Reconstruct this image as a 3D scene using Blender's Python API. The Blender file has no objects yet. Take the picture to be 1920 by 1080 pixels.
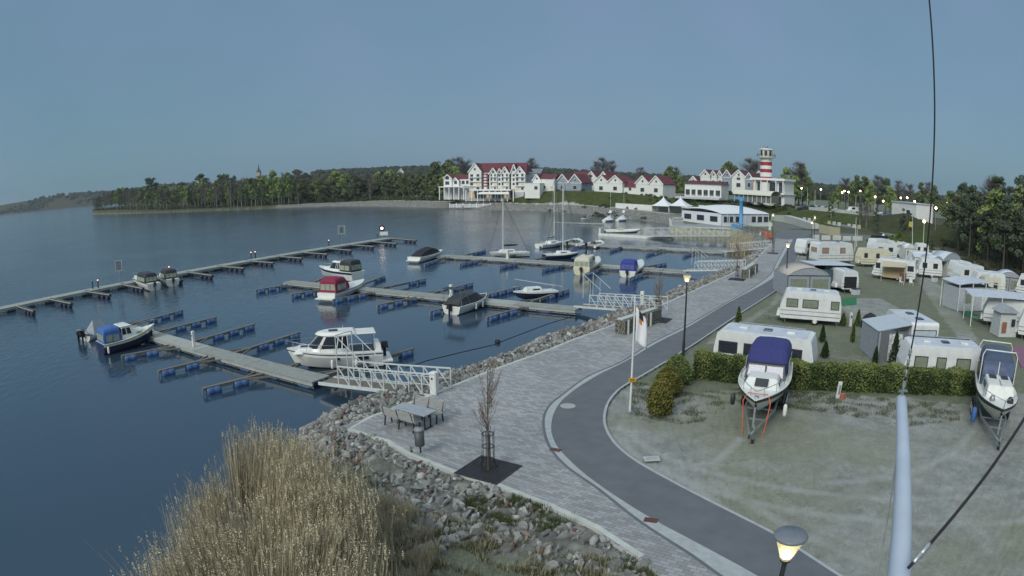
import bpy, bmesh, math, random
import numpy as np
from math import sin, cos, pi, radians, hypot, atan2, sqrt
from mathutils import Vector, Matrix
random.seed(7)
S = bpy.context.scene
COL = S.collection
# ------------------------------------------------------------------ camera
CAMZ = 12.0; FPX = 1200.0; K3 = 0.06071615; PITCH = 0.16805; ROLL = -0.00283
cd = bpy.data.cameras.new('camera'); cam = bpy.data.objects.new('camera', cd); COL.objects.link(cam)
cd.type = 'PANO'
try:
    cd.panorama_type = 'FISHEYE_LENS_POLYNOMIAL'; cc = cd
except Exception:
    cc = cd.cycles; cc.panorama_type = 'FISHEYE_LENS_POLYNOMIAL'
cd.sensor_fit = 'HORIZONTAL'; cd.sensor_width = 36.0; cd.sensor_height = 20.25
FMM = FPX * 36.0 / 1920.0
for nm, v in (('fisheye_polynomial_k0', 0.0), ('fisheye_polynomial_k1', -1.0 / FMM), ('fisheye_polynomial_k2', 0.0),
              ('fisheye_polynomial_k3', -K3 / FMM ** 3), ('fisheye_polynomial_k4', 0.0)):
    setattr(cc, nm, v)
cc.fisheye_fov = radians(178)
cd.clip_start = 0.05; cd.clip_end = 9000
cam.location = (0, 0, CAMZ)
cam.rotation_euler = (Matrix.Rotation(-PITCH, 3, 'X') @ Matrix.Rotation(pi / 2, 3, 'X') @ Matrix.Rotation(ROLL, 3, 'Z')).to_euler()
S.camera = cam
# ------------------------------------------------------------------ light
W = bpy.data.worlds.new('World'); S.world = W; W.use_nodes = True
nt = W.node_tree; nt.nodes.clear()
SUN_EL, SUN_AZ = radians(34), radians(215)
sky = nt.nodes.new('ShaderNodeTexSky'); sky.sky_type = 'NISHITA'; sky.sun_disc = False
sky.sun_elevation = SUN_EL; sky.sun_rotation = SUN_AZ; sky.altitude = 100; sky.dust_density = 2.0; sky.air_density = 1.0; sky.ozone_density = 2.0
b1 = nt.nodes.new('ShaderNodeBackground'); b1.inputs[1].default_value = 0.012
b2 = nt.nodes.new('ShaderNodeBackground'); b2.inputs[0].default_value = (0.094, 0.148, 0.195, 1); b2.inputs[1].default_value = 1.0
# the vault of the dusk sky is brighter than the band near the horizon, and its tint drifts a little from side to side
gc = nt.nodes.new('ShaderNodeTexCoord'); gs = nt.nodes.new('ShaderNodeSeparateXYZ'); nt.links.new(gc.outputs['Generated'], gs.inputs[0])
gr_ = nt.nodes.new('ShaderNodeMapRange'); gr_.interpolation_type = 'SMOOTHSTEP'; gr_.inputs[1].default_value = .42; gr_.inputs[2].default_value = .95; gr_.inputs[3].default_value = 1.0; gr_.inputs[4].default_value = 3.4; nt.links.new(gs.outputs[2], gr_.inputs[0]); nt.links.new(gr_.outputs[0], b2.inputs[1])
gn = nt.nodes.new('ShaderNodeTexNoise'); gn.inputs['Scale'].default_value = 1.6; gn.inputs['Detail'].default_value = 3; nt.links.new(gc.outputs['Generated'], gn.inputs['Vector'])
gp = nt.nodes.new('ShaderNodeValToRGB'); gp.color_ramp.elements[0].position = .35; gp.color_ramp.elements[0].color = (.070, .146, .192, 1); gp.color_ramp.elements[1].position = .68; gp.color_ramp.elements[1].color = (.108, .158, .236, 1); nt.links.new(gn.outputs['Fac'], gp.inputs['Fac']); zc = nt.nodes.new('ShaderNodeMapRange'); zc.inputs[1].default_value = .42; zc.inputs[2].default_value = .95; nt.links.new(gs.outputs[2], zc.inputs[0])
zm = nt.nodes.new('ShaderNodeMix'); zm.data_type = 'RGBA'; nt.links.new(zc.outputs[0], zm.inputs[0]); nt.links.new(gp.outputs[0], zm.inputs[6]); zm.inputs[7].default_value = (.150, .158, .160, 1); nt.links.new(zm.outputs[2], b2.inputs[0])
ad = nt.nodes.new('ShaderNodeAddShader'); wo = nt.nodes.new('ShaderNodeOutputWorld')
nt.links.new(sky.outputs[0], b1.inputs[0]); nt.links.new(b1.outputs[0], ad.inputs[0]); nt.links.new(b2.outputs[0], ad.inputs[1]); nt.links.new(ad.outputs[0], wo.inputs[0])
sl = bpy.data.lights.new('sun', 'SUN'); sl.energy = 1.45; sl.angle = radians(26); sl.color = (1.0, 0.965, 0.89)
so = bpy.data.objects.new('sun', sl); COL.objects.link(so); so.location = (0, -20, 60)
sdir = Vector((sin(SUN_AZ) * cos(SUN_EL), cos(SUN_AZ) * cos(SUN_EL), sin(SUN_EL)))
so.rotation_euler = sdir.to_track_quat('Z', 'Y').to_euler()
S.view_settings.view_transform = 'Standard'; S.view_settings.look = 'None'; S.view_settings.exposure = 0.58; S.view_settings.gamma = 1.0
S.render.engine = 'CYCLES'
try:
    S.cycles.use_denoising = True; S.cycles.denoiser = 'OPENIMAGEDENOISE'
except Exception: pass
S.cycles.max_bounces = 5; S.cycles.diffuse_bounces = 2; S.cycles.glossy_bounces = 3; S.cycles.transparent_max_bounces = 6
S.cycles.sample_clamp_indirect = 4.0
# ------------------------------------------------------------------ survey: photo pixel -> point of the place
def ray(x, y):
    x = x - 960.0; y = 540.0 - y
    c, s = cos(ROLL), sin(ROLL); x, y = c * x - s * y, s * x + c * y
    r = hypot(x, y) / FPX; th = r + K3 * r ** 3
    q = sin(th) / (r * FPX) if r > 1e-9 else 1 / FPX
    d0, d1, d2 = x * q, cos(th), y * q
    cp, sp = cos(PITCH), sin(PITCH)
    return Vector((d0, d1 * cp + d2 * sp, -d1 * sp + d2 * cp))
def at(x, y, z=0.0):
    d = ray(x, y); t = (z - CAMZ) / d.z
    return Vector((d.x * t, d.y * t, z))
def far(x, y, dist):
    d = ray(x, y); t = dist / hypot(d.x, d.y)
    return Vector((d.x * t, d.y * t, CAMZ + d.z * t))
# ------------------------------------------------------------------ materials
MATS = {}
def mat(name, col, rough=0.6, metal=0.0, var=0.12, sc=6.0, bump=0.0, bsc=None, emit=0.0, ecol=None, spec=0.5, dirt=0.0, coat=0.0, alpha=1.0, trans=0.0):
    if name in MATS: return MATS[name]
    m = bpy.data.materials.new(name); m.use_nodes = True; n = m.node_tree; p = n.nodes['Principled BSDF']
    p.inputs['Roughness'].default_value = rough; p.inputs['Metallic'].default_value = metal
    p.inputs['Specular IOR Level'].default_value = spec; p.inputs['Coat Weight'].default_value = coat
    p.inputs['Alpha'].default_value = alpha; p.inputs['Transmission Weight'].default_value = trans
    tc = n.nodes.new('ShaderNodeTexCoord')
    no = n.nodes.new('ShaderNodeTexNoise'); no.inputs['Scale'].default_value = sc; no.inputs['Detail'].default_value = 5
    n.links.new(tc.outputs['Object'], no.inputs['Vector'])
    rp = n.nodes.new('ShaderNodeValToRGB')
    c = np.array(col[:3]); a = c * (1 - var); b = np.minimum(c * (1 + var), 1)
    rp.color_ramp.elements[0].color = (*a, 1); rp.color_ramp.elements[1].color = (*b, 1)
    rp.color_ramp.elements[0].position = .3; rp.color_ramp.elements[1].position = .7
    n.links.new(no.outputs['Fac'], rp.inputs['Fac'])
    out = rp.outputs['Color']
    if dirt > 0:
        n2 = n.nodes.new('ShaderNodeTexNoise'); n2.inputs['Scale'].default_value = 1.3; n2.inputs['Detail'].default_value = 8; n2.inputs['Roughness'].default_value = .7
        n.links.new(tc.outputs['Object'], n2.inputs['Vector'])
        r2 = n.nodes.new('ShaderNodeValToRGB'); r2.color_ramp.elements[0].position = .48; r2.color_ramp.elements[1].position = .75
        r2.color_ramp.elements[1].color = (dirt,) * 3 + (1,)
        n.links.new(n2.outputs['Fac'], r2.inputs['Fac'])
        mx = n.nodes.new('ShaderNodeMix'); mx.data_type = 'RGBA'; n.links.new(r2.outputs['Color'], mx.inputs[0]); n.links.new(out, mx.inputs[6]); mx.inputs[7].default_value = (c[0] * .45, c[1] * .43, c[2] * .36, 1)
        out = mx.outputs[2]
    n.links.new(out, p.inputs['Base Color'])
    if bump > 0:
        nb = n.nodes.new('ShaderNodeTexNoise'); nb.inputs['Scale'].default_value = bsc or sc * 3; nb.inputs['Detail'].default_value = 4
        n.links.new(tc.outputs['Object'], nb.inputs['Vector'])
        bp = n.nodes.new('ShaderNodeBump'); bp.inputs['Strength'].default_value = bump; bp.inputs['Distance'].default_value = .03
        n.links.new(nb.outputs['Fac'], bp.inputs['Height']); n.links.new(bp.outputs[0], p.inputs['Normal'])
    if emit > 0:
        p.inputs['Emission Color'].default_value = (*(ecol or col), 1); p.inputs['Emission Strength'].default_value = emit
    MATS[name] = m; return m
def leafmat(name, ca, cb, rough=0.7):
    """two-tone foliage: the colour of each leaf clump follows its own 'tone' attribute"""
    if name in MATS: return MATS[name]
    m = bpy.data.materials.new(name); m.use_nodes = True; n = m.node_tree; p = n.nodes['Principled BSDF']; p.inputs['Roughness'].default_value = rough
    p.inputs['Specular IOR Level'].default_value = .15
    at_ = n.nodes.new('ShaderNodeAttribute'); at_.attribute_name = 'tone'
    rp = n.nodes.new('ShaderNodeValToRGB'); rp.color_ramp.elements[0].color = (*ca, 1); rp.color_ramp.elements[1].color = (*cb, 1)
    n.links.new(at_.outputs['Fac'], rp.inputs['Fac']); n.links.new(rp.outputs['Color'], p.inputs['Base Color'])
    MATS[name] = m; return m
def tinted(m0, name, col):
    return mat(name, col)
white = mat('white_gelcoat', (.72, .74, .70), .25, var=.05, sc=2, dirt=.25)
whitedull = mat('white_hull', (.66, .68, .64), .4, var=.08, sc=2, dirt=.4)
cream = mat('cream_shell', (.60, .57, .42), .45, var=.07, sc=2, dirt=.3)
caravanw = mat('caravan_white', (.66, .69, .68), .4, var=.06, sc=1.5, dirt=.35)
roofw = mat('caravan_roof', (.50, .55, .62), .5, var=.08, sc=2, dirt=.4)
glass = mat('dark_glass', (.015, .02, .03), .06, var=.2)
glassy = mat('pale_pane', (.30, .34, .26), .12, var=.2, sc=3)
navy = mat('navy_canvas', (.028, .035, .16), .8, var=.15, sc=8, bump=.3)
blue = mat('blue_canvas', (.05, .13, .36), .75, var=.15, sc=6, bump=.3)
crimson = mat('crimson_canvas', (.22, .012, .05), .75, var=.12, sc=6, bump=.3)
black = mat('black_canvas', (.014, .015, .02), .8, var=.3, sc=6, bump=.3)
charcoal = mat('charcoal', (.03, .033, .04), .5, var=.2)
greycan = mat('grey_canvas', (.28, .31, .34), .8, var=.12, sc=4, bump=.4)
steel = mat('galvanised_steel', (.36, .39, .40), .4, .6, var=.12, sc=8)
paleal = mat('pale_aluminium', (.56, .60, .59), .45, .1, var=.1, sc=6)
rubber = mat('black_rubber', (.012, .012, .013), .7, var=.2)
floatblue = mat('blue_float', (.055, .12, .27), .4, var=.2, sc=3, dirt=.5)
wood = mat('weathered_wood', (.16, .145, .12), .8, var=.25, sc=9, bump=.4)
deckm = mat('dock_decking', (.25, .27, .255), .75, var=.16, sc=5, bump=.4, dirt=.5)
deckpale = mat('pale_decking', (.33, .355, .335), .7, var=.12, sc=4, dirt=.4)
navyhull = mat('navy_hull', (.02, .025, .07), .25, var=.15)
red = mat('red_paint', (.33, .02, .04), .5, var=.1)
orange = mat('orange_plastic', (.70, .12, .04), .5, var=.1)
roofred = mat('red_roof_tiles', (.12, .022, .032), .7, var=.18, sc=1.5, bump=.5, bsc=6)
wallw = mat('white_render', (.70, .72, .68), .75, var=.05, sc=.6, dirt=.15)
wallg = mat('grey_boarding', (.26, .30, .36), .75, var=.07, sc=.6)
wallb = mat('pale_grey_wall', (.48, .51, .52), .75, var=.06, sc=.6)
concrete = mat('pale_concrete', (.44, .47, .44), .8, var=.12, sc=2.5, bump=.3, dirt=.35)
kerbm = mat('kerb_concrete', (.34, .375, .385), .8, var=.12, sc=4, dirt=.2)
tent = mat('white_tent', (.66, .69, .72), .6, var=.04, sc=.5)
cranebl = mat('crane_blue', (.09, .30, .55), .45, var=.1)
lampmetal = mat('lamp_metal', (.035, .04, .045), .45, .3, var=.2)
lampglow = mat('lamp_glow', (.9, .75, .4), .5, emit=12, ecol=(1.0, .88, .62))
lampcone = mat('lamp_cone', (.50, .47, .30), .3, emit=.40, ecol=(.85, .72, .36), alpha=.55)
green = mat('green_mat', (.02, .15, .06), .9, var=.2, bump=.5)
teal = mat('teal_tarp', (.03, .08, .10), .7, var=.15)
bark = mat('bark', (.085, .075, .06), .9, var=.3, sc=3, bump=.6)
birchbark = mat('birch_bark', (.34, .36, .33), .8, var=.4, sc=1.2)
# ------------------------------------------------------------------ mesh building
class MB:
    def __init__(s): s.v = []; s.f = []; s.m = []; s.mats = []; s.sm = []
    def mi(s, m):
        if m not in s.mats: s.mats.append(m)
        return s.mats.index(m)
    def add(s, vs, fs, m=None, smooth=False):
        k = len(s.v); s.v += [tuple(v) for v in vs]; i = s.mi(m) if m else 0
        for f in fs: s.f.append([k + a for a in f]); s.m.append(i); s.sm.append(smooth)
        return s
    def box(s, c, d, m=None, rz=0.0, R=None):
        x, y, z = d[0] / 2, d[1] / 2, d[2] / 2
        M = R or Matrix.Rotation(rz, 3, 'Z')
        vs = [Vector(c) + M @ Vector((a * x, b * y, e * z)) for e in (-1, 1) for a, b in ((-1, -1), (1, -1), (1, 1), (-1, 1))]
        return s.add(vs, [(3, 2, 1, 0), (4, 5, 6, 7), (0, 1, 5, 4), (1, 2, 6, 5), (2, 3, 7, 6), (3, 0, 4, 7)], m)
    def hexa(s, b, t, m=None):
        """bottom ring, top ring of 4 points"""
        return s.add(list(b) + list(t), [(3, 2, 1, 0), (4, 5, 6, 7), (0, 1, 5, 4), (1, 2, 6, 5), (2, 3, 7, 6), (3, 0, 4, 7)], m)
    def tb(s, x0, x1, w0, x2, x3, w1, z0, z1, m=None, y=0):
        """tapered block: bottom x0..x1 half width w0, top x2..x3 half width w1"""
        return s.hexa([(x0, y - w0, z0), (x1, y - w0, z0), (x1, y + w0, z0), (x0, y + w0, z0)], [(x2, y - w1, z1), (x3, y - w1, z1), (x3, y + w1, z1), (x2, y + w1, z1)], m)
    def bar(s, a, b, w, m=None, h=None):
        a = Vector(a); b = Vector(b); d = b - a
        if d.length < 1e-6: return s
        R = d.to_track_quat('X', 'Z').to_matrix()
        return s.box((a + b) / 2, (d.length, w, h or w), m, R=R)
    def cyl(s, a, b, r0, r1=None, n=10, m=None, caps=True, smooth=True):
        a = Vector(a); b = Vector(b); r1 = r0 if r1 is None else r1
        R = (b - a).to_track_quat('Z', 'Y').to_matrix()
        vs = []
        for p, r in ((a, r0), (b, r1)):
            for i in range(n): t = 2 * pi * i / n; vs.append(p + R @ Vector((r * cos(t), r * sin(t), 0)))
        fs = [(i, (i + 1) % n, n + (i + 1) % n, n + i) for i in range(n)]
        s.add(vs, fs, m, smooth)
        if caps: s.add(vs, [tuple(range(n))[::-1], tuple(range(n, 2 * n))], m)
        return s
    def tube(s, P, r, n=6, m=None):
        P = [Vector(p) for p in P]; rr = r if hasattr(r, '__len__') else [r] * len(P)
        vs = []; up = Vector((0, 0, 1))
        for i, p in enumerate(P):
            d = (P[min(i + 1, len(P) - 1)] - P[max(i - 1, 0)]).normalized()
            u = d.cross(up)
            if u.length < .05: u = d.cross(Vector((1, 0, 0)))
            u.normalize(); w = u.cross(d)
            for k in range(n): t = 2 * pi * k / n; vs.append(p + (u * cos(t) + w * sin(t)) * rr[i])
        fs = [(i * n + k, i * n + (k + 1) % n, (i + 1) * n + (k + 1) % n, (i + 1) * n + k) for i in range(len(P) - 1) for k in range(n)]
        s.add(vs, fs, m, True)
        return s.add([vs[k] for k in range(n)] + [vs[-n + k] for k in range(n)], [tuple(range(n)), tuple(range(n, 2 * n))[::-1]], m)
    def lathe(s, prof, c=(0, 0, 0), n=16, m=None, smooth=True):
        vs = [(c[0] + r * cos(2 * pi * k / n), c[1] + r * sin(2 * pi * k / n), c[2] + z) for r, z in prof for k in range(n)]
        fs = [(i * n + k, i * n + (k + 1) % n, (i + 1) * n + (k + 1) % n, (i + 1) * n + k) for i in range(len(prof) - 1) for k in range(n)]
        return s.add(vs, fs, m, smooth)
    def prism(s, poly, z0, z1, m=None, ms=None, zf=None):
        n = len(poly)
        zb = [z0] * n; zt = [z1] * n
        b = [(p[0], p[1], z) for p, z in zip(poly, zb)]; t = [(p[0], p[1], z) for p, z in zip(poly, zt)]
        a = sum(poly[i][0] * poly[(i + 1) % n][1] - poly[(i + 1) % n][0] * poly[i][1] for i in range(n))
        if a < 0: b.reverse(); t.reverse()
        s.add(t, [tuple(range(n))], m)
        s.add(b, [tuple(range(n))[::-1]], ms or m)
        return s.add(b + t, [(i, (i + 1) % n, n + (i + 1) % n, n + i) for i in range(n)], ms or m)
    def xprism(s, prof, y0, y1, m=None):
        """profile in x,z pushed along y"""
        n = len(prof); a = [(p[0], y0, p[1]) for p in prof]; b = [(p[0], y1, p[1]) for p in prof]
        ar = sum(prof[i][0] * prof[(i + 1) % n][1] - prof[(i + 1) % n][0] * prof[i][1] for i in range(n))
        if ar < 0: a.reverse(); b.reverse()
        s.add(a, [tuple(range(n))], m); s.add(b, [tuple(range(n))[::-1]], m)
        return s.add(a + b, [((i + 1) % n, i, n + i, n + (i + 1) % n) for i in range(n)], m)
    def loft(s, rings, m=None, smooth=True, closed=True, caps=True):
        n = len(rings[0]); vs = [p for r in rings for p in r]
        fs = [(i * n + k, i * n + (k + 1) % n, (i + 1) * n + (k + 1) % n, (i + 1) * n + k) for i in range(len(rings) - 1) for k in range(n if closed else n - 1)]
        s.add(vs, fs, m, smooth)
        if caps and closed: s.add(rings[0], [tuple(range(n))[::-1]], m); s.add(rings[-1], [tuple(range(n))], m)
        return s
    def build(s, name, m=None, parent=None, loc=None, rz=0.0, bevel=0.0):
        me = bpy.data.meshes.new(name)
        me.from_pydata(s.v, [], s.f)
        ms = s.mats or [m]
        if m and None in ms: ms = [m if q is None else q for q in ms]
        for q in ms: me.materials.append(q)
        me.polygons.foreach_set('material_index', s.m); me.polygons.foreach_set('use_smooth', s.sm)
        me.update()
        o = bpy.data.objects.new(name, me); COL.objects.link(o)
        if parent: o.parent = parent
        if loc: o.location = loc
        if rz: o.rotation_euler.z = rz
        if bevel > 0:
            b = o.modifiers.new('bevel', 'BEVEL'); b.width = bevel; b.segments = 2; b.limit_method = 'ANGLE'
        return o
def thing(name, label, cat, loc=(0, 0, 0), rz=0.0, group=None):
    o = bpy.data.objects.new(name, None); COL.objects.link(o); o.empty_display_size = .3
    o.location = loc; o.rotation_euler.z = rz; return tag(o, label, cat, group)
def tag(o, label, cat, group=None, kind=None):
    if label: o['label'] = label
    if cat: o['category'] = cat
    if group: o['group'] = group
    if kind: o['kind'] = kind
    return o
def struct(o): o['kind'] = 'structure'; return o
def copy_tree(o, parent=None):
    c = o.copy(); COL.objects.link(c)
    if parent: c.parent = parent
    for ch in KIDS.get(o.name, []): copy_tree(ch, c)
    return c
KIDS = {}
def kids_of(o):
    ks = [c for c in bpy.data.objects if c.parent == o]
    KIDS[o.name] = ks
    for k in ks: kids_of(k)
def dup(o, loc, rz, label=None, group=None, sc=None):
    if o.name not in KIDS: kids_of(o)
    c = copy_tree(o); c.location = loc; c.rotation_euler = (0, 0, rz)
    if label: c['label'] = label
    if group: c['group'] = group
    if sc: c.scale = sc if hasattr(sc, '__len__') else (sc,) * 3
    return c
def npmesh(name, V, F, mats, mi=None, tone=None, smooth=False, parent=None):
    """numpy mesh with all faces the same size (tri or quad)"""
    me = bpy.data.meshes.new(name); n = len(F); k = F.shape[1]
    me.vertices.add(len(V)); me.vertices.foreach_set('co', np.asarray(V, np.float32).ravel())
    me.loops.add(n * k); me.loops.foreach_set('vertex_index', np.asarray(F, np.int32).ravel())
    me.polygons.add(n); me.polygons.foreach_set('loop_start', np.arange(0, n * k, k, dtype=np.int32))
    try: me.polygons.foreach_set('loop_total', np.full(n, k, np.int32))
    except Exception: pass
    for q in mats: me.materials.append(q)
    if mi is not None: me.polygons.foreach_set('material_index', np.asarray(mi, np.int32))
    me.polygons.foreach_set('use_smooth', np.full(n, smooth))
    me.update(calc_edges=True)
    if tone is not None:
        a = me.attributes.new('tone', 'FLOAT', 'FACE'); a.data.foreach_set('value', np.asarray(tone, np.float32))
    o = bpy.data.objects.new(name, me); COL.objects.link(o)
    if parent: o.parent = parent
    return o
# ------------------------------------------------------------------ terrain
def A(L, z=0.0): return [at(x, y, z).to_2d() for x, y in L]
shore = A([(150, 1150), (300, 1060), (400, 935), (520, 872), (560, 815)]) + A([(560, 802), (635, 772), (696, 755), (745, 740), (800, 722), (855, 705), (910, 687), (985, 652), (1060, 632), (1112, 609), (1150, 597), (1247, 555), (1372, 503)])
shore += A([(1398, 484), (1425, 470), (1437, 461), (1420, 456), (1400, 449)])
QW = [at(1382, 446, 0).to_2d(), at(1370, 444, 0).to_2d(), at(1258, 438, 0).to_2d(), at(1256, 422, 0).to_2d()]
shore += QW + A([(1240, 418), (1200, 413), (1150, 408), (1120, 404), (1040, 397), (960, 395), (870, 391.5), (780, 388.5), (700, 386.5), (620, 386.5), (560, 388.5)])
shore += A([(480, 392), (400, 395.5), (300, 399), (230, 401), (175, 402.3)]) 
tip = shore[-1]
shore += [Vector((tip.x - 14, tip.y + 14)), Vector((tip.x + 10, tip.y + 60)), Vector((tip.x + 60, tip.y + 180)), Vector((-250, 900)), Vector((-500, 1350)), Vector((-1200, 1500)), Vector((-2400, 1250)), Vector((-3200, 900))]
land = shore + [Vector((-6000, 900)), Vector((-6000, 9000)), Vector((6000, 9000)), Vector((6000, -600)), Vector((-30, -600)), Vector((-30, -20)), Vector((-16, 4))]
TERR = [far(985, 370, 281), far(1100, 362, 262), far(1180, 362, 252), far(1260, 372, 246), far(1310, 388, 238), far(1400, 391, 234), far(1462, 394, 230), far(1520, 392, 212), far(1620, 392, 200), far(1690, 400, 185), far(1760, 400, 165), far(1960, 410, 150)]
TERR = [Vector((p[0], p[1])) for p in TERR] + [Vector((900, 200)), Vector((1800, 9000)), Vector((20, 9000)), Vector((6, 420)), Vector((5, 300))]
SEG = {}
def sdist(X, Y, poly):
    if X.size == 1:          # one point: run over the edges at once
        if id(poly) not in SEG:
            P = np.array([(p[0], p[1]) for p in poly]); SEG[id(poly)] = (poly, P, np.roll(P, -1, 0))
        _, P, Q = SEG[id(poly)]; x, y = float(X.ravel()[0]), float(Y.ravel()[0]); E = Q - P
        t = np.clip(((x - P[:, 0]) * E[:, 0] + (y - P[:, 1]) * E[:, 1]) / ((E ** 2).sum(1) + 1e-12), 0, 1)
        d = sqrt(float(((x - P[:, 0] - t * E[:, 0]) ** 2 + (y - P[:, 1] - t * E[:, 1]) ** 2).min()))
        dy = np.where(E[:, 1] == 0, 1e-12, E[:, 1]); c = ((P[:, 1] > y) != (Q[:, 1] > y)) & (x < E[:, 0] * (y - P[:, 1]) / dy + P[:, 0])
        return np.full(X.shape, d if c.sum() % 2 else -d)
    d = np.full(X.shape, 1e18); ins = np.zeros(X.shape, bool); n = len(poly)
    for i in range(n):
        ax, ay = poly[i][0], poly[i][1]; bx, by = poly[(i + 1) % n][0], poly[(i + 1) % n][1]
        ex, ey = bx - ax, by - ay; L = ex * ex + ey * ey + 1e-12
        t = np.clip(((X - ax) * ex + (Y - ay) * ey) / L, 0, 1)
        d = np.minimum(d, (X - ax - t * ex) ** 2 + (Y - ay - t * ey) ** 2)
        c = ((ay > Y) != (by > Y)) & (X < (bx - ax) * (Y - ay) / ((by - ay) if by != ay else 1e-12) + ax); ins ^= c
    d = np.sqrt(d); return np.where(ins, d, -d)
def sstep(a, b, x): t = np.clip((x - a) / (b - a), 0, 1); return t * t * (3 - 2 * t)
# skyline of the hills, photo pixels
SKY = [(-400, 394), (0, 384), (165, 359), (250, 350), (500, 331), (700, 322), (760, 319), (860, 318), (960, 318), (1050, 324), (1180, 331), (1300, 337), (1400, 343), (1480, 349), (1560, 353), (1700, 366), (1800, 378), (1920, 388), (2300, 420)]
SKA = [(atan2(ray(x, y).x, ray(x, y).y), ray(x, y).z / hypot(ray(x, y).x, ray(x, y).y)) for x, y in SKY]
ska, sks = np.array([a for a, _ in SKA]), np.array([b for _, b in SKA])
PENIN = A([(175, 399), (300, 396.5), (560, 386)], 1.5)
def HH(X, Y):
    X = np.asarray(X, float); Y = np.asarray(Y, float)
    d = sdist(X, Y, land); R = np.hypot(X, Y); az = np.arctan2(X, Y)
    farw = sstep(120, 215, Y) * sstep(90, 30, X)               # far shore promenade height
    pen = sstep(-60, -110, X) * sstep(200, 300, R)
    plat = 1.38 + 1.25 * farw * (1 - pen) + .1 * pen
    # foreground embankment below the paved terrace
    near = sstep(26, 21, Y) * sstep(9, 3, X)
    slope = .55 - .37 * near - .12 * farw * (1 - pen)
    h = np.where(d > 0, np.minimum(d * slope, plat), np.maximum(d * .5, -1.6))
    td = sdist(X, Y, TERR)
    th = 7.9 + (5.2 - 7.9) * sstep(30, 80, X)
    h = h + np.where(d > 0, (th - plat) * sstep(-13, 0, td), 0)
    # wooded rise on the right
    rs = sdist(X, Y, RISE); h = h + np.where(td < 0, 2.8 * sstep(0, 30, rs), 0)
    # land climbs to the hills
    top = CAMZ + np.interp(az, ska, sks) * 1150 ; topL = CAMZ + np.interp(az, ska, sks) * 2100
    fl = sstep(-.55, -.75, az)
    g = sstep(420, 1150, R) * (1 - fl) * (d > 0)
    h = h + g * np.maximum(top - h, 0)
    g2 = sstep(0, 130, d) * fl * (R > 1200)
    h = h + g2 * np.maximum(topL - h, 0)
    return h, d, td, rs, az, R
RISE = [at(x, y, 1.5).to_2d() for x, y in ((1960, 555), (1890, 520), (1830, 500), (1770, 478), (1735, 462), (1705, 450))] + [Vector((60, 150)), Vector((200, 210)), Vector((500, 200)), Vector((300, 50))]
def hz(x, y): return float(HH(np.array([x]), np.array([y]))[0][0])
def gat(x, y, z0=1.5):
    """ground point seen at a pixel"""
    p = at(x, y, z0)
    for _ in range(5):
        z = hz(p.x, p.y); p = at(x, y, z0 := .5 * z0 + .5 * min(z, CAMZ - 1))
    return p
azs = np.concatenate([np.linspace(-1.9, -1.0, 40)[:-1], np.linspace(-1.0, 1.0, 760), np.linspace(1.0, 1.9, 40)[1:]])
rr = np.concatenate([np.linspace(1.0, 9, 14)[:-1], 9 * (2600 / 9) ** np.linspace(0, 1, 560), [3400]])
AZ, RR = np.meshgrid(azs, rr); GX = RR * np.sin(AZ); GY = RR * np.cos(AZ)
GH, GD, GT, GR, _, _ = HH(GX, GY)
rng = np.random.default_rng(3)
bumpy = rng.normal(size=GH.shape)
def blur(a, n=1):
    for _ in range(n): a = (a + np.roll(a, 1, 0) + np.roll(a, -1, 0) + np.roll(a, 1, 1) + np.roll(a, -1, 1)) / 5
    return a
GH2 = GH + np.where((GD > 0) & (GR < 0) & (RR < 300), blur(bumpy, 2) * .05, 0) + np.where(RR > 430, 0, 0)
nr, na = GX.shape
idx = np.arange(nr * na).reshape(nr, na)
F = np.stack([idx[:-1, :-1], idx[:-1, 1:], idx[1:, 1:], idx[1:, :-1]], -1).reshape(-1, 4)[:, ::-1]
ground = npmesh('ground', np.stack([GX, GY, GH2], -1).reshape(-1, 3), F, [], smooth=True)
struct(ground)
# ground cover weights (what the surface is made of)
def near_px(poly_px, z, soft):
    return sstep(-soft, soft, sdist(GX, GY, A(poly_px, z)))
gravel = near_px([(1100, 1200), (1130, 760), (1190, 715), (1290, 740), (1390, 728), (1560, 738), (1700, 745), (1830, 760), (2050, 700), (2200, 1200)], 1.4, 1.2)
grav2 = near_px([(1560, 560), (1650, 558), (1700, 585), (1720, 610), (1600, 600)], 1.4, 1.0) + near_px([(1730, 500), (1770, 540), (1840, 640), (1900, 700), (1840, 700), (1760, 590), (1720, 530)], 1.4, 1.2) * .8 + near_px([(1420, 600), (1380, 640), (1300, 650), (1440, 570), (1490, 470), (1530, 470), (1500, 540)], 1.4, .8) * .7
gravel = np.clip(gravel + grav2 + near_px([(1540, 660), (1660, 655), (1700, 700), (1540, 700)], 1.4, 2) * .5, 0, 1)
rock = sstep(0, 0.3, GD + .8) * sstep(8.5, 7.0, GD) * (GX > -135) * sstep(150, 200, GY) + ((GD > -1) & (GD < 4.0) & (GY < 160)) * 1.0
rock = np.clip(rock + near_px([(540, 830), (640, 800), (922, 907), (1084, 964), (1205, 1050), (1000, 1060), (760, 1010), (740, 900)], 1.0, 1.2), 0, 1)
path = sstep(6.9, 7.2, GD) * sstep(10.2, 9.8, GD) * (GY > 195) * (GX > -120) * (GX < 60)
path = np.clip(path + near_px([(1440, 418), (1470, 395), (1560, 402), (1640, 410), (1600, 418), (1500, 412), (1530, 425), (1600, 440), (1520, 440), (1450, 435)], 1.5, 1.5) * 0, 0, 1)
forest = ((RR > 430) & (GD > 12)) * 1.0 + ((GR > 4) & (RR < 430)) * .7 + ((GX < -60) & (GD > 10)) * .6 + ((GX < -135) & (GD > 0) & (GD <= 10)) * .75 + (RR > 1000) * 1.0 + near_px([(330, 1000), (420, 900), (560, 930), (745, 1000), (770, 1350), (150, 1350)], .3, .5) * .9
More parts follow.
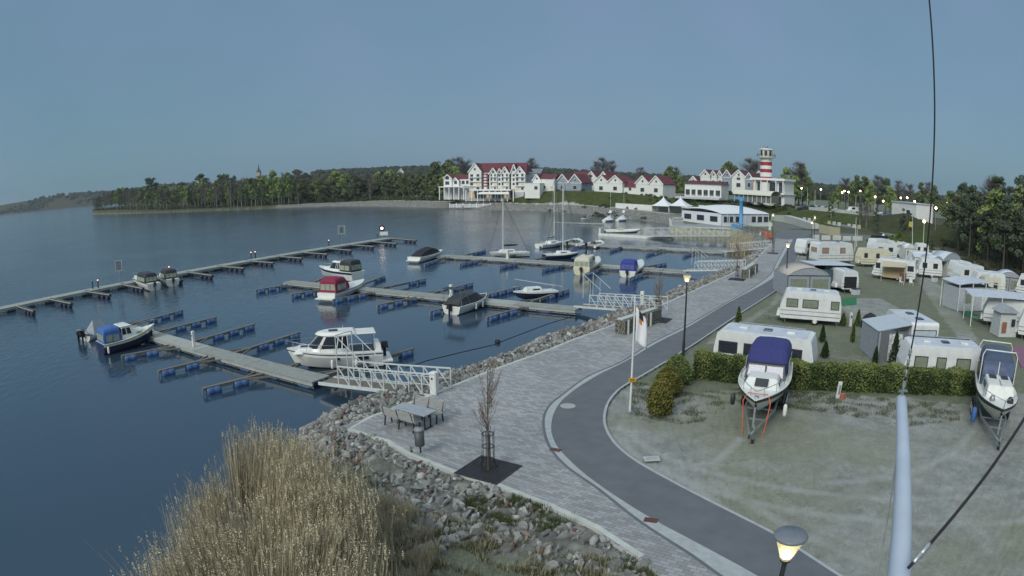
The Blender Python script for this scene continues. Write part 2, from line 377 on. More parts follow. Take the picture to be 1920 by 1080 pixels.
def line_w(pts, wd):
    P = [gp_ for gp_ in A(pts, 1.4)]; d = np.full(GX.shape, 1e9)
    for a, b in zip(P, P[1:]):
        ex, ey = b[0] - a[0], b[1] - a[1]; t = np.clip(((GX - a[0]) * ex + (GY - a[1]) * ey) / (ex * ex + ey * ey), 0, 1); d = np.minimum(d, np.hypot(GX - a[0] - t * ex, GY - a[1] - t * ey))
    return sstep(wd, wd * .3, d)
T1 = [(1160, 800), (1230, 850), (1330, 885), (1470, 915), (1650, 935), (1850, 930), (2000, 900)]; T2 = [(1150, 815), (1215, 872), (1320, 915), (1465, 952), (1660, 978), (1880, 980), (2050, 950)]
T3 = [(1390, 822), (1345, 862), (1260, 880), (1200, 862)]; T4 = [(1830, 800), (1790, 850), (1700, 890), (1560, 905)]; T5 = [(1345, 905), (1480, 990), (1640, 1060)]; T6 = [(1300, 915), (1400, 985), (1540, 1060)]
track = np.clip(sum(line_w(q, .30) for q in (T1, T2, T3, T4, T5, T6)), 0, 1)
me = ground.data
for nm, a in (('gravel', gravel), ('rock', rock), ('path', path), ('track', track), ('forest', np.clip(forest, 0, 1)), ('bank', sstep(-16, -12, GT) * sstep(3, -2, GT))):
    at_ = me.attributes.new(nm, 'FLOAT', 'POINT'); at_.data.foreach_set('value', a.astype(np.float32).ravel())
def ground_material():
    m = bpy.data.materials.new('ground_cover'); m.use_nodes = True; n = m.node_tree; N = n.nodes; L = n.links; p = N['Principled BSDF']; p.inputs['Roughness'].default_value = .95; p.inputs['Specular IOR Level'].default_value = .1
    tc = N.new('ShaderNodeTexCoord')
    def noise(sc, det=6, ro=.6):
        q = N.new('ShaderNodeTexNoise'); q.inputs['Scale'].default_value = sc; q.inputs['Detail'].default_value = det; q.inputs['Roughness'].default_value = ro; L.new(tc.outputs['Object'], q.inputs['Vector']); return q.outputs['Fac']
    def ramp(f, stops):
        r = N.new('ShaderNodeValToRGB'); e = r.color_ramp.elements
        while len(e) < len(stops): e.new(.5)
        for k, (po, c) in enumerate(stops): e[k].position = po; e[k].color = (*c, 1)
        L.new(f, r.inputs['Fac']); return r.outputs['Color']
    def mix(f, a, b):
        q = N.new('ShaderNodeMix'); q.data_type = 'RGBA'; L.new(f, q.inputs[0]); L.new(a, q.inputs[6]); L.new(b, q.inputs[7]); return q.outputs[2]
    def math_(op, a, b=None, c=None):
        q = N.new('ShaderNodeMath'); q.operation = op; q.use_clamp = (op != 'SUBTRACT')
        for i, v in enumerate((a, b, c)):
            if v is None: continue
            if isinstance(v, (int, float)): q.inputs[i].default_value = v
            else: L.new(v, q.inputs[i])
        return q.outputs[0]
    def attr(nm): q = N.new('ShaderNodeAttribute'); q.attribute_name = nm; return q.outputs['Fac']
    big, mid, fine = noise(.12), noise(.9, 8, .7), noise(9, 6, .8)
    grass = mix(mid, ramp(fine, [(.3, (.050, .068, .036)), (.7, (.12, .145, .085))]), ramp(fine, [(.3, (.13, .145, .11)), (.7, (.30, .31, .26))]))
    grav = mix(ramp(noise(22, 8, .95), [(.40, (0, 0, 0)), (.60, (1, 1, 1))]), ramp(noise(.35, 9, .8), [(.38, (.11, .122, .105)), (.60, (.235, .25, .235))]), ramp(noise(1.1, 9, .8), [(.35, (.19, .205, .19)), (.65, (.44, .46, .45))]))
    weeds = ramp(noise(2.6, 9, .85), [(.56, (0, 0, 0)), (.62, (1, 1, 1))])
    grav = mix(math_('MULTIPLY', weeds, ramp(noise(.16, 3, .5), [(.45, (0, 0, 0)), (.62, (.85, .85, .85))])), grav, ramp(fine, [(.3, (.045, .06, .03)), (.7, (.11, .13, .07))]))
    moss = ramp(noise(.13, 8, .62), [(.44, (0, 0, 0)), (.60, (1, 1, 1))])
    mossc = ramp(noise(5.0, 9, .9), [(.35, (.125, .145, .085)), (.65, (.26, .275, .19))])
    grav = mix(math_('MULTIPLY', moss, .62), grav, mossc)
    vor = N.new('ShaderNodeTexVoronoi'); vor.inputs['Scale'].default_value = 2.2; L.new(tc.outputs['Object'], vor.inputs['Vector'])
    rk = mix(vor.outputs['Distance'], ramp(vor.outputs['Color'], [(.2, (.20, .21, .20)), (.8, (.40, .40, .37))]), ramp(mid, [(0, (.05, .05, .05)), (1, (.09, .09, .08))]))
    fo = ramp(noise(.3, 8, .8), [(.35, (.030, .032, .018)), (.65, (.075, .075, .042))])
    bk = ramp(noise(.5, 8, .8), [(.35, (.030, .050, .016)), (.68, (.085, .10, .035))])
    pa = ramp(mid, [(0, (.36, .37, .33)), (1, (.46, .47, .42))])
    grav = mix(math_('MULTIPLY', attr('track'), ramp(mid, [(.3, (.15, .15, .15)), (.6, (.6, .6, .6))])), grav, ramp(noise(14, 8, .9), [(.35, (.24, .26, .25)), (.65, (.44, .46, .455))]))
    gm = math_('MULTIPLY_ADD', attr('gravel'), 1.5, math_('SUBTRACT', mid, .85))
    gmf = ramp(math_('ADD', gm, 0.0), [(.30, (0, 0, 0)), (.55, (1, 1, 1))])
    c = mix(gmf, grass, grav); c = mix(attr('bank'), c, bk); c = mix(attr('forest'), c, fo); c = mix(attr('rock'), c, rk); c = mix(attr('path'), c, pa)
    L.new(c, p.inputs['Base Color'])
    bp = N.new('ShaderNodeBump'); bp.inputs['Strength'].default_value = .5; bp.inputs['Distance'].default_value = .08
    hgt = math_('MULTIPLY', fine, 1.0); L.new(hgt, bp.inputs['Height']); L.new(bp.outputs[0], p.inputs['Normal'])
    return m
ground.data.materials.append(ground_material())
# ------------------------------------------------------------------ water
def water_material():
    m = bpy.data.materials.new('lake_water'); m.use_nodes = True; n = m.node_tree; N = n.nodes; L = n.links; p = N['Principled BSDF']
    p.inputs['Base Color'].default_value = (.024, .048, .078, 1); p.inputs['Roughness'].default_value = .11; p.inputs['IOR'].default_value = 1.85
    tc = N.new('ShaderNodeTexCoord')
    mp = N.new('ShaderNodeMapping'); mp.inputs['Rotation'].default_value = (0, 0, radians(20)); mp.inputs['Scale'].default_value = (1.0, .45, 1); L.new(tc.outputs['Object'], mp.inputs['Vector'])
    w1 = N.new('ShaderNodeTexNoise'); w1.inputs['Scale'].default_value = 1.5; w1.inputs['Detail'].default_value = 4; L.new(mp.outputs[0], w1.inputs['Vector'])
    # open lake beyond the outer pier is rippled, the harbour is calm
    sp = N.new('ShaderNodeSeparateXYZ'); L.new(tc.outputs['Object'], sp.inputs[0])
    a = N.new('ShaderNodeMath'); a.operation = 'MULTIPLY'; a.inputs[1].default_value = -2.13; L.new(sp.outputs[0], a.inputs[0])
    b = N.new('ShaderNodeMath'); b.operation = 'ADD'; L.new(a.outputs[0], b.inputs[0]); L.new(sp.outputs[1], b.inputs[1])
    # y - 2.13 x : pier is about 190
    w2 = N.new('ShaderNodeTexNoise'); w2.inputs['Scale'].default_value = .05; L.new(tc.outputs['Object'], w2.inputs['Vector'])
    r = N.new('ShaderNodeMapRange'); r.inputs[1].default_value = 60; r.inputs[2].default_value = 200; r.inputs[3].default_value = .06; r.inputs[4].default_value = 2.0; L.new(b.outputs[0], r.inputs[0])
    mu = N.new('ShaderNodeMath'); mu.operation = 'MULTIPLY'; L.new(r.outputs[0], mu.inputs[0]); L.new(w2.outputs['Fac'], mu.inputs[1])
    bp = N.new('ShaderNodeBump'); bp.inputs['Distance'].default_value = .16; L.new(mu.outputs[0], bp.inputs['Strength']); L.new(w1.outputs['Fac'], bp.inputs['Height']); L.new(bp.outputs[0], p.inputs['Normal'])
    return m
wm = MB(); wm.add([(-4200, -200, 0), (600, -200, 0), (600, 4500, 0), (-4200, 4500, 0)], [(0, 1, 2, 3)])
struct(wm.build('water', water_material()))
# ------------------------------------------------------------------ paved promenade, road, kerbs
def paver_material():
    m = bpy.data.materials.new('grey_pavers'); m.use_nodes = True; n = m.node_tree; N = n.nodes; L = n.links; p = N['Principled BSDF']; p.inputs['Roughness'].default_value = .8
    tc = N.new('ShaderNodeTexCoord'); mp = N.new('ShaderNodeMapping'); mp.inputs['Rotation'].default_value = (0, 0, radians(36)); L.new(tc.outputs['Object'], mp.inputs['Vector'])
    br = N.new('ShaderNodeTexBrick'); br.inputs['Scale'].default_value = 1.0; br.inputs['Brick Width'].default_value = .32; br.inputs['Row Height'].default_value = .16; br.inputs['Mortar Size'].default_value = .006
    br.inputs['Color1'].default_value = (.265, .275, .28, 1); br.inputs['Color2'].default_value = (.41, .425, .43, 1); br.inputs['Mortar'].default_value = (.10, .105, .11, 1); br.inputs['Bias'].default_value = -.15
    L.new(mp.outputs[0], br.inputs['Vector'])
    no = N.new('ShaderNodeTexNoise'); no.inputs['Scale'].default_value = .35; no.inputs['Detail'].default_value = 6; L.new(tc.outputs['Object'], no.inputs['Vector'])
    mx = N.new('ShaderNodeMix'); mx.data_type = 'RGBA'; mx.blend_type = 'MULTIPLY'; mx.inputs[0].default_value = .5
    rp = N.new('ShaderNodeValToRGB'); rp.color_ramp.elements[0].color = (.55, .57, .6, 1); rp.color_ramp.elements[0].position = .35; rp.color_ramp.elements[1].position = .7; L.new(no.outputs['Fac'], rp.inputs['Fac'])
    L.new(br.outputs['Color'], mx.inputs[6]); L.new(rp.outputs['Color'], mx.inputs[7]); L.new(mx.outputs[2], p.inputs['Base Color'])
    bp = N.new('ShaderNodeBump'); bp.inputs['Strength'].default_value = .3; bp.inputs['Distance'].default_value = .01; L.new(br.outputs['Fac'], bp.inputs['Height']); bp.invert = True; L.new(bp.outputs[0], p.inputs['Normal'])
    return m
asphalt = mat('asphalt', (.118, .130, .145), .8, var=.12, sc=1.2, bump=.4, bsc=60, dirt=.12)
PZ = 1.50
prom_l = [(1260, 1100), (1200, 1045), (1153, 1020), (1084, 964), (1031, 949), (922, 907), (810, 872.5), (764, 852.5), (782, 845), (637.5, 800), (715, 772.5), (790, 746), (897, 702), (1040, 650), (1060, 641), (1149.6, 608), (1247.5, 567.5), (1372.5, 512), (1412, 491), (1454, 447)]
prom_r = [(1478, 449), (1454, 495), (1444, 514), (1421, 532.5), (1350, 574), (1283, 612), (1217, 645), (1164, 678), (1102, 705), (1050, 742), (1030, 758), (1019, 778), (1018, 805), (1031, 842), (1059, 874), (1116, 914), (1200, 980), (1300, 1045), (1345, 1078), (1380, 1102)]
asph_l = [(1487, 449), (1458, 501), (1450, 520), (1431, 532.5), (1358, 572), (1281, 618), (1235, 641), (1168, 680), (1118, 705), (1063, 742), (1045, 762), (1036, 782), (1034, 811), (1044, 836), (1069, 864), (1106, 896), (1219, 970.6), (1300, 1014), (1400, 1068), (1455, 1100)]
road_r = [(1503, 454), (1498, 480), (1485, 506), (1467, 534.6), (1374.6, 596.7), (1281, 659), (1204, 705), (1165, 728), (1145, 750), (1136, 776), (1137.5, 799), (1153, 827), (1187.5, 858), (1247, 892.5), (1300, 920.6), (1400, 971), (1453, 998), (1582, 1080), (1615, 1100)]
def smooth_line(P, step=.5):
    """Catmull-Rom through the points"""
    P = [Vector(p[:2]) for p in P]; out = []
    for i in range(len(P) - 1):
        p0 = P[max(i - 1, 0)]; p1 = P[i]; p2 = P[i + 1]; p3 = P[min(i + 2, len(P) - 1)]
        n = max(1, int((p2 - p1).length / step))
        a = (p1 - p0).length or 1; b = (p2 - p1).length; c = (p3 - p2).length or 1
        m1 = ((p1 - p0) / a + (p2 - p1) / b) / 2 * b if i else (p2 - p1)
        m2 = ((p2 - p1) / b + (p3 - p2) / c) / 2 * b if i < len(P) - 2 else (p2 - p1)
        for k in range(n):
            t = k / n; out.append(p1 * (2 * t ** 3 - 3 * t ** 2 + 1) + m1 * (t ** 3 - 2 * t ** 2 + t) + p2 * (-2 * t ** 3 + 3 * t ** 2) + m2 * (t ** 3 - t ** 2))
    out.append(P[-1]); return out
PL = A(prom_l, PZ); PR = smooth_line(A(prom_r, PZ)); AL = smooth_line(A(asph_l, PZ)); RRt = smooth_line(A(road_r, PZ))
pav = paver_material()
def ribbon(name, Lf, Rt, z0, z1, m, ms=None):
    """strip between two lines sampled to the same count"""
    def res(P, n):
        P = [Vector(p) for p in P]; s = [0]
        for a, b in zip(P, P[1:]): s.append(s[-1] + (b - a).length)
        q = []; j = 0
        for k in range(n):
            t = s[-1] * k / (n - 1)
            while j < len(P) - 2 and s[j + 1] < t: j += 1
            u = (t - s[j]) / max(s[j + 1] - s[j], 1e-9); q.append(P[j].lerp(P[j + 1], u))
        return q
    n = max(len(Lf), len(Rt), 60); a = res(Lf, n); b = res(Rt, n); mb = MB()
    vs = [(p.x, p.y, z1) for p in a] + [(p.x, p.y, z1) for p in b] + [(p.x, p.y, z0) for p in a] + [(p.x, p.y, z0) for p in b]
    fs = []
    for i in range(n - 1):
        fs += [(i, n + i, n + i + 1, i + 1), (2 * n + i, i, i + 1, 2 * n + i + 1), (n + i, 3 * n + i, 3 * n + i + 1, n + i + 1)]
    fs += [(0, 2 * n, 3 * n, n), (n - 1, 2 * n - 1, 4 * n - 1, 3 * n - 1)]
    mb.add(vs, fs, m); return mb
def poly_obj(name, poly, z0, z1, m, ms):
    mb = MB(); mb.prism([(p.x, p.y) for p in poly], z0, z1, m, ms)
    o = mb.build(name); bm = bmesh.new(); bm.from_mesh(o.data); bmesh.ops.triangulate(bm, faces=[f for f in bm.faces if len(f.verts) > 4], ngon_method='EAR_CLIP'); bm.to_mesh(o.data); bm.free(); return o
promenade = struct(poly_obj('promenade', PL + PR[:], .55, PZ, pav, concrete))
# pale coping stones along the water edge
def offset(P, d):
    out = []
    for i, p in enumerate(P):
        t = (P[min(i + 1, len(P) - 1)] - P[max(i - 1, 0)]).normalized(); out.append(Vector((p.x - t.y * d, p.y + t.x * d)))
    return out
cop = PL[1:]
struct(ribbon('x', [p for p in offset(cop, .02)], offset(cop, -.20), .60, PZ + .006, concrete).build('promenade_coping'))
struct(ribbon('x', PR, offset(PR, 0)[:] if False else AL, 1.0, PZ + .004, kerbm).build('road_kerb'))
struct(ribbon('x', offset(PR, .10), offset(PR, -.02), 1.2, PZ + .007, asphalt).build('road_gutter'))
# junction and the road to the slipway
J = [(1487, 449.5), (1478, 449), (1454, 447), (1440, 444), (1462, 437), (1452, 428), (1400, 424), (1405, 418), (1450, 416), (1490, 424), (1530, 430), (1600, 440), (1660, 452), (1600, 448), (1520, 440), (1503, 454)]
struct(ribbon('x', AL, RRt, 1.0, PZ - .008, asphalt).build('road'))
struct(poly_obj('road', A(J, PZ - .02), 1.0, PZ - .016, asphalt, asphalt))
edge = offset(RRt, -.12); struct(ribbon('x', RRt, edge, 1.1, PZ + .004, kerbm).build('road_kerb'))
struct(ribbon('x', edge, offset(edge, -1.3)[:], 1.1, PZ - .012, mat('pale_gravel_verge', (.33, .35, .33), .95, var=.22, sc=25, bump=.6, dirt=.4)).build('verge'))
brick = mat('red_clinker', (.10, .045, .04), .85, var=.3, sc=9)
for (x, y), (x2, y2) in (((1033, 842), (1050, 845)), ((1209, 974), (1232, 977))):
    a = at(x, y, PZ); b = at(x2, y2, PZ); t = (b - a).normalized(); mb = MB()
    mb.box(((a.x + b.x) / 2, (a.y + b.y) / 2, PZ - .02), ((b - a).length + .05, .30, .06), brick, rz=atan2(t.y, t.x)); struct(mb.build('road_channel'))
# ------------------------------------------------------------------ boats
def hull_mb(L, B, Fb, m_top, m_low=None, m_strip=None, sheer=.35, full=2.2, deck=None, draft=.25, rake=.1):
    mb = MB(); n = 14; rings = []; ST = []
    for i in range(n + 1):
        t = i / n; w = B / 2 * (.90 + .10 * min(t / .4, 1)) * max(.015, 1 - max(0, (t - .42) / .58) ** full)
        zd = Fb * (1 + sheer * t * t); up = t ** 3
        def X(f): return L * t * (1 - rake * (1 - f) * t * t)
        kz = -draft * (1 - up) + zd * .3 * up
        wl = .10 + .25 * up
        r = [(X(1), w, zd), (X(.8), w * .99, zd * .72 + wl * .28), (X(.45), w * (.90 - .2 * t), zd * .3 + wl * .7), (X(.2), w * (.82 - .45 * t), wl), (X(0), 0, kz)]
        ST.append((X(1), w, zd)); rings.append(r + [(a, -b, c) for a, b, c in r[-2::-1]])
    k = len(rings[0])
    def band(j0, j1, m):
        for s in (0, 1):
            R2 = [[r[j] if not s else r[k - 1 - j] for j in range(j0, j1 + 1)] for r in rings]
            q = len(R2[0]); vs = [p for r in R2 for p in r]
            fs = [(i * q + a, i * q + a + 1, (i + 1) * q + a + 1, (i + 1) * q + a) if s == 0 else (i * q + a, (i + 1) * q + a, (i + 1) * q + a + 1, i * q + a + 1) for i in range(n) for a in range(q - 1)]
            mb.add(vs, fs, m, True)
    band(0, 1, m_strip or m_top); band(1, 3, m_top); band(3, 4, m_low or m_top)
    mb.add(rings[0], [tuple(range(k))[::-1]], m_top)
    dk = [r[0] for r in rings] + [r[-1] for r in rings]
    mb.add(dk, [(i, n + 1 + i, n + 2 + i, i + 1) for i in range(n)], deck or m_top)
    return mb, ST
def rubrail(ST, m, r=.045, lift=0.0):
    mb = MB()
    for s in (1, -1): mb.tube([(x, s * (w + .01), z + lift) for x, w, z in ST], r, 6, m)
    return mb
def bow_rail(ST, h=.45, t0=.5, m=None):
    mb = MB(); P = ST[int(len(ST) * t0):]; m = m or steel
    path = [(x, w * .93, z + h) for x, w, z in P] + [(x, -w * .93, z + h) for x, w, z in P[::-1]]
    mb.tube(path, .016, 5, m)
    for x, w, z in P[::2]:
        for s in (1, -1): mb.cyl((x, s * w * .93, z), (x, s * w * .93, z + h), .013, n=5, m=m)
    return mb
def outboard(parent, x, z=.35, s=1.0, y=0, m=None):
    mb = MB(); m = m or black
    mb.tb(x - .55 * s, x - .05, .17 * s, x - .50 * s, x - .10, .13 * s, z + .2, z + .62 * s, m, y=y); mb.box((x - .28, y, z - .15), (.2, .10, .8), m); mb.box((x - .1, y, z + .1), (.25, .22, .3), charcoal)
    return mb.build('outboard_motor', parent=parent, bevel=.03)
def sleek_cabin(parent, x0, x1, w, z0, h, xr, m=white, roof_x0=None):
    """rounded coachroof: white base, wrap-round dark glass, white roof cap"""
    def ring(a, b, ww, z, n=9):
        P = [(a, ww * .92, z), (a + (b - a) * .35, ww, z)]; c = a + (b - a) * .45
        for k in range(n): q = pi / 2 - pi * k / (n - 1); P.append((c + (b - c) * cos(q) ** .85 if abs(cos(q)) > 1e-6 else c, ww * sin(q), z))
        return P + [(a + (b - a) * .35, -ww, z), (a, -ww * .92, z)]
    MB().loft([ring(x0, x1 + .25, w * 1.04, z0), ring(x0, x1, w, z0 + h * .22)], m).build('cabin', parent=parent)
    g = MB().loft([ring(x0, x1, w * .985, z0 + h * .22), ring(x0 + .05, xr, w * .86, z0 + h * .86)], glass).build('window', parent=parent)
    for u in (.0, .33, .62):
        p = MB()
        for s in (1, -1): p.bar((x0 + .06 + (x1 - x0) * .45 * u, s * w * 1.0, z0 + h * .2), (x0 + .1 + (xr - x0) * .45 * u, s * w * .875, z0 + h * .87), .05, m); p.build('window_pillar', parent=g); p = MB()
    p = MB(); p.bar((x1 - .01, 0, z0 + h * .22), (xr - .0, 0, z0 + h * .86), .05, m); p.build('window_pillar', parent=g)
    r0 = x0 - .1 if roof_x0 is None else roof_x0
    MB().loft([ring(r0, xr + .12, w * .90, z0 + h * .85), ring(r0 - .02, xr + .28, w * .96, z0 + h * .91), ring(r0, xr + .15, w * .90, z0 + h * .98), ring(r0 + .15, xr - .15, w * .68, z0 + h * 1.04)], m).build('roof', parent=parent)
    MB().box(((r0 + xr) / 2 + .25, 0, z0 + h * 1.05), (.6, .55, .04), charcoal).build('hatch', parent=parent)
def fenders(parent, L):
    for x, y, z in L:
        MB().lathe([(0, -.32), (.07, -.3), (.10, -.2), (.10, .15), (.06, .26), (0, .28)], (x, y, z), 8, white).build('fender', parent=parent)
def canopy(parent, x0, x1, w, z0, h, m, panes=True, name='canopy', slope=.25, pm=None):
    """cloth hood on hoops, with clear panes let into the cloth"""
    mb = MB(); rings = []
    for x, hh, ww in ((x0, h * .72, .96), (x0 + .12, h * .95, .98), ((x0 + x1) / 2, h, 1), (x1 - slope, h * .93, .96), (x1, h * .45, .9)):
        r = [(x + (0.15 if x == x0 else 0) * 0, w * ww, z0)]
        for a in (0, 25, 50, 70, 90, 110, 130, 155, 180):
            c, s_ = cos(radians(a)), sin(radians(a)); r.append((x, w * ww * (abs(c) ** .35) * (1 if c > 0 else -1) * .97, z0 + hh * (.62 + .38 * s_) if a not in (0, 180) else z0 + hh * .6))
        r.append((x, -w * ww, z0)); rings.append(r)
    mb.loft(rings, m, smooth=False)
    o = mb.build(name, parent=parent)
    if panes:
        pm = pm or glassy
        xa, xb = x0 + .2, x1 - slope - .05; n = 2
        for s in (1, -1):
            for k in range(n):
                a = xa + (xb - xa) * k / n + .05; b = xa + (xb - xa) * (k + 1) / n - .05
                pb = MB(); pb.hexa([(a, s * w * .985, z0 + h * .12), (b, s * w * .985, z0 + h * .12), (b, s * w * 1.02, z0 + h * .12), (a, s * w * 1.02, z0 + h * .12)], [(a, s * w * .96, z0 + h * .52), (b, s * w * .96, z0 + h * .52), (b, s * w * .998, z0 + h * .52), (a, s * w * .998, z0 + h * .52)]); pb.build('window', pm, o)
        for k in (-1, 0, 1): pb = MB(); pb.box((x0 - .008, k * w * .58, z0 + h * .36), (.03, w * .5, h * .42)); pb.build('window', pm, o)
    return o
def cabin(parent, x0, x1, w, x2, x3, w2, z0, z1, m=white, band=(.35, .85), gm=glass, name='cabin', hatch=True, posts=5, roof=0.06):
    mb = MB(); mb.tb(x0, x1, w, x2, x3, w2, z0, z1, m); o = mb.build(name, parent=parent, bevel=.05)
    f0, f1 = band; lp = lambda a, b, f: a + (b - a) * f; e = .012
    g = MB(); g.tb(lp(x0, x2, f0) - e, lp(x1, x3, f0) + e, lp(w, w2, f0) + e, lp(x0, x2, f1) - e, lp(x1, x3, f1) + e, lp(w, w2, f1) + e, lp(z0, z1, f0), lp(z0, z1, f1), gm)
    pb = g
    for k in range(posts):
        u = (k + .5) / posts if posts < 3 else k / (posts - 1); e2 = .025
        for s in (1, -1):
            a = (lp(lp(x0, x2, f0), lp(x1, x3, f0), u), s * (lp(w, w2, f0) + e2), lp(z0, z1, f0)); b = (lp(lp(x0, x2, f1), lp(x1, x3, f1), u), s * (lp(w, w2, f1) + e2), lp(z0, z1, f1)); pb.bar(a, b, .035, m)
    for s in (0,): pb.bar((lp(x1, x3, f0) + .03, 0, lp(z0, z1, f0)), (lp(x1, x3, f1) + .03, 0, lp(z0, z1, f1)), .05, m)
    g.build('window', parent=o)
    if roof:
        r = MB(); r.tb(x2 - .15, x3 + .22, w2 + .06, x2 - .05, x3 + .05, w2 - .08, z1, z1 + roof, m); r.build('roof', parent=parent, bevel=.03)
    if hatch: h = MB(); h.box(((x2 + x3) / 2 + .1, 0, z1 + roof + .02), (.55, .5, .04), glass); h.build('hatch', parent=parent)
    return o
def place(name, label, cat, stern, bow, group='boats moored in the harbour', z=0.0):
    a = at(*stern, z); b = at(*bow, z); d = b - a
    t = thing(name, label, cat, (a.x, a.y, z), atan2(d.y, d.x), group); return t, d.length
# white cabin cruiser by the near gangway
t, L = place('motor_cruiser', 'large white cabin cruiser with sunroof moored beside the nearest gangway', 'boat', (716, 681), (580, 690)); L = max(L, 6.4)
h, ST = hull_mb(L, 2.6, 1.15, white, whitedull, white, deck=white, sheer=.28, full=2.6); hh = h.build('hull', parent=t)
rubrail(ST, charcoal, .03, -.12).build('rub_rail', parent=hh)
for s in (1, -1):
    for x in (.85, 1.25): MB().box((x + .3, s * 1.225, .80), (.36, .05, .22), glass).build('window', parent=hh)
    MB().box((3.0, s * 1.26, .85), (.25, .05, .16), glass).build('window', parent=hh)
sleek_cabin(t, 2.2, 4.95, 1.0, 1.2, 1.22, 4.15, roof_x0=1.7)
cb = MB(); cb.tb(4.3, 6.0, .85, 4.5, 5.5, .55, 1.2, 1.5, white); cb.box((5.2, 0, 1.52), (.5, .45, .03), glass); cb.build('foredeck', parent=t, bevel=.06)
ta = MB(); ta.tb(.35, 1.75, .80, .4, 1.75, .72, 2.30, 2.35, whitedull)
for s in (1, -1): ta.cyl((.5, s * .95, 1.2), (.5, s * .8, 2.38), .02, n=6, m=steel)
ta.build('bimini_top', parent=t, bevel=.02)
ck = MB(); ck.box((1.2, 0, 1.18), (1.7, 1.7, .05), charcoal); ck.tb(.1, .5, 1.1, .1, .4, 1.0, 1.15, 1.5, white); ck.build('cockpit', parent=t)
bp_ = MB(); bp_.box((-.3, 0, .45), (.7, 2.2, .1), white); bp_.build('swim_platform', parent=t); outboard(t, .05, .9, 1.0)
bow_rail(ST, .5, .5).build('bow_rail', parent=t); an = MB(); an.cyl((2.6, .4, 2.3), (2.5, .4, 2.9), .012, n=5, m=white); an.build('antenna', parent=t)
fenders(t, [(1.8, 1.35, .5), (3.4, 1.35, .55), (5.0, -1.1, .6)])
# navy and red boat with blue hood
t, L = place('fishing_boat', 'navy hulled boat with red waterline and blue hood at the tip of the nearest dock', 'boat', (190, 663), (283, 642)); L = max(L, 5.4)
h, ST = hull_mb(L, 2.3, .85, navyhull, red, cream, deck=white, sheer=.75, full=2.0, rake=.06); h.build('hull', parent=t); rubrail(ST, cream, .04).build('rub_rail', parent=t)
canopy(t, .1, 1.9, .95, .85, 1.25, blue)
cabin(t, 1.85, 2.9, .88, 1.9, 2.65, .78, .95, 1.95, white, (.35, .85), hatch=False, posts=3)
cb = MB(); cb.tb(2.8, 4.5, .72, 2.8, 4.2, .5, 1.0, 1.38, white); cb.box((3.6, .66, 1.22), (.5, .05, .14), glassy); cb.box((3.6, -.66, 1.22), (.5, .05, .14), glassy); cb.box((3.5, 0, 1.39), (.6, .5, .05), whitedull); cb.build('foredeck', parent=t, bevel=.03)
bow_rail(ST, .4, .72).build('bow_rail', parent=t); fenders(t, [(.3, -1.2, .45), (L - .3, -.25, .9)])
fl = MB(); fl.cyl((1.9, 0, 1.9), (1.8, .1, 3.0), .015, n=5, m=steel); fl.build('antenna', parent=t)
# small boat with grey tent behind it
t, L = place('motor_boat', 'small open boat under a pointed grey tent behind the blue hooded boat', 'boat', (160, 640), (228, 618))
h, ST = hull_mb(L, 1.8, .5, whitedull, deck=charcoal); h.build('hull', parent=t)
mb = MB(); mb.add([(.6, -.8, .5), (.6, .8, .5), (2.6, .7, .5), (2.6, -.7, .5), (1.2, 0, 1.65), (2.3, 0, 1.55)], [(0, 1, 4), (1, 2, 5, 4), (2, 3, 5), (3, 0, 4, 5), (3, 2, 1, 0)], greycan); mb.build('boat_cover', parent=t); outboard(t, 0, .45, 1.1); outboard(t, -.1, .4, .8, .55)
mb = MB(); mb.tube([(.2, -.7, .5), (-.3, -.7, 1.1), (-.9, 0, 1.2), (-.3, .7, 1.1), (.2, .7, .5)], .03, 6, steel); mb.build('stern_rail', parent=t)
# two boats with dark hoods at the outer pier
for (st, bw, lb, Lm) in (((290, 545), (230, 526), 'white boat with raised black hood and outboard at the outer pier', 7.4), ((325, 537), (288, 522), 'smaller boat with boxy black hood right beside another black hooded boat', 5)):
    t, L = place('motor_boat', lb, 'boat', st, bw); L = min(max(L, Lm - 1), Lm + 1)
    h, ST = hull_mb(L, 2.2, .95, whitedull, charcoal, white, sheer=.4); h.build('hull', parent=t); rubrail(ST, charcoal).build('rub_rail', parent=t)
    canopy(t, L * .12, L * .58, .95, .95, 1.25, charcoal, slope=.5)
    cb = MB(); cb.tb(L * .55, L * .86, .75, L * .57, L * .8, .5, 1.0, 1.4, white); cb.build('foredeck', parent=t, bevel=.04); outboard(t, 0, .5); bow_rail(ST, .35, .6).build('bow_rail', parent=t)
# white cruiser with dark aft hood
t, L = place('motor_cruiser', 'white cruiser with dark aft hood moored behind the crimson hooded boat', 'boat', (672, 527), (600, 519)); L = max(L, 6.5)
h, ST = hull_mb(L, 2.6, 1.15, white, navyhull, navyhull, deck=white, sheer=.25); h.build('hull', parent=t)
rubrail(ST, white, .05).build('rub_rail', parent=t)
sleek_cabin(t, 2.3, 4.9, 1.0, 1.2, 1.15, 4.1); canopy(t, .3, 2.4, 1.0, 1.2, 1.45, charcoal, slope=.1)
cb = MB(); cb.tb(4.4, 5.9, .8, 4.5, 5.5, .5, 1.25, 1.55, white); cb.build('foredeck', parent=t, bevel=.05); bow_rail(ST, .4, .6).build('bow_rail', parent=t)
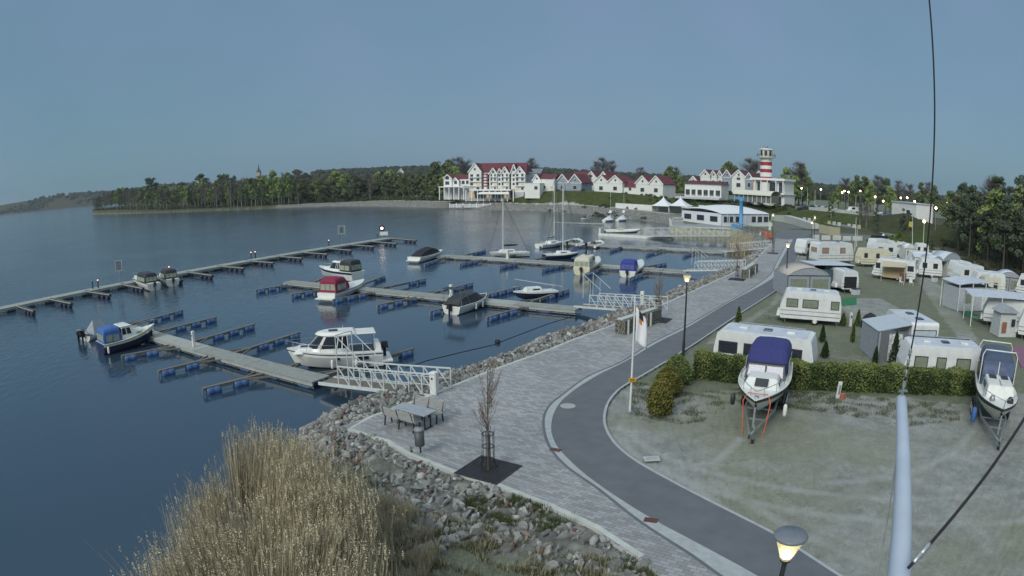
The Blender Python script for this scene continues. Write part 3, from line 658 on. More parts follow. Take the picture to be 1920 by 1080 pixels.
# crimson hood
t, L = place('motor_boat', 'white motorboat under a crimson hood on the middle dock', 'boat', (612, 566), (684, 541)); L = max(L, 6)
h, ST = hull_mb(L, 2.5, .9, white, charcoal, white, deck=white, sheer=.3, full=2.4); h.build('hull', parent=t); rubrail(ST, charcoal, .035).build('rub_rail', parent=t)
canopy(t, .4, 3.3, 1.08, .92, 1.5, crimson, slope=.8); cb = MB(); cb.tb(3.0, 5.3, .85, 3.4, 4.9, .45, .95, 1.3, white); cb.build('foredeck', parent=t, bevel=.05)
bp_ = MB(); bp_.box((-.25, 0, .35), (.6, 2.1, .12), whitedull); bp_.build('swim_platform', parent=t)
# grey covered runabout with arch
t, L = place('motor_boat', 'cream runabout with grey cover and raised black folding hood frame', 'boat', (846, 590), (912, 570)); L = max(L, 5)
h, ST = hull_mb(L, 2.2, .8, whitedull, cream, whitedull, deck=charcoal, sheer=.35); h.build('hull', parent=t); rubrail(ST, white, .04).build('rub_rail', parent=t)
mb = MB(); mb.loft([[(L * a, .98 * w, .82 + .2 * a), (L * a, .75 * w, .82 + hgt), (L * a, 0, .82 + hgt * 1.12), (L * a, -.75 * w, .82 + hgt), (L * a, -.98 * w, .82 + .2 * a)] for a, w, hgt in ((.04, .92, .1), (.1, .98, .55), (.3, 1, .75), (.52, 1, .85), (.7, .8, .35), (.88, .4, .2))], charcoal, smooth=False); mb.build('boat_cover', parent=t)
mb = MB(); mb.tube([(.3, 1.0, .85), (.1, .95, 2.3), (.1, -.95, 2.3), (.3, -1.0, .85)], .025, 6, steel); mb.tube([(1.6, 1.0, .85), (.9, .95, 2.25), (.9, -.95, 2.25), (1.6, -1.0, .85)], .025, 6, steel); mb.build('hood_frame', parent=t)
mb = MB(); mb.box((.5, 0, 2.32), (.9, 1.95, .09), charcoal); mb.build('folded_hood', parent=t, bevel=.04); outboard(t, 0, .4)
fenders(t, [(2.4, -1.12, .5), (3.6, -1.05, .5)])
# black covered
t, L = place('motor_boat', 'white motorboat fully covered in black canvas at the far dock tip', 'boat', (776, 493), (830, 480)); L = max(L, 6.5)
h, ST = hull_mb(L, 2.5, .85, white, charcoal, white, deck=white, sheer=.3); h.build('hull', parent=t)
mb = MB(); mb.loft([[(L * a, w, .88), (L * a, .8 * w, .9 + hgt * .8), (L * a, 0, .9 + hgt), (L * a, -.8 * w, .9 + hgt * .8), (L * a, -w, .88)] for a, w, hgt in ((.08, 1.0, .15), (.25, 1.08, .8), (.45, 1.08, 1.15), (.62, 1, .8), (.8, .7, .1))], black, smooth=False); mb.build('boat_cover', parent=t)
bp_ = MB(); bp_.box((-.25, 0, .35), (.6, 2.1, .12), whitedull); bp_.build('swim_platform', parent=t)
# cream cabin boat, blue hood boat
t, L = place('cabin_boat', 'cream high sided cabin boat with stern hood on the third dock', 'boat', (1090, 516), (1122, 497)); L = max(L, 6)
h, ST = hull_mb(L, 2.4, .95, cream, cream, cream, deck=whitedull, sheer=.4, full=2.6); h.build('hull', parent=t)
canopy(t, .1, 2.2, 1.05, .95, 1.35, mat('cream_canvas', (.55, .53, .42), .8), slope=.1); cabin(t, 2.1, 4.2, .95, 2.2, 3.8, .82, 1.0, 2.2, cream, (.45, .8), posts=4); outboard(t, 0, .45)
bow_rail(ST, .4, .6).build('bow_rail', parent=t); cb = MB(); cb.cyl((3.4, 0, 2.2), (3.3, 0, 2.9), .02, n=5, m=white); cb.build('antenna', parent=t)
t, L = place('cabin_boat', 'white boat with bright blue stern hood on the third dock', 'boat', (1176, 520), (1203, 500)); L = max(L, 5.5)
h, ST = hull_mb(L, 2.3, .8, whitedull, charcoal, white, deck=white, sheer=.4); h.build('hull', parent=t)
canopy(t, .1, 2.4, 1.0, .8, 1.4, mat('royal_canvas', (.03, .045, .26), .8, bump=.3), slope=.3, pm=mat('blue_pane', (.10, .12, .30), .2)); cb = MB(); cb.tb(2.3, 4.6, .85, 2.4, 4.2, .5, .85, 1.35, white); cb.build('foredeck', parent=t, bevel=.04); outboard(t, 0, .35)
bow_rail(ST, .4, .6).build('bow_rail', parent=t)
# sailing boats
def sail_boat(label, st, bw, Lmin, mast_px, mh, hm, strip, boomc=None, boom=True, stays=True, lowered=False, group='sailing boats moored in the harbour'):
    t, L = place('sailing_boat', label, 'sailing boat', st, bw, group); L = max(L, Lmin)
    h, ST = hull_mb(L, L * .34, .75, hm, charcoal, strip, deck=white, sheer=.25, full=2.0); h.build('hull', parent=t)
    cb = MB(); cb.tb(L * .35, L * .75, L * .11, L * .38, L * .68, L * .085, .78, 1.2, white); cb.build('cabin', parent=t, bevel=.04)
    for s in (1, -1): MB().box((L * .5, s * L * .105, 1.0), (L * .16, .03, .13), glass).build('window', parent=t)
    mx = L * mast_px
    if lowered:
        mb = MB(); mb.cyl((-.8, 0, 1.0), (L * .95, 0, 2.1), .045, n=8, m=paleal); mb.build('lowered_mast', parent=t)
        mb = MB(); mb.cyl((L * .9, 0, .9), (L * .9, 0, 2.1), .025, n=6, m=steel); mb.build('mast_crutch', parent=t); MB().cyl((.3, 0, .8), (.3, 0, 1.25), .025, n=6, m=steel).build('mast_crutch', parent=t)
    else:
        mb = MB(); mb.cyl((mx, 0, .9), (mx, 0, mh), .10, .08, n=8, m=paleal); mb.build('mast', parent=t)
        mb = MB(); mb.cyl((mx - .01, L * .12, mh * .55), (mx - .01, -L * .12, mh * .55), .018, n=5, m=paleal); mb.build('spreader', parent=t)
        rg = MB()
        for q in ((L, 0, .9), (0, 0, .8)): rg.cyl((mx, 0, mh * .97), q, .028, n=4, m=charcoal)
        for s in (1, -1): rg.cyl((mx, 0, mh * .95), (mx, s * L * .12, mh * .55), .013, n=4, m=paleal); rg.cyl((mx, s * L * .12, mh * .55), (mx, s * L * .15, .8), .013, n=4, m=paleal)
        rg.build('rigging', parent=t)
        if boom:
            mb = MB(); mb.cyl((mx, 0, 1.7), (mx - L * .38, 0, 1.65), .05, n=6, m=steel); mb.build('boom', parent=t)
            mb = MB(); mb.lathe([(0, 0), (.16, .1), (.14, L * .25), (.07, L * .37), (0, L * .38)], (0, 0, 0), 8, boomc or navy); o = mb.build('furled_sail', parent=t); o.location = (mx - .02, 0, 1.86); o.rotation_euler = (0, -pi / 2, 0)
    bow_rail(ST, .45, .7).build('bow_rail', parent=t); mb = MB(); P = ST[:3]; mb.tube([(x, w * .9, z + .5) for x, w, z in P[::-1]] + [(x, -w * .9, z + .5) for x, w, z in P], .016, 5, steel)
    for x, w, z in P:
        for s in (1, -1): mb.cyl((x, s * w * .9, z), (x, s * w * .9, z + .5), .013, n=4, m=steel)
    mb.build('stern_rail', parent=t)
    return t
sail_boat('pale grey sailing boat with black furled sail at the third dock', (990, 480), (944, 482), 6.5, .64, 9.2, whitedull, whitedull, black)
sail_boat('dark hulled white sailing boat between the third and fourth docks', (1020, 486), (1068, 484), 6.0, .52, 12.6, navyhull, white, navy, boom=False)
sail_boat('white sailing boat with tall mast lying behind the dark hulled one', (1010, 466), (1048, 462), 6.5, .62, 12.5, white, white, greycan)
sail_boat('little sailing boat with its mast lowered on the middle dock', (1041, 556), (981, 561), 4.8, .5, 0, navyhull, white, lowered=True)
# dinghies with boom tents and masts near the far shore
for (st, bw, lb, mh) in (((1132, 416), (1152, 415), 'white covered sailing dinghy, the first of two under the far tents', 9.5), ((1157, 415), (1177, 414), 'white covered sailing dinghy lying nearer the slipway than its twin', 11)):
    t, L = place('sailing_dinghy', lb, 'sailing dinghy', st, bw, 'covered sailing dinghies by the far shore'); L = max(L, 4.2)
    h, ST = hull_mb(L, 1.7, .55, white); h.build('hull', parent=t)
    MB().loft([[(L * a, w, .58), (L * a, 0, .6 + hh_), (L * a, -w, .58)] for a, w, hh_ in ((.05, .7, .3), (.3, .82, .8), (.55, .8, 1.3), (.75, .5, .5), (.9, .2, .1))], tent, smooth=False).build('boat_cover', parent=t)
    mb = MB(); mb.cyl((L * .62, 0, .5), (L * .62, 0, mh), .05, n=6, m=paleal); mb.build('mast', parent=t)
    MB().box((L * .6, 0, 2.9), (.12, 1.0, .9), whitedull, R=Matrix.Rotation(.5, 3, 'Y')).build('raised_board', parent=t)
# inflatables
def rib(label, st, bw, Lm, z=0.0, cover=None, group='inflatable boats'):
    t, L = place('inflatable_boat', label, 'inflatable boat', st, bw, group, z); L = max(L, Lm); W_ = L * .2
    mb = MB(); P = [(0, W_, .35), (L * .5, W_, .38), (L * .75, W_ * .85, .45), (L * .93, W_ * .4, .58), (L, 0, .65)]
    mb.tube(P + [(x, -y, z_) for x, y, z_ in P[-2::-1]], .24, 10, whitedull); mb.build('tube', parent=t)
    mb = MB(); mb.tb(.05, L * .85, W_ * .8, .05, L * .9, W_ * .8, -.1, .28, charcoal); mb.build('floor', parent=t)
    mb = MB(); mb.tb(L * .35, L * .6, .35, L * .38, L * .5, .3, .25, 1.0, cover or charcoal); mb.build('console', parent=t, bevel=.04); outboard(t, 0, .35, 1.2); return t
rib('grey inflatable boat with a dark console by the fourth dock', (1064, 463), (1083, 455), 4.0)
rib('grey inflatable boat with a big black outboard at the fourth dock', (1100, 466), (1126, 459), 4.6)
# work pontoon with inflatable on it
a = at(1122, 442, 0); b = at(1258, 450, 0); d = b - a; t = thing('work_pontoon', 'long low white work pontoon beside the wide gangway', 'pontoon', (a.x, a.y, 0), atan2(d.y, d.x)); L = d.length
mb = MB(); mb.box((L / 2, 1.1, .15), (L, 2.4, .7), whitedull); mb.build('pontoon_body', parent=t, bevel=.06)
mb = MB(); mb.box((L / 2, 1.1, .515), (L - .3, 2.1, .04), deckpale); mb.build('deck', parent=t)
mb = MB(); mb.box((.3, 1.1, 1.1), (.4, 2.2, 1.2), whitedull); mb.build('end_screen', parent=t)
rib('beige and black inflatable lying on the white work pontoon', (1133, 436), (1200, 436), 6, z=.55, cover=cream, group=None)
# open boats on the far jetty
t, L = place('jet_boat', 'small white water scooter on the jetty by the far shore', 'water scooter', (1090, 412), (1101, 412), None); L = max(L, 3)
h, ST = hull_mb(L, 1.2, .5, white); h.build('hull', parent=t); mb = MB(); mb.tb(.8, 1.9, .25, .9, 1.6, .18, .5, 1.0, charcoal); mb.bar((1.7, 0, .9), (2.0, 0, 1.35), .12, whitedull); mb.build('seat', parent=t)

# ------------------------------------------------------------------ docks
def float_mb(L=1.0, r=.30, m=floatblue):
    mb = MB(); mb.lathe([(0, -L / 2), (r * .8, -L / 2), (r, -L / 2 + .06), (r, -.12), (r * .93, -.09), (r * .93, .09), (r, .12), (r, L / 2 - .06), (r * .8, L / 2), (0, L / 2)], n=14, m=m)
    mb.v = [(z, y, x) for x, y, z in mb.v]; mb.f = [f[::-1] for f in mb.f]; return mb
FM = float_mb(); 
fl0 = FM.build('float'); FDATA = fl0.data; bpy.data.objects.remove(fl0)
blk = mat('dark_float', (.03, .035, .07), .5, var=.2); fl1 = float_mb(.55, .30, blk).build('float'); FDATA2 = fl1.data; bpy.data.objects.remove(fl1)
def dock(label, P, w, fingers, z=.55, kind='a', cat='dock', name='floating_dock', deck=None):
    a = at(*P[0], z); b = at(*P[1], z); d = b - a; L = d.length; rz = atan2(d.y, d.x)
    t = thing(name, label, cat, (a.x, a.y, 0), rz, 'floating docks of the harbour'); Rm = Matrix.Rotation(-rz, 3, 'Z')
    def loc(p): q = Rm @ (p - Vector((a.x, a.y, 0))); return q
    mb = MB(); n = max(1, round(L / 6)); 
    for k in range(n):
        x0, x1 = L * k / n, L * (k + 1) / n; mb.box(((x0 + x1) / 2, 0, z - .06), (x1 - x0 - .04, w, .10), [deckm, deckpale][(k % 3 == 1)] if not deck else deck); mb.build('walkway_section', parent=t); mb = MB()
    mb = MB()
    for s in (1, -1):
        mb.box((L / 2, s * (w / 2 - .05), z - .21), (L, .12, .18), deckpale); mb.box((L / 2, s * (w / 2 - .1), z - .42), (L, .06, .05), steel)
        k = 0
        while k < L: mb.box((k + .3, s * (w / 2 - .1), z - .36), (.10, .1, .32), charcoal); k += 1.5
    mb.build('side_beam', parent=t)
    k = 1.0; mb = MB()
    while k < L - .5:
        MB().box((k, 0, .06), (.9, w * .82, .45), floatblue if kind == 'a' else blk).build('pontoon', parent=t, bevel=.05); k += 3.0
    for F_ in fingers:
        r, tp = F_[0], F_[1]; nf = F_[2]
        p = loc(at(*r, z)); q = loc(at(*tp, z)); p.z = q.z = z - (.14 if kind == 'a' else .02); u = (q - p); p += u.normalized() * .25; Lf = u.length; u.normalize(); ang = atan2(u.y, u.x)
        mb = MB(); mb.bar(p, q, .26 if kind == 'a' else .5, wood if kind == 'a' else deckpale, .10); 
        pr = Vector((-u.y, u.x, 0))
        if kind == 'a':
            mb.bar(p + Vector((.9, 0, -.03)), p + u * 1.7 + Vector((0, 0, -.03)), .1, wood); mb.bar(p + Vector((-.9, 0, -.03)), p + u * 1.7 + Vector((0, 0, -.03)), .1, wood)
            mb.bar(p + Vector((0, 0, -.14)), q + Vector((0, 0, -.14)), .12, steel)
            mb.bar(q, q + Vector((0, 0, -.55)), .07, steel)
        else: mb.bar(p + Vector((0, 0, -.1)), q + Vector((0, 0, -.1)), .3, charcoal)
        fo = mb.build('finger', parent=t)
        for k in range(nf):
            f = bpy.data.objects.new('float', FDATA if kind == 'a' else FDATA2); COL.objects.link(f); f.parent = fo
            sp = F_[3] if len(F_) > 3 else (1.55 if kind == 'a' else 1.25)
            c = q - u * (.75 + sp * k) ; f.location = (c.x, c.y, .13 if kind == 'a' else .1); f.rotation_euler.z = ang if kind == 'a' else ang + pi / 2
    return t
D1 = dock('nearest floating dock with wide blue floats reaching the long truss gangway', [(240, 612), (602, 710)], 1.55,
     [((331, 645), (227, 664), 2, 1.9), ((408, 665), (296, 692), 2, 2.0), ((500, 695), (379, 724.6), 2, 2.0), ((243, 606), (342, 579), 3, 1.75), ((290, 620), (405, 592), 3, 1.75), ((358, 638), (476, 605), 3, 1.75), ((436, 659), (561, 620), 3, 1.75), ((520, 690), (640, 652), 2, 1.9), ((600, 702), (774, 650), 1, 2.6)])
D2 = dock('second floating dock carrying the crimson hooded boat', [(540, 527), (1085, 578)], 1.75,
     [((542, 531), (479, 542), 3, 1.6), ((608, 539), (546, 550), 3, 1.6), ((708, 543), (624, 559.6), 3, 1.6), ((783, 554), (707, 569.6), 3, 2.0), ((870, 567), (806, 581), 2, 1.6), ((996, 569), (912, 592), 3, 1.5),
      ((585, 528), (612, 516), 1), ((670, 534), (721, 515), 2, 1.6), ((714.6, 538), (798, 520.4), 2, 1.7), ((810, 547), (886, 528), 3, 1.6), ((896, 555), (975, 534.6), 4, 1.5), ((994, 562.7), (1066, 540), 3, 1.6)])
D3 = dock('third floating dock with the blue and cream hooded boats', [(832, 478), (1290, 508)], 1.8,
     [((836, 480), (796, 493), 3, 1.5), ((905, 484.6), (862, 493), 3, 1.5), ((975, 490), (937, 498), 3, 1.5), ((1059, 494), (1016, 503), 4, 1.4), ((1130, 500), (1098, 511), 3, 1.5), ((1217, 506), (1180, 520), 3, 1.5),
      ((865, 478), (910, 467.5), 3, 1.5), ((936, 482), (993, 470), 2), ((1000, 485), (1060, 473), 2), ((1200, 500), (1249, 491), 2)])
D4 = dock('fourth floating dock, the farthest one with blue floats', [(1008, 453), (1356, 471)], 2.0,
     [((1168, 460), (1143, 468), 3, 1.4), ((1242, 465), (1211, 475), 3, 1.4), ((1305, 469), (1281, 477), 3, 1.4), ((1094, 457), (1071, 463), 3, 1.4), ((1040, 455), (1012, 461), 2)])
pier_f = [((33, 573), (64.6, 582.5)), ((92, 559.6), (135, 568)), ((158, 545), (207, 552)), ((225, 531.5), (269, 540)), ((300, 517), (341.6, 525)), ((348, 508.5), (399, 516)), ((404, 498), (458, 502)), ((456, 487.7), (513.5, 492)), ((510, 479), (566.7, 483.5)), ((558, 472), (614.6, 476)), ((604, 464), (660, 469)), ((646, 457.5), (702, 461.7)), ((690, 451.7), (743.8, 456)), ((733, 446.5), (781, 450))]
PA_, PB_ = (-30, 584), (731, 445.5)
D5 = dock('long outer pier bordering the open lake with low lamps', [PA_, PB_], 2.2, [(a, b, 3) for a, b in pier_f], z=.60, kind='b', cat='pier', name='outer_pier', deck=mat('pier_concrete', (.29, .315, .285), .8, var=.1, sc=2, dirt=.5))
# small far jetty
D6 = dock('narrow jetty lying along the far stone shore', [(1038, 416), (1132, 419)], 1.2, [], z=.4, kind='b', cat='jetty', name='jetty')
# gangways
def gangway(label, base, tip, zb, zt, w, h=1.1, n=7, tall=True, tallf=.28, railn=2, rail2=True):
    a = at(*base, zb); b = at(*tip, zt); d = b - a; L = d.xy.length; rz = atan2(d.y, d.x)
    t = thing('gangway', label, 'gangway', (a.x, a.y, zb), rz, 'white truss gangways to the docks'); s0 = (zt - zb) / L
    mb = MB(); mb.bar((0, 0, -.05), (L, 0, zt - zb - .05), w - .12, wood, .06); mb.build('deck', parent=t)
    for s in (1, -1):
        mb = MB(); y = s * w / 2; zz = lambda x: x * s0
        mb.bar((0, y, -.05), (L, y, zz(L) - .05), .10, paleal, .18)
        x1 = L * .80 if rail2 else L
        mb.bar((0, y, h), (x1, y, zz(x1) + h), .07, paleal); mb.bar((0, y, h * .5), (x1, y, zz(x1) + h * .5), .035, paleal)
        for k in range(n + 1):
            x = x1 * k / n; mb.bar((x, y, zz(x)), (x, y, zz(x) + h), .06, paleal)
            if k < n: x2 = x1 * (k + 1) / n; mb.bar((x, y, zz(x) + 0.0), (x2, y, zz(x2) + h), .055, paleal) if s0 > 9 else mb.bar((x, y, zz(x)), (x2, y, zz(x2) + h), .055, paleal)
        mb.build('railing', parent=t)
    if tall:
        mb = MB(); x = L * (1 - tallf)
        for y in (w / 2 + .02, -w / 2 - .02):
            mb.bar((x, y, 0), (x, y, 2.2), .045, paleal); mb.bar((x, y, 2.18), (x - L * .22, y, 1.0), .035, paleal); mb.bar((x - .85, y, 0), (x - .85, y, 1.55), .035, paleal)
        mb.bar((x, w / 2, 2.2), (x, -w / 2, 2.2), .045, paleal); mb.build('lifting_frame', parent=t)
    return t
gangway('long white truss gangway from the paved terrace down to the nearest dock', (832, 735), (612, 712), 1.48, .60, 1.3, n=8, tallf=.2)
gangway('truss gangway with tall lifting frame behind the white flag', (1243, 583), (1085, 572), 1.48, .60, 1.3, n=8, tallf=.12)
gangway('gangway to the third dock behind the first lit lamp', (1395, 504), (1284, 506), 1.48, .60, 1.3, n=7, tallf=.15)
gangway('gangway to the fourth dock between reeds and the farthest saplings', (1444, 463), (1352, 471), 1.48, .55, 1.3, n=7, tall=False)
gangway('wide level truss bridge in front of the sheet piled quay', (1366, 441), (1210, 441), 1.4, .9, 2.2, h=1.5, n=11, tall=False, rail2=False)
# ------------------------------------------------------------------ stones, reeds, grass
def stonemat():
    m = bpy.data.materials.new('riprap_stone'); m.use_nodes = True; n = m.node_tree; p = n.nodes['Principled BSDF']; p.inputs['Roughness'].default_value = .85
    a = n.nodes.new('ShaderNodeAttribute'); a.attribute_name = 'tone'; r = n.nodes.new('ShaderNodeValToRGB'); e = r.color_ramp.elements
    while len(e) < 6: e.new(.5)
    for k, (po, c) in enumerate([(0, (.075, .078, .075)), (.3, (.18, .185, .175)), (.6, (.29, .295, .28)), (.82, (.44, .445, .42)), (.9, (.19, .135, .11)), (1, (.13, .085, .07))]): e[k].position = po; e[k].color = (*c, 1)
    n.links.new(a.outputs['Fac'], r.inputs['Fac'])
    tc = n.nodes.new('ShaderNodeTexCoord'); no = n.nodes.new('ShaderNodeTexNoise'); no.inputs['Scale'].default_value = 9; no.inputs['Detail'].default_value = 6; n.links.new(tc.outputs['Object'], no.inputs['Vector'])
    mx = n.nodes.new('ShaderNodeMix'); mx.data_type = 'RGBA'; mx.blend_type = 'MULTIPLY'; mx.inputs[0].default_value = .6; n.links.new(r.outputs['Color'], mx.inputs[6]); n.links.new(no.outputs['Fac'], mx.inputs[7])
    mr = n.nodes.new('ShaderNodeMapRange'); mr.inputs[1].default_value = .3; mr.inputs[2].default_value = .7; mr.inputs[3].default_value = .55; mr.inputs[4].default_value = 1.3; n.links.new(no.outputs['Fac'], mr.inputs[0]); n.links.new(mr.outputs[0], mx.inputs[7])
    n.links.new(mx.outputs[2], p.inputs['Base Color']); return m
def stone_templates(k=10):
    T = []
    for s_ in range(k):
        bm = bmesh.new(); bmesh.ops.create_icosphere(bm, subdivisions=2, radius=1.0); r = np.random.default_rng(s_)
        V = np.array([v.co[:] for v in bm.verts]); F_ = np.array([[v.index for v in f.verts] for f in bm.faces])
        for _ in range(11):       # cut facets like broken rock
            nrm = r.normal(size=3); nrm /= np.linalg.norm(nrm); d = r.uniform(.45, .8); pr = V @ nrm; V = V - np.outer(np.maximum(pr - d, 0), nrm)
        V *= r.uniform(.75, 1.2, 3) * np.array([1.15, .9, .62]); T.append((V, F_)); bm.free()
    return T
def scatter_stones(name, pts, sizes, label):
    T = stone_templates(); r = np.random.default_rng(5); VV, FF, TT, base = [], [], [], 0
    for (x, y, z), s_ in zip(pts, sizes):
        V, F_ = T[r.integers(len(T))]
        q = r.normal(size=(3, 3)); q[2] += np.array([0, 0, 2.0]); Q, _ = np.linalg.qr(q.T); Rm = Q.T
        V = (V * s_) @ Rm + (x, y, z + s_ * .15); VV.append(V); FF.append(F_ + base); base += len(V); TT.append(np.full(len(F_), min(1, max(0, r.beta(2.2, 2.4) * .84 if r.random() < .94 else r.uniform(.88, 1)))))
    o = npmesh(name, np.concatenate(VV), np.concatenate(FF), [stonemat()], tone=np.concatenate(TT)); return tag(o, label, 'stones', None, 'stuff')
r_ = np.random.default_rng(11)
PP = PL + RRt
def inside_prom(X, Y): return sdist(X, Y, PP)
N_ = 210000; X = r_.uniform(-14, 45, N_); Y = r_.uniform(14, 100, N_)
H_, d_, _, _, _, R_ = HH(X, Y); ip = inside_prom(X, Y)
wz = sdist(X, Y, A([(530, 840), (560, 812), (637, 800), (764, 853), (922, 907), (1084, 964), (1150, 1010), (1205, 1052), (1230, 1095), (1120, 1085), (1000, 1055), (900, 1030), (790, 1040), (735, 960), (700, 890), (600, 862)], 1.0))
edge_ok = (ip > -3.2) & (d_ > -.9) & (d_ < 4.2) & (Y > 25.5)
keep = (ip < .0) & (X < 43) & (d_ > -1.0) & (edge_ok | (wz > -.2 + r_.normal(size=N_) * .35) & ((np.sin(X * 1.9 + 2 * np.sin(Y * 1.1)) * np.sin(Y * 2.3 + X) < .55) | (wz > 1.6)))
dens = np.where(R_ < 32, 1.0, np.clip(32 / R_, .25, 1) ** .6)
keep &= r_.random(N_) < dens
# reject stones closer than their size
cell = {}; pts = []; szs = []
order = np.nonzero(keep)[0]
for i in order:
    s_ = float(np.clip(r_.lognormal(-2.05, .36), .07, .28)) * (1.0 if R_[i] < 40 else 1.25)
    kx, ky = int(X[i] / .14), int(Y[i] / .14)
    if (kx, ky) in cell: continue
    cell[(kx, ky)] = 1; pts.append((X[i], Y[i], H_[i])); szs.append(s_)
scatter_stones('riprap_stones', pts, szs, 'loose grey and rusty stones covering the bank below the paved terrace')
straw = leafmat('reed_straw', (.16, .145, .10), (.60, .53, .36), .8)
def reeds(name, poly_px, z, n, h0, h1, label, w=.012, seed=1, plume=True, lean=(.05, 0)):
    P = A(poly_px, z); xs = [p.x for p in P]; ys = [p.y for p in P]; r = np.random.default_rng(seed)
    X = r.uniform(min(xs), max(xs), n * 4); Y = r.uniform(min(ys), max(ys), n * 4); d = sdist(X, Y, P)
    cl = np.sin(X * 1.7 + np.sin(Y * 1.3) * 2) * np.sin(Y * 1.9 + 1.0)
    k = (d > 0) & (r.random(n * 4) < (.65 + .35 * cl) * np.clip(.12 + d / 1.3, 0, 1)); X, Y, d = X[k][:n], Y[k][:n], d[k][:n]; n = len(X)
    Z = np.maximum(HH(X, Y)[0], -.1); Hh = (h0 + (h1 - h0) * r.beta(2.2, 1.3, n)) * np.where(r.random(n) < .12, r.uniform(.45, .8, n), 1) * (1 + .07 * np.sin(X * 1.3 + Y * .7) + .05 * np.sin(X * 3.1 - Y * 2.3)); ax = (lean[0] + .10 * np.sin(X * .9 + Y * .5) + r.normal(0, .055, n) + np.where(r.random(n) < .06, r.normal(0, .3, n), 0)) * Hh; ay = (lean[1] + .08 * np.cos(Y * .8 - X * .6) + r.normal(0, .055, n)) * Hh
    ang = r.uniform(0, pi, n); cx, cy = np.cos(ang), np.sin(ang)
    fr = np.array([0, .45, .8, 1.0]); wd = np.array([1, .8, .5, .25]) * w
    V = []; 
    for f_, w__ in zip(fr, wd):
        bx = X + ax * f_ ** 1.8; by = Y + ay * f_ ** 1.8; bz = Z + Hh * f_
        V.append(np.stack([bx - cx * w__, by - cy * w__, bz], 1)); V.append(np.stack([bx + cx * w__, by + cy * w__, bz], 1))
    V = np.stack(V, 1)          # n,8,3
    b = (np.arange(n) * 8)[:, None]; F_ = np.concatenate([b + np.array([[2 * j, 2 * j + 1, 2 * j + 3, 2 * j + 2]]) for j in range(3)], 0)
    tone = np.concatenate([np.clip(r.beta(2, 2.2, n) * q_, 0, 1) for q_ in (.75, 1.0, 1.15)])
    Vs, Fs, Ts = [V.reshape(-1, 3)], [F_], [tone]; base = len(Vs[0])
    # leaves
    m = int(n * 1.2); i = r.integers(0, n, m); f_ = r.uniform(.2, .8, m); a2 = r.uniform(0, 2 * pi, m); ln = r.uniform(.25, .6, m)
    ox, oy, oz = X[i] + ax[i] * f_ ** 1.8, Y[i] + ay[i] * f_ ** 1.8, Z[i] + Hh[i] * f_
    dx, dy = np.cos(a2), np.sin(a2); w2 = w * .6; dx, dy = dx * .4, dy * .4
    V = np.stack([np.stack([ox, oy, oz], 1), np.stack([ox + dx * ln * .5 - dy * w2, oy + dy * ln * .5 + dx * w2, oz + ln * .55], 1), np.stack([ox + dx * ln, oy + dy * ln, oz + ln * .95], 1), np.stack([ox + dx * ln * .5 + dy * w2, oy + dy * ln * .5 - dx * w2, oz + ln * .5], 1)], 1)
    Vs.append(V.reshape(-1, 3)); Fs.append(base + np.arange(m * 4).reshape(-1, 4)); Ts.append(r.uniform(0, .7, m)); base += m * 4
    if plume:
        q = 12; i = np.repeat(np.nonzero(r.random(n) < .20)[0], q); m = len(i); t = np.tile(np.arange(q) / q, m // q)
        ox, oy, oz = X[i] + ax[i] * (1 + .05 * t), Y[i] + ay[i] * (1 + .05 * t), Z[i] + Hh[i] - .16 + t * .30
        a2 = r.uniform(0, 2 * pi, m); ln = .010 + .028 * np.sin(pi * (t * .8 + .15)); dx, dy = np.cos(a2), np.sin(a2)
        V = np.stack([np.stack([ox, oy, oz], 1), np.stack([ox + dx * ln - dy * ln * .35, oy + dy * ln + dx * ln * .35, oz + ln * .4], 1), np.stack([ox + dx * ln * 1.5, oy + dy * ln * 1.5, oz - ln * .1], 1), np.stack([ox + dx * ln + dy * ln * .3, oy + dy * ln - dx * ln * .3, oz - ln * .25], 1)], 1)
        Vs.append(V.reshape(-1, 3)); Fs.append(base + np.arange(m * 4).reshape(-1, 4)); Ts.append(r.uniform(.35, .9, m)); base += m * 4
    o = npmesh(name, np.concatenate(Vs), np.concatenate(Fs), [straw], tone=np.concatenate(Ts)); return tag(o, label, 'reeds', None, 'stuff')
reeds('reed_bed', [(250, 1400), (285, 1260), (330, 1200), (400, 1150), (440, 1110), (520, 1090), (700, 1100), (755, 1150), (780, 1400), (300, 1600)], .1, 8600, 2.1, 3.0, 'dry straw coloured reeds with feathery plumes filling the near shore', seed=1, w=.0095)
reeds('reed_bed', [(425, 950), (450, 926), (520, 925), (580, 975), (640, 1015), (700, 1055), (745, 1110), (730, 1180), (540, 1150), (480, 1020)], .1, 5600, 2.3, 3.15, 'taller tan reed clump reaching out into the dark water', seed=2, w=.010)
reeds('reed_bed', [(362, 990), (385, 948), (430, 940), (470, 1030), (430, 1090), (340, 1110), (320, 1060)], .05, 900, 1.3, 2.3, 'sparse outlying reeds left of the tall tan clump', seed=9, w=.008)
reeds('reed_bed', [(1362, 476), (1395, 484), (1408, 476), (1420, 463), (1408, 452), (1380, 453), (1362, 464)], .1, 1800, 1.3, 2.2, 'tan reed patch between the two farthest gangways', seed=3, w=.03)
grassm = leafmat('grass_blades', (.028, .045, .014), (.12, .14, .055), .8)
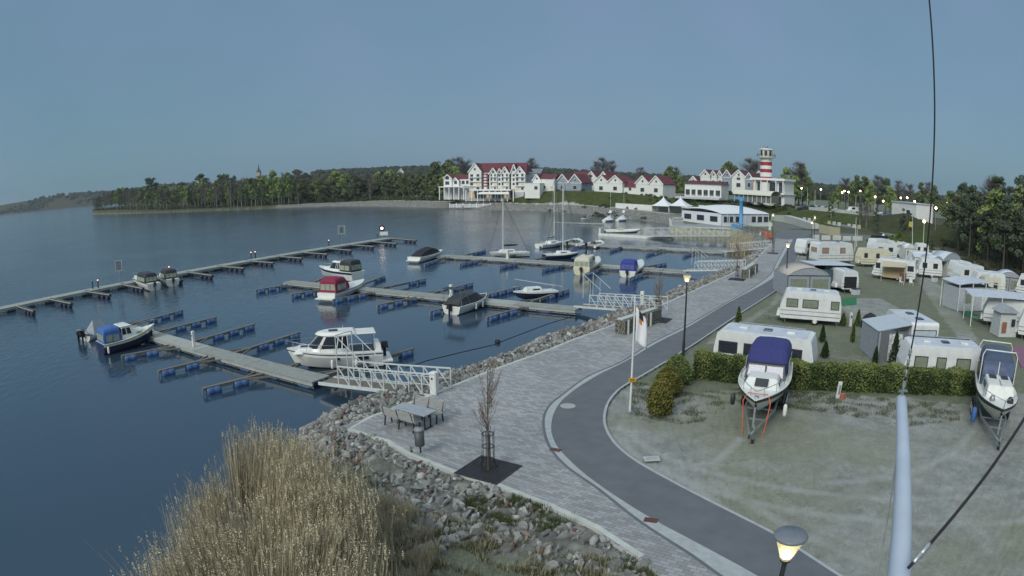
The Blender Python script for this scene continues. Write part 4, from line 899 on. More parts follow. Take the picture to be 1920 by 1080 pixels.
def grass(name, poly_px, z, n, h0, h1, label, seed=1, w=.008, avoid=None, mt=None):
    P = A(poly_px, z); xs = [p.x for p in P]; ys = [p.y for p in P]; r = np.random.default_rng(seed)
    X = r.uniform(min(xs), max(xs), n * 4); Y = r.uniform(min(ys), max(ys), n * 4); d = sdist(X, Y, P)
    cl = np.sin(X * 2.3 + np.sin(Y * 2.1) * 2) * np.sin(Y * 2.6 + np.cos(X * 1.7) * 1.5)
    k = (d > 0) & (r.random(n * 4) < .35 + .65 * np.clip(cl * 2, -.5, 1)) & (inside_prom(X, Y) < -.05); X, Y = X[k][:n], Y[k][:n]; n = len(X); Z = HH(X, Y)[0]
    Hh = r.uniform(h0, h1, n); a = r.uniform(0, 2 * pi, n); ln = Hh * r.uniform(.1, .8, n); dx, dy = np.cos(a), np.sin(a)
    V = np.stack([np.stack([X - dy * w, Y + dx * w, Z], 1), np.stack([X + dy * w, Y - dx * w, Z], 1), np.stack([X + dx * ln, Y + dy * ln, Z + Hh], 1)], 1)
    o = npmesh(name, V.reshape(-1, 3), np.arange(n * 3).reshape(-1, 3), [mt or grassm], tone=r.beta(2, 2, n)); return tag(o, label, 'grass', None, 'stuff')
grass('grass', [(740, 1010), (790, 985), (900, 1000), (1000, 1035), (1120, 1065), (1215, 1060), (1300, 1110), (1260, 1250), (700, 1250)], 1.1, 32000, .06, .24, 'ragged green and straw grass between the stones below the terrace edge', 4, w=.007)
grass('grass', [(860, 950), (960, 925), (1030, 955), (1090, 985), (1060, 1010), (900, 1000)], 1.2, 5000, .08, .30, 'green grass tufts growing against the kerb of the paved path', 5, w=.008)
grass('grass', [(600, 870), (640, 850), (680, 880), (720, 920), (740, 960), (690, 940), (620, 900)], .8, 2600, .08, .3, 'thin grass patch in the stones beside the reeds', 8, w=.01)
grass('dry_grass', [(760, 960), (860, 990), (1000, 1030), (1130, 1065), (1250, 1120), (1240, 1250), (720, 1250), (720, 1060)], 1.1, 14000, .08, .35, 'short dry straw lying between green tufts below the terrace', 16, w=.006, mt=straw)
grass('dry_grass', [(700, 960), (790, 985), (830, 1060), (760, 1200), (700, 1200), (720, 1060)], .8, 6000, .2, .7, 'tangled dry grass at the right edge of the reed bed', 6, w=.007, mt=straw)
grass('grass', [(1185, 715), (1290, 735), (1400, 728), (1560, 738), (1800, 757), (1800, 790), (1700, 800), (1560, 775), (1380, 755), (1320, 790), (1250, 800), (1180, 782)], 1.38, 26000, .04, .17, 'short grass along the foot of the clipped hedge', 7, w=.008)
# ------------------------------------------------------------------ furniture of the terrace
def lamp(head_px, base_px, label, h=None, near=False, group='cone headed street lamps', lit=True, z=1.38):
    b = at(*base_px, PZ) if not near else Vector((near[0], near[1], 1.4))
    h = h or 5.1
    t = thing('street_lamp', label, 'street lamp', (b.x, b.y, z), 0, group)
    mb = MB(); mb.cyl((0, 0, 0), (0, 0, h - .5), .075, .045, 12, lampmetal); mb.cyl((0, 0, 0), (0, 0, .9), .095, .09, 12, lampmetal); mb.build('pole', parent=t)
    mb = MB(); mb.lathe([(.03, h - .56), (.10, h - .50), (.085, h - .44)], n=16, m=lampmetal); mb.build('collar', parent=t)
    mb = MB(); mb.lathe([(.095, h - .47), (.265, h - .02)], n=24, m=lampcone); mb.build('lamp_shade', parent=t)
    mb = MB(); mb.lathe([(0, h - .02), (.30, h - .02), (.31, h + .01), (.29, h + .04), (0, h + .05)], n=24, m=mat('lamp_cap', (.16, .18, .21), .45)); mb.build('lamp_cap', parent=t)
    mb = MB(); mb.lathe([(0, h - .44), (.085, h - .43), (.095, h - .36), (.05, h - .31), (0, h - .30)], n=14, m=lampglow); mb.build('bulb', parent=t)
    return t
g = at(1483, 1005, 1.38 + 5.1)
lamp(None, None, 'lit cone headed lamp nearest to the camera at the bottom of the road', near=(g.x, g.y))
lamp(None, (1281, 663), 'lit lamp on a dark pole beside the hedge and the bent road')
lamp(None, (1472.5, 547), 'lit lamp by the road next to the round roofed awning')
lamp(None, (1448, 455), 'lit lamp at the far end of the paved promenade', h=5.6)
lamp(None, (1520, 470), 'lit lamp beside the fence of the camping row', h=5.2)
lamp(None, (1526, 455), 'lit lamp standing just beyond the white camper with alcove', h=5.4)
# picnic set
slat = mat('bench_slat', (.30, .31, .30), .7, var=.15, sc=9)
def bench(a, b, label, z=PZ):
    """a, b : the two ends of the seat, backrest on the left of a->b"""
    d = (b - a); L = d.xy.length; t = thing('park_bench', label, 'bench', (a.x, a.y, z), atan2(d.y, d.x), 'slatted benches at the picnic table')
    mb = MB()
    for k in range(5): mb.box((L / 2, .06 + k * .095, .45), (L, .075, .035), slat)
    mb.build('seat', parent=t, bevel=.006)
    mb = MB()
    for k in range(5): mb.box((L / 2, .53 + k * .022, .54 + k * .085), (L, .03, .07), slat)
    mb.build('backrest', parent=t, bevel=.006)
    for x in (.12, L / 2, L - .12):
        mb = MB(); mb.bar((x, .08, .43), (x, .5, .43), .05, lampmetal); mb.bar((x, .10, .43), (x, .06, 0), .05, lampmetal); mb.bar((x, .46, .43), (x, .54, 0), .05, lampmetal); mb.bar((x, .49, .43), (x, .64, .92), .045, lampmetal); mb.build('leg', parent=t)
    return t
nl, nr_ = at(717, 797, PZ), at(777, 815, PZ); tdir = (nr_ - nl).normalized(); tper = Vector((-tdir.y, tdir.x, 0))
a = nr_ + tper * .6; bench(a, a - tdir * 1.9, 'slatted bench on the near side of the picnic table')
b = at(821, 797, PZ); bench(b - tdir * 1.9, b, 'slatted bench behind the picnic table facing the terrace')
c = at(776, 767, PZ + .75)
t = thing('picnic_table', 'grey topped picnic table between the two slatted benches', 'table', (c.x, c.y, PZ), atan2(tdir.y, tdir.x))
mb = MB(); mb.box((0, 0, .74), (1.9, .85, .05), mat('table_top', (.30, .33, .36), .5)); mb.build('table_top', parent=t, bevel=.01)
for x in (-.75, .75):
    mb = MB(); mb.bar((x, -.2, .72), (x, -.2, .02), .05, lampmetal); mb.bar((x, .2, .72), (x, .2, .02), .05, lampmetal); mb.box((x, 0, .02), (.08, .65, .04), lampmetal); mb.build('leg', parent=t)
# litter bin
b = at(788, 851, PZ); t = thing('litter_bin', 'grey cylindrical litter bin on a post by the terrace edge', 'litter bin', (b.x, b.y, PZ))
mb = MB(); mb.cyl((0, .12, 0), (0, .12, 1.15), .035, n=8, m=lampmetal); mb.build('post', parent=t)
mb = MB(); mb.lathe([(0, .38), (.19, .38), (.20, .42), (.20, 1.02), (0, 1.02)], n=18, m=mat('bin_grey', (.07, .08, .09), .5)); mb.build('bin_body', parent=t)
mb = MB(); mb.lathe([(.21, 1.02), (.22, 1.04), (.19, 1.11), (0, 1.14)], n=18, m=mat('bin_lid', (.20, .22, .24), .4)); mb.build('lid', parent=t)
# young trees with guard and grate
twig = mat('twig_bark', (.21, .18, .155), .9, var=.3)
bud = leafmat('buds', (.20, .14, .11), (.36, .28, .23))
def sapling(px, label, s=1.0, dens=1.0, h=3.7):
    b = at(*px, PZ); t = thing('young_tree', label, 'young tree', (b.x, b.y, PZ + .02), 0, 'young street trees on the promenade'); r = random.Random(int(px[0]))
    mb = MB(); mb.tube([(0, 0, 0), (.01, 0, 1.0), (0, .02, 2.0), (.02, 0, h)], [.05, .042, .03, .01], 8, bark); mb.build('trunk', parent=t)
    mb = MB(); tips = []
    for k in range(30):
        z0 = r.uniform(1.25, h * .8); a = r.uniform(0, 2 * pi); ln = r.uniform(.5, 1.25); sp = r.uniform(.15, .52)
        P = [Vector((0, 0, z0)), Vector((cos(a) * sp * .7, sin(a) * sp * .7, z0 + ln * .45)), Vector((cos(a) * sp, sin(a) * sp, z0 + ln))]
        mb.tube(P, [.014, .010, .005], 4, twig); tips.append(P)
        for q in range(3):
            u = r.uniform(.3, .9); p = P[0].lerp(P[2], u); a2 = a + r.uniform(-1.2, 1.2); e = p + Vector((cos(a2) * .14, sin(a2) * .14, .22)); mb.bar(p, e, .007, twig); tips.append([p, (p + e) / 2, e])
    mb.build('branchwork', parent=t)
    n = int(1500 * dens); rg = np.random.default_rng(int(px[0])); V = []
    for k in range(n):
        P = tips[rg.integers(len(tips))]; p = P[0].lerp(P[2], float(rg.uniform(.25, 1))) + Vector(rg.normal(size=3) * .03); s_ = .03
        u = Vector(rg.normal(size=3)).normalized(); v = u.cross(Vector(rg.normal(size=3))).normalized(); V += [p - u * s_, p + v * s_ * .6, p + u * s_]
    npmesh('buds', np.array([tuple(v) for v in V]), np.arange(n * 3).reshape(-1, 3), [bud], tone=rg.random(n), parent=t); o = t
    g = thing('tree_guard', 'black round tree guard around ' + label, 'tree guard', (b.x, b.y, PZ + .02), 0, 'black round tree guards')
    mb = MB()
    for k in range(10): a = 2 * pi * k / 10; mb.tube([(cos(a) * .36, sin(a) * .36, .02), (cos(a) * .24, sin(a) * .24, .35), (cos(a) * .22, sin(a) * .22, 1.5), (cos(a) * .30, sin(a) * .30, 1.66)], .010, 5, lampmetal)
    for z, R in ((.40, .235), (.95, .225), (1.45, .22)):
        for zz in (0, .03): mb.tube([(cos(2 * pi * k / 20) * R, sin(2 * pi * k / 20) * R, z + zz) for k in range(21)], .010, 4, lampmetal)
    mb.build('bars', parent=g)
    gr = thing('tree_grate', 'square black tree grate under ' + label, 'tree grate', (b.x, b.y, PZ + .004), radians(2) + pi / 4 * 0 + GRZ, 'square black tree grates')
    gm = mat('cast_iron', (.035, .035, .04), .55, .2, var=.3)
    mb = MB(); S_ = .93
    # plate with concentric slots: rings of short bars round the trunk hole
    for k in range(4): a = pi / 2 * k; c, s_ = cos(a), sin(a); mb.box((c * (S_ - .03), s_ * (S_ - .03), .012), ((.06, 2 * S_ - .12, .024) if k % 2 == 0 else (2 * S_, .06, .024)), gm)
    mb.build('frame', parent=gr)
    mb = MB()
    for R in np.arange(.30, 1.28, .075):
        pr = [];
        for k in range(64):
            a0, a1 = 2 * pi * k / 64, 2 * pi * (k + 1) / 64
            am = (a0 + a1) / 2
            if max(abs(cos(am)), abs(sin(am))) * (R + .05) > S_ - .05: continue
            vs = [(cos(q) * rr_, sin(q) * rr_, .018) for q, rr_ in ((a0, R), (a1, R), (a1, R + .05), (a0, R + .05))]; mb.add(vs + [(x_, y_, .004) for x_, y_, z_ in vs], [(0, 1, 2, 3), (4, 5, 1, 0), (2, 3, 7, 6)], gm)
    mb.build('grate_rings', parent=gr)
    mb = MB(); mb.box((0, 0, .001), (2 * S_ - .1, 2 * S_ - .1, .004), mat('dark_soil', (.02, .02, .02), .95)); mb.build('soil', parent=gr)
p0, p1 = at(915, 858, PZ), at(983, 876, PZ); GRZ = atan2((p1 - p0).y, (p1 - p0).x)
sapling((916, 881), 'the young tree nearest the camera on the terrace', h=3.9)
sapling((1234, 600), 'the young tree behind the first gabion bench', h=4.0)
sapling((1382, 524), 'the young tree before the second gabion bench', h=4.2)
sapling((1449, 475), 'the young tree at the far end of the promenade', h=4.0)
# gabion benches
def gabionmat():
    m = mat('gabion_stone', (.34, .33, .26), .9, var=.25, sc=5); n = m.node_tree; p = n.nodes['Principled BSDF']
    tc = n.nodes.new('ShaderNodeTexCoord'); v = n.nodes.new('ShaderNodeTexVoronoi'); v.inputs['Scale'].default_value = 11; n.links.new(tc.outputs['Object'], v.inputs['Vector'])
    r = n.nodes.new('ShaderNodeValToRGB'); r.color_ramp.elements[0].color = (.42, .40, .31, 1); r.color_ramp.elements[1].color = (.06, .06, .05, 1); r.color_ramp.elements[1].position = .6
    n.links.new(v.outputs['Distance'], r.inputs['Fac']); n.links.new(r.outputs['Color'], p.inputs['Base Color'])
    b = n.nodes.new('ShaderNodeBump'); b.inputs['Strength'].default_value = 1; b.inputs['Distance'].default_value = .05; b.invert = True; n.links.new(v.outputs['Distance'], b.inputs['Height']); n.links.new(b.outputs[0], p.inputs['Normal']); return m
gab = gabionmat()
def gabion_bench(a_px, b_px, label, w=.8, h=1.0, far_part=True):
    a, b = at(*a_px, PZ), at(*b_px, PZ); d = b - a; L = d.length; t = thing('gabion_bench', label, 'stone bench', (a.x, a.y, PZ), atan2(d.y, d.x), 'stone filled gabion benches')
    x1 = L * .42; x2 = L * .6
    for (u, v) in ((0, x1), (x2, L)):
        mb = MB(); mb.box(((u + v) / 2, .0, h / 2), (v - u, w, h), gab); g = mb.build('gabion', parent=t)
        mb = MB()
        for x in (u, v):
            for y in (-w / 2, w / 2): mb.bar((x, y, 0), (x, y, h), .02, steel)
        for z in (0.02, h):
            for y in (-w / 2, w / 2): mb.bar((u, y, z), (v, y, z), .02, steel)
            for x in (u, v): mb.bar((x, -w / 2, z), (x, w / 2, z), .02, steel)
        mb.build('wire_cage', parent=g)
        MB().box((u + .35, -w / 2 - .09, h * .5), (.12, .12, h), concrete).build('end_slab', parent=t)
    MB().box(((x1 + x2) / 2, 0, .42), (x2 - x1, w * .8, .08), wood).build('seat', parent=t)
    MB().box((L / 2, .1, h + .03), (L * .98, w * .6, .05), concrete).build('cap', parent=t)
gabion_bench((1162, 627), (1231, 602), 'long stone filled gabion bench behind the flagpole')
gabion_bench((1396, 522), (1415, 509), 'shorter stone filled gabion bench far up the promenade')
# service pedestals
def pedestal(px, label, h=1.15, w=.35, z=PZ, m=whitedull):
    b = at(*px, z); t = thing('service_pedestal', label, 'service pedestal', (b.x, b.y, z), GRZ, 'white service pedestals')
    mb = MB(); mb.box((0, 0, h / 2), (w, w, h), m); mb.build('casing', parent=t, bevel=.02)
    MB().cyl((0, -w / 2 - .02, h * .72), (0, -w / 2 + .02, h * .72), .06, n=10, m=charcoal).build('socket', parent=t)
pedestal((815, 738), 'white service pedestal at the foot of the long gangway')
pedestal((1204, 572), 'white service pedestal at the second gangway', h=1.2, w=.3)
pedestal((364, 650), 'narrow white post box standing on the nearest dock', h=1.2, w=.22, z=.55)
pedestal((846, 558), 'white post box on the middle dock beside the folded hood frame', h=1.3, w=.3, z=.55)
pedestal((952, 486), 'white post box on the third dock at the grey sailing boat', h=1.4, w=.35, z=.55)
# pier lamps, signs, beacon
for x, y, lb in ((184.4, 540, 'low lit pier lamp beside the blue post near the left end'), (317.7, 514, 'low lit pier lamp right of the two black hooded boats'), (471, 485, 'left one of the pair of low lit pier lamps'), (479, 484, 'right one of the pair of low lit pier lamps'), (616.7, 461, 'low lit pier lamp near the lone sign board on the outer pier')):
    b = at(x, y, .6); t = thing('pier_lamp', lb, 'pier lamp', (b.x, b.y, .6), 0, 'low lamps on the outer pier')
    MB().cyl((0, 0, 0), (0, 0, 1.0), .09, n=10, m=lampmetal).build('post', parent=t); MB().lathe([(.09, 1.0), (.1, 1.1), (0, 1.12)], n=12, m=mat('pier_lamp_glow', (.8, .4, .25), emit=2.5, ecol=(1, .5, .3))).build('bulb', parent=t); MB().lathe([(0, 1.12), (.22, 1.12), (.12, 1.2), (0, 1.22)], n=12, m=lampmetal).build('lamp_cap', parent=t)
for x, y, lb in ((174, 541, 'dark blue post beside the first low pier lamp'), (708, 446, 'dark blue post before the white board at the pier head')):
    b = at(x, y, .6); t = thing('mooring_post', lb, 'post', (b.x, b.y, .6)); MB().cyl((0, 0, 0), (0, 0, 1.0), .11, n=10, m=mat('blue_post', (.03, .06, .16), .5)).build('post', parent=t); MB().lathe([(.12, 1.0), (.12, 1.05), (0, 1.08)], n=10, m=steel).build('cap', parent=t)
def board(px, z, lb, ph, bw, bh, m, frame=steel, name='sign_board', glyph=True):
    b = at(*px, z); t = thing(name, lb, 'sign', (b.x, b.y, z), atan2(b.y, b.x) - pi / 2)
    MB().cyl((0, .05, 0), (0, .05, ph + bh * .9), .04, n=8, m=steel).build('post', parent=t)
    o = MB().box((0, 0, ph + bh / 2), (bw, .04, bh), m).build('panel', parent=t)
    mb = MB(); z0, z1 = ph, ph + bh
    for q in ((0, z0), (0, z1)): mb.box((0, -.01, q[1]), (bw + .06, .06, .05), frame)
    for s in (1, -1): mb.box((s * bw / 2, -.01, (z0 + z1) / 2), (.05, .055, bh - .05), frame)
    mb.build('frame', parent=t); return t, o
board((225, 531), .6, 'tall grey sign board on a post at the outer pier before the two boats', 1.7, .9, 1.35, mat('sign_grey', (.16, .19, .22), .5), white)
t, o = board((641, 457), .6, 'grey sign board with white frame near the pier lamp', 1.9, 1.3, 1.5, mat('sign_grey', (.16, .19, .22), .5), white); MB().box((0, -.03, 2.65), (.35, .02, 1.0), mat('sign_mark', (.05, .09, .06))).build('mark', parent=o)
b = at(720, 446, .6); t = thing('harbour_beacon', 'round dark beacon light above a white board at the pier head', 'beacon', (b.x, b.y, .6), atan2(b.y, b.x) - pi / 2)
MB().box((0, 0, .9), (1.7, .06, .75), whitedull).build('board', parent=t); MB().cyl((-.4, .08, 0), (-.4, .08, 2.4), .05, n=8, m=steel).build('post', parent=t)
MB().cyl((-.4, 0, 2.0), (-.4, .12, 2.0), .62, n=24, m=charcoal).build('disc', parent=t); MB().cyl((-.4, -.06, 2.0), (-.4, 0, 2.0), .25, n=16, m=mat('beacon_glow', (1, .7, .6), emit=5, ecol=(1, .75, .65))).build('bulb', parent=t)
# flagpole, flag, small yellow sign
b = at(1181, 772, 1.4); t = thing('flagpole', 'white flagpole beside the curve of the road', 'flagpole', (b.x, b.y, 1.38)); FP = b
tp = at(1188.5, 533, 1.4); 
MB().cyl((0, 0, 0), (.0, 0, 5.62), .055, .035, 12, whitedull).build('pole', parent=t); MB().cyl((0, 0, 5.62), (0, 0, 5.68), .05, n=10, m=charcoal).build('cap', parent=t); MB().box((0, 0, .02), (.3, .3, .05), steel).build('base', parent=t)
n = 14; k2 = 8; vs = []
for i in range(n):
    v = i / (n - 1)
    for j in range(k2):
        u = j / (k2 - 1); wv = .85 * u * (1 - .35 * v) + .02
        vs.append((.06 + wv * (.55 + .5 * v), -.10 * sin(u * 8 + v * 2.5) * (.25 + v * .3), 5.05 - v * 1.62 - u * .55 * (1 - .3 * v)))
fm = MB(); fm.add(vs, [(i * k2 + j, i * k2 + j + 1, (i + 1) * k2 + j + 1, (i + 1) * k2 + j) for i in range(n - 1) for j in range(k2 - 1)], mat('flag_cloth', (.74, .74, .76), .8, var=.04), True)
o = fm.build('flag', loc=(b.x, b.y, 1.38)); so_ = o.modifiers.new('s', 'SOLIDIFY'); so_.thickness = .01; tag(o, 'limp white flag with small dark and orange marks on its pole', 'flag')
fe = MB(); 
for (i0, i1, j0, j1, mm) in ((0, 3, 2, 5, charcoal), (3, 5, 2, 4, mat('flag_orange', (.6, .22, .05)))):
    fe = MB(); ids = [(i, j) for i in range(i0, i1) for j in range(j0, j1)]
    w2 = j1 - j0 + 1; fe.add([(vs[i * k2 + j][0], vs[i * k2 + j][1] - .012, vs[i * k2 + j][2]) for i in range(i0, i1 + 1) for j in range(j0, j1 + 1)], [((i - i0) * w2 + j - j0, (i - i0) * w2 + j - j0 + 1, (i - i0 + 1) * w2 + j - j0 + 1, (i - i0 + 1) * w2 + j - j0) for i, j in ids], mm, True); fe.build('emblem', parent=o)
t = thing('small_sign', 'small yellow sign fixed low on the white flagpole', 'sign', (b.x, b.y, 1.38))
MB().box((.02, -.08, 1.62), (.36, .03, .20), mat('sign_yellow', (.62, .36, .03), .5)).build('panel', parent=t)
mb = MB(); mb.box((.0, -.1, 1.66), (.24, .01, .03), charcoal); mb.box((.02, -.1, 1.58), (.27, .01, .03), charcoal); mb.build('lettering', parent=t)
# manhole covers, orange thing, small marker posts
for px, lb, rd in (((1065, 761), 'round pale manhole cover in the asphalt', 1), ((1222, 860), 'square pale drain cover in the gravel verge', 0)):
    p = at(*px, PZ); t = MB()
    if rd: t.cyl((0, 0, -.02), (0, 0, .006), .33, n=28, m=mat('manhole_iron', (.32, .35, .36), .6)); t.lathe([(.36, 0), (.36, .008), (.33, .008)], n=28, m=concrete)
    else: t.box((0, 0, 0), (.62, .42, .03), concrete); t.box((0, 0, .012), (.5, .32, .02), mat('manhole_iron', (.3, .32, .33), .6))
    o = t.build('manhole_cover', loc=(p.x, p.y, PZ)); tag(o, lb, 'manhole cover')
b = at(1460, 541, PZ); t = thing('warning_light', 'squat orange marker at the kerb beside the road lamp', 'marker', (b.x, b.y, 1.4))
MB().lathe([(0, 0), (.34, 0), (.36, .25), (.22, .5), (.2, .62), (0, .66)], n=14, m=mat('faded_orange', (.5, .16, .10), .6)).build('body', parent=t); MB().lathe([(.1, .62), (.17, .68), (.17, .85), (0, .95)], n=12, m=mat('pink_lens', (.6, .28, .2), .4)).build('lens', parent=t)
b = at(1571, 746, 1.4); t = thing('marker_post', 'white slanted marker post before the hedge', 'post', (b.x, b.y, 1.36)); MB().box((0, 0, .45), (.22, .12, .95), whitedull, R=Matrix.Rotation(.08, 3, 'Y')).build('post', parent=t, bevel=.02); MB().box((0, -.065, .5), (.1, .02, .5), steel, R=Matrix.Rotation(.08, 3, 'Y')).build('plate', parent=t)
b = at(1580, 748, 1.4); tag(MB().box((0, 0, .16), (.2, .2, .34), mat('brick_red', (.40, .13, .08), .8), rz=.4).build('brick_block', loc=(b.x, b.y, 1.37)), 'small red brick block leaning by the white marker post', 'brick block')
# buoy on its mooring line
b = at(933, 643, 0); t = thing('mooring_buoy', 'round black buoy floating before the near stone bank', 'buoy', (b.x, b.y, 0)); MB().lathe([(0, -.15), (.17, -.05), (.22, .08), (.17, .22), (0, .29)], n=14, m=rubber).build('ball', parent=t); MB().cyl((0, 0, .28), (0, 0, .36), .03, n=6, m=steel).build('ring', parent=t)
e = at(1090, 590, 0); mm_ = at(800, 668, 0); o = MB().tube([at(x, y, .015) for x, y in ((760, 690), (800, 676), (866, 660), (931, 645))], .022, 5, rubber).build('mooring_line'); tag(o, 'dark line floating from the long gangway to the black buoy', 'rope')
o = MB().tube([at(x, y, .015) for x, y in ((935, 642), (980, 625), (1030, 606), (1072, 594))], .022, 5, rubber).build('mooring_line'); tag(o, 'dark line floating from the black buoy towards the second gangway', 'rope')
# ------------------------------------------------------------------ boom and stays under the camera
tip = ray(1690, 752) * 6.3; tipP = Vector((tip.x, tip.y, CAMZ + tip.z)); rt = ray(1684, 1095) * 3.15; rtP = Vector((rt.x, rt.y, CAMZ + rt.z))
ax = (rtP - tipP).normalized(); t = thing('spar', 'round white spar reaching out below the camera', 'spar', rtP, 0)
L0 = lambda p: p - rtP
MB().cyl(L0(rtP + ax * 1.2), L0(tipP), .066, .056, 20, mat('spar_paint', (.46, .53, .62), .45, var=.05, sc=3, dirt=.1)).build('tube', parent=t)
q = MB().lathe([(.057, 0), (.058, .03), (.03, .05), (0, .052)], n=20, m=whitedull).build('end_cap', parent=t); q.location = L0(tipP); q.rotation_euler = (-ax).to_track_quat('Z', 'Y').to_euler()
up_ = Vector((0, 0, 1)); mb = MB(); p = L0(tipP); mb.cyl(p + Vector((0, 0, .02)), p + Vector((0, 0, .14)), .012, n=8, m=steel); mb.box(p + Vector((0, 0, .10)), (.10, .03, .015), steel); mb.cyl(p + Vector((0, 0, .14)), p + Vector((0, 0, .20)), .02, n=8, m=steel); mb.build('shackle', parent=t)
def wire(pts, r, lb, m=black, beads=()):
    t = thing('stay_wire', lb, 'wire', pts[0], 0)
    o = MB().tube([p - pts[0] for p in pts], r, 6, m).build('wire', parent=t); 
    for u in beads:
        p = pts[0].lerp(pts[-1], u) - pts[0]; d = (pts[-1] - pts[0]).normalized(); k = MB().lathe([(0, -.04), (.018, -.03), (.014, 0), (.02, .02), (0, .05)], n=8, m=steel).build('shackle', parent=t); k.location = p; k.rotation_euler = d.to_track_quat('Z', 'Y').to_euler()
    return t
def pt(x, y, dist): q = ray(x, y).normalized() * dist; return Vector((q.x, q.y, q.z + CAMZ))
a = tipP + Vector((0, 0, .2)); b = pt(1736, -60, 6.0)
wire([a, a.lerp(b, .33) + Vector((.02, 0, 0)), a.lerp(b, .66) + Vector((.02, 0, 0)), b], .0085, 'dark wire rising steeply from the tip of the white spar', beads=(.02, .05, .075))
a = pt(1703, 1065, 3.1); b = pt(1960, 720, 3.9); wire([a, a.lerp(b, .5) + Vector((0, 0, -.02)), b], .010, 'dark stay running from the spar to the lower right edge', beads=(.05, .09))
for k, (x0, y0, x1, y1, d0, d1) in enumerate(((1684, 830, 1640, 1095, 5.2, 3.2), (1683, 945, 1668, 1095, 4.2, 3.15))):
    wire([pt(x0, y0, d0), pt((x0 + x1) / 2 + 2, (y0 + y1) / 2 + 12, (d0 + d1) / 2), pt(x1, y1, d1)], .0045, ['thin pale rope hanging furthest from the white spar', 'thin pale rope tight against the white spar'][k], m=mat('pale_rope', (.38, .36, .34), .8))
# ------------------------------------------------------------------ caravans and tents
pane = mat('caravan_pane', (.20, .23, .17), .1, var=.15, sc=2)
panedark = mat('caravan_pane_dark', (.03, .035, .045), .1, var=.2)
def edge_frame(pa, pb, z):
    a, b = at(*pa, z), at(*pb, z); d = (b - a).xy; return a, d.length, atan2(d.y, d.x)
def caravan(label, pa, pb, z=1.95, W=2.3, H=2.15, m=None, hitch=-1, wins=((.12, .3), (.4, .62), (.82, .95)), wm=None, hatches=2, Lfix=None, front=.45, gz=1.4, stripe=charcoal, wheel_at=.58, group='caravans parked on the camping row', cat='caravan', endwin=True, rm=None):
    """pa, pb: photo ends of the near long side at height z (the floor line by default)"""
    a, L, rz = edge_frame(pa, pb, z)
    if Lfix: L = Lfix
    t = thing('caravan', label, cat, (a.x, a.y, gz), rz, group); m = m or caravanw; z0, z1 = .42, .42 + H
    f = front
    pr = [(.10, z0), (0, z0 + .25), (.02, z0 + H * .45), (f * .75, z0 + H * .86), (f, z1 - .06), (f + .25, z1), (L - .45, z1), (L - .18, z1 - .12), (L - .02, z0 + H * .55), (L, z0 + .25), (L - .08, z0)]
    if hitch > 0: pr = [(L - x, z) for x, z in pr]
    bo = MB().xprism(pr, 0, W, m).build('body', parent=t, bevel=.05)
    x0, x1 = (f + .3, L - .5) if hitch < 0 else (.5, L - f - .3)
    MB().box(((x0 + x1) / 2, W / 2, z1 + .012), (x1 - x0, W - .16, .03), rm or roofw).build('roof', parent=t, bevel=.01)
    for k in range(hatches):
        x = x0 + (x1 - x0) * (k + .7) / (hatches + .4); MB().box((x, W * .5, z1 + .06), (.5, .5, .08), [whitedull, panedark, whitedull][k % 3]).build('roof_hatch', parent=t, bevel=.02)
    for u, v in wins:
        xa, xb = L * u, L * v; zz0, zz1 = z0 + H * .42, z0 + H * .74
        w_ = MB().box(((xa + xb) / 2, -.012, (zz0 + zz1) / 2), (xb - xa, .05, zz1 - zz0), charcoal).build('window', parent=t, bevel=.015)
        MB().box(((xa + xb) / 2, -.03, (zz0 + zz1) / 2), (xb - xa - .12, .035, zz1 - zz0 - .12), wm or pane).build('pane', parent=w_)
    mb = MB(); mb.box((L / 2, -.008, z0 + H * .30), (L - .1, .02, .03), stripe); mb.build('stripe', parent=bo)
    mb = MB(); mb.box((L / 2, -.008, z0 + H * .14), (L - .16, .02, .05), stripe); mb.build('stripe', parent=bo)
    wx = L * wheel_at
    for y in (.1, W - .1):
        w_ = MB().cyl((wx, y - .09, .31), (wx, y + .09, .31), .31, n=20, m=rubber).build('wheel', parent=t); MB().cyl((wx, y - .11, .31), (wx, y + .11, .31), .18, n=14, m=whitedull).build('rim', parent=w_)
    mb = MB(); hx = 0 if hitch < 0 else L; s = hitch
    mb.bar((hx, W * .25, .42), (hx + s * 1.25, W / 2, .42), .07, steel); mb.bar((hx, W * .75, .42), (hx + s * 1.25, W / 2, .42), .07, steel); mb.cyl((hx + s * 1.0, W / 2, 0), (hx + s * 1.0, W / 2, .6), .03, n=6, m=steel); mb.build('drawbar', parent=t)
    mb = MB(); mb.tb(-.28 if s < 0 else 0, 0 if s < 0 else .28, W * .3, -.18 if s < 0 else 0, 0 if s < 0 else .18, W * .26, .45, .9, m, y=W / 2); o = mb.build('gas_box', parent=t, bevel=.04); o.location.x = hx
    if endwin:
        ex = L + .0 if hitch < 0 else 0; MB().box((ex + (-.03 if hitch < 0 else .03), W / 2, z0 + H * .6), (.09, W * .62, H * .26), wm or pane).build('end_window', parent=t)
    for k, x in enumerate((.4, L - .4)): MB().bar((x, .2, .42), (x + .15, .05, .0), .04, steel).build('leg', parent=t)
    t['L'] = L; return t
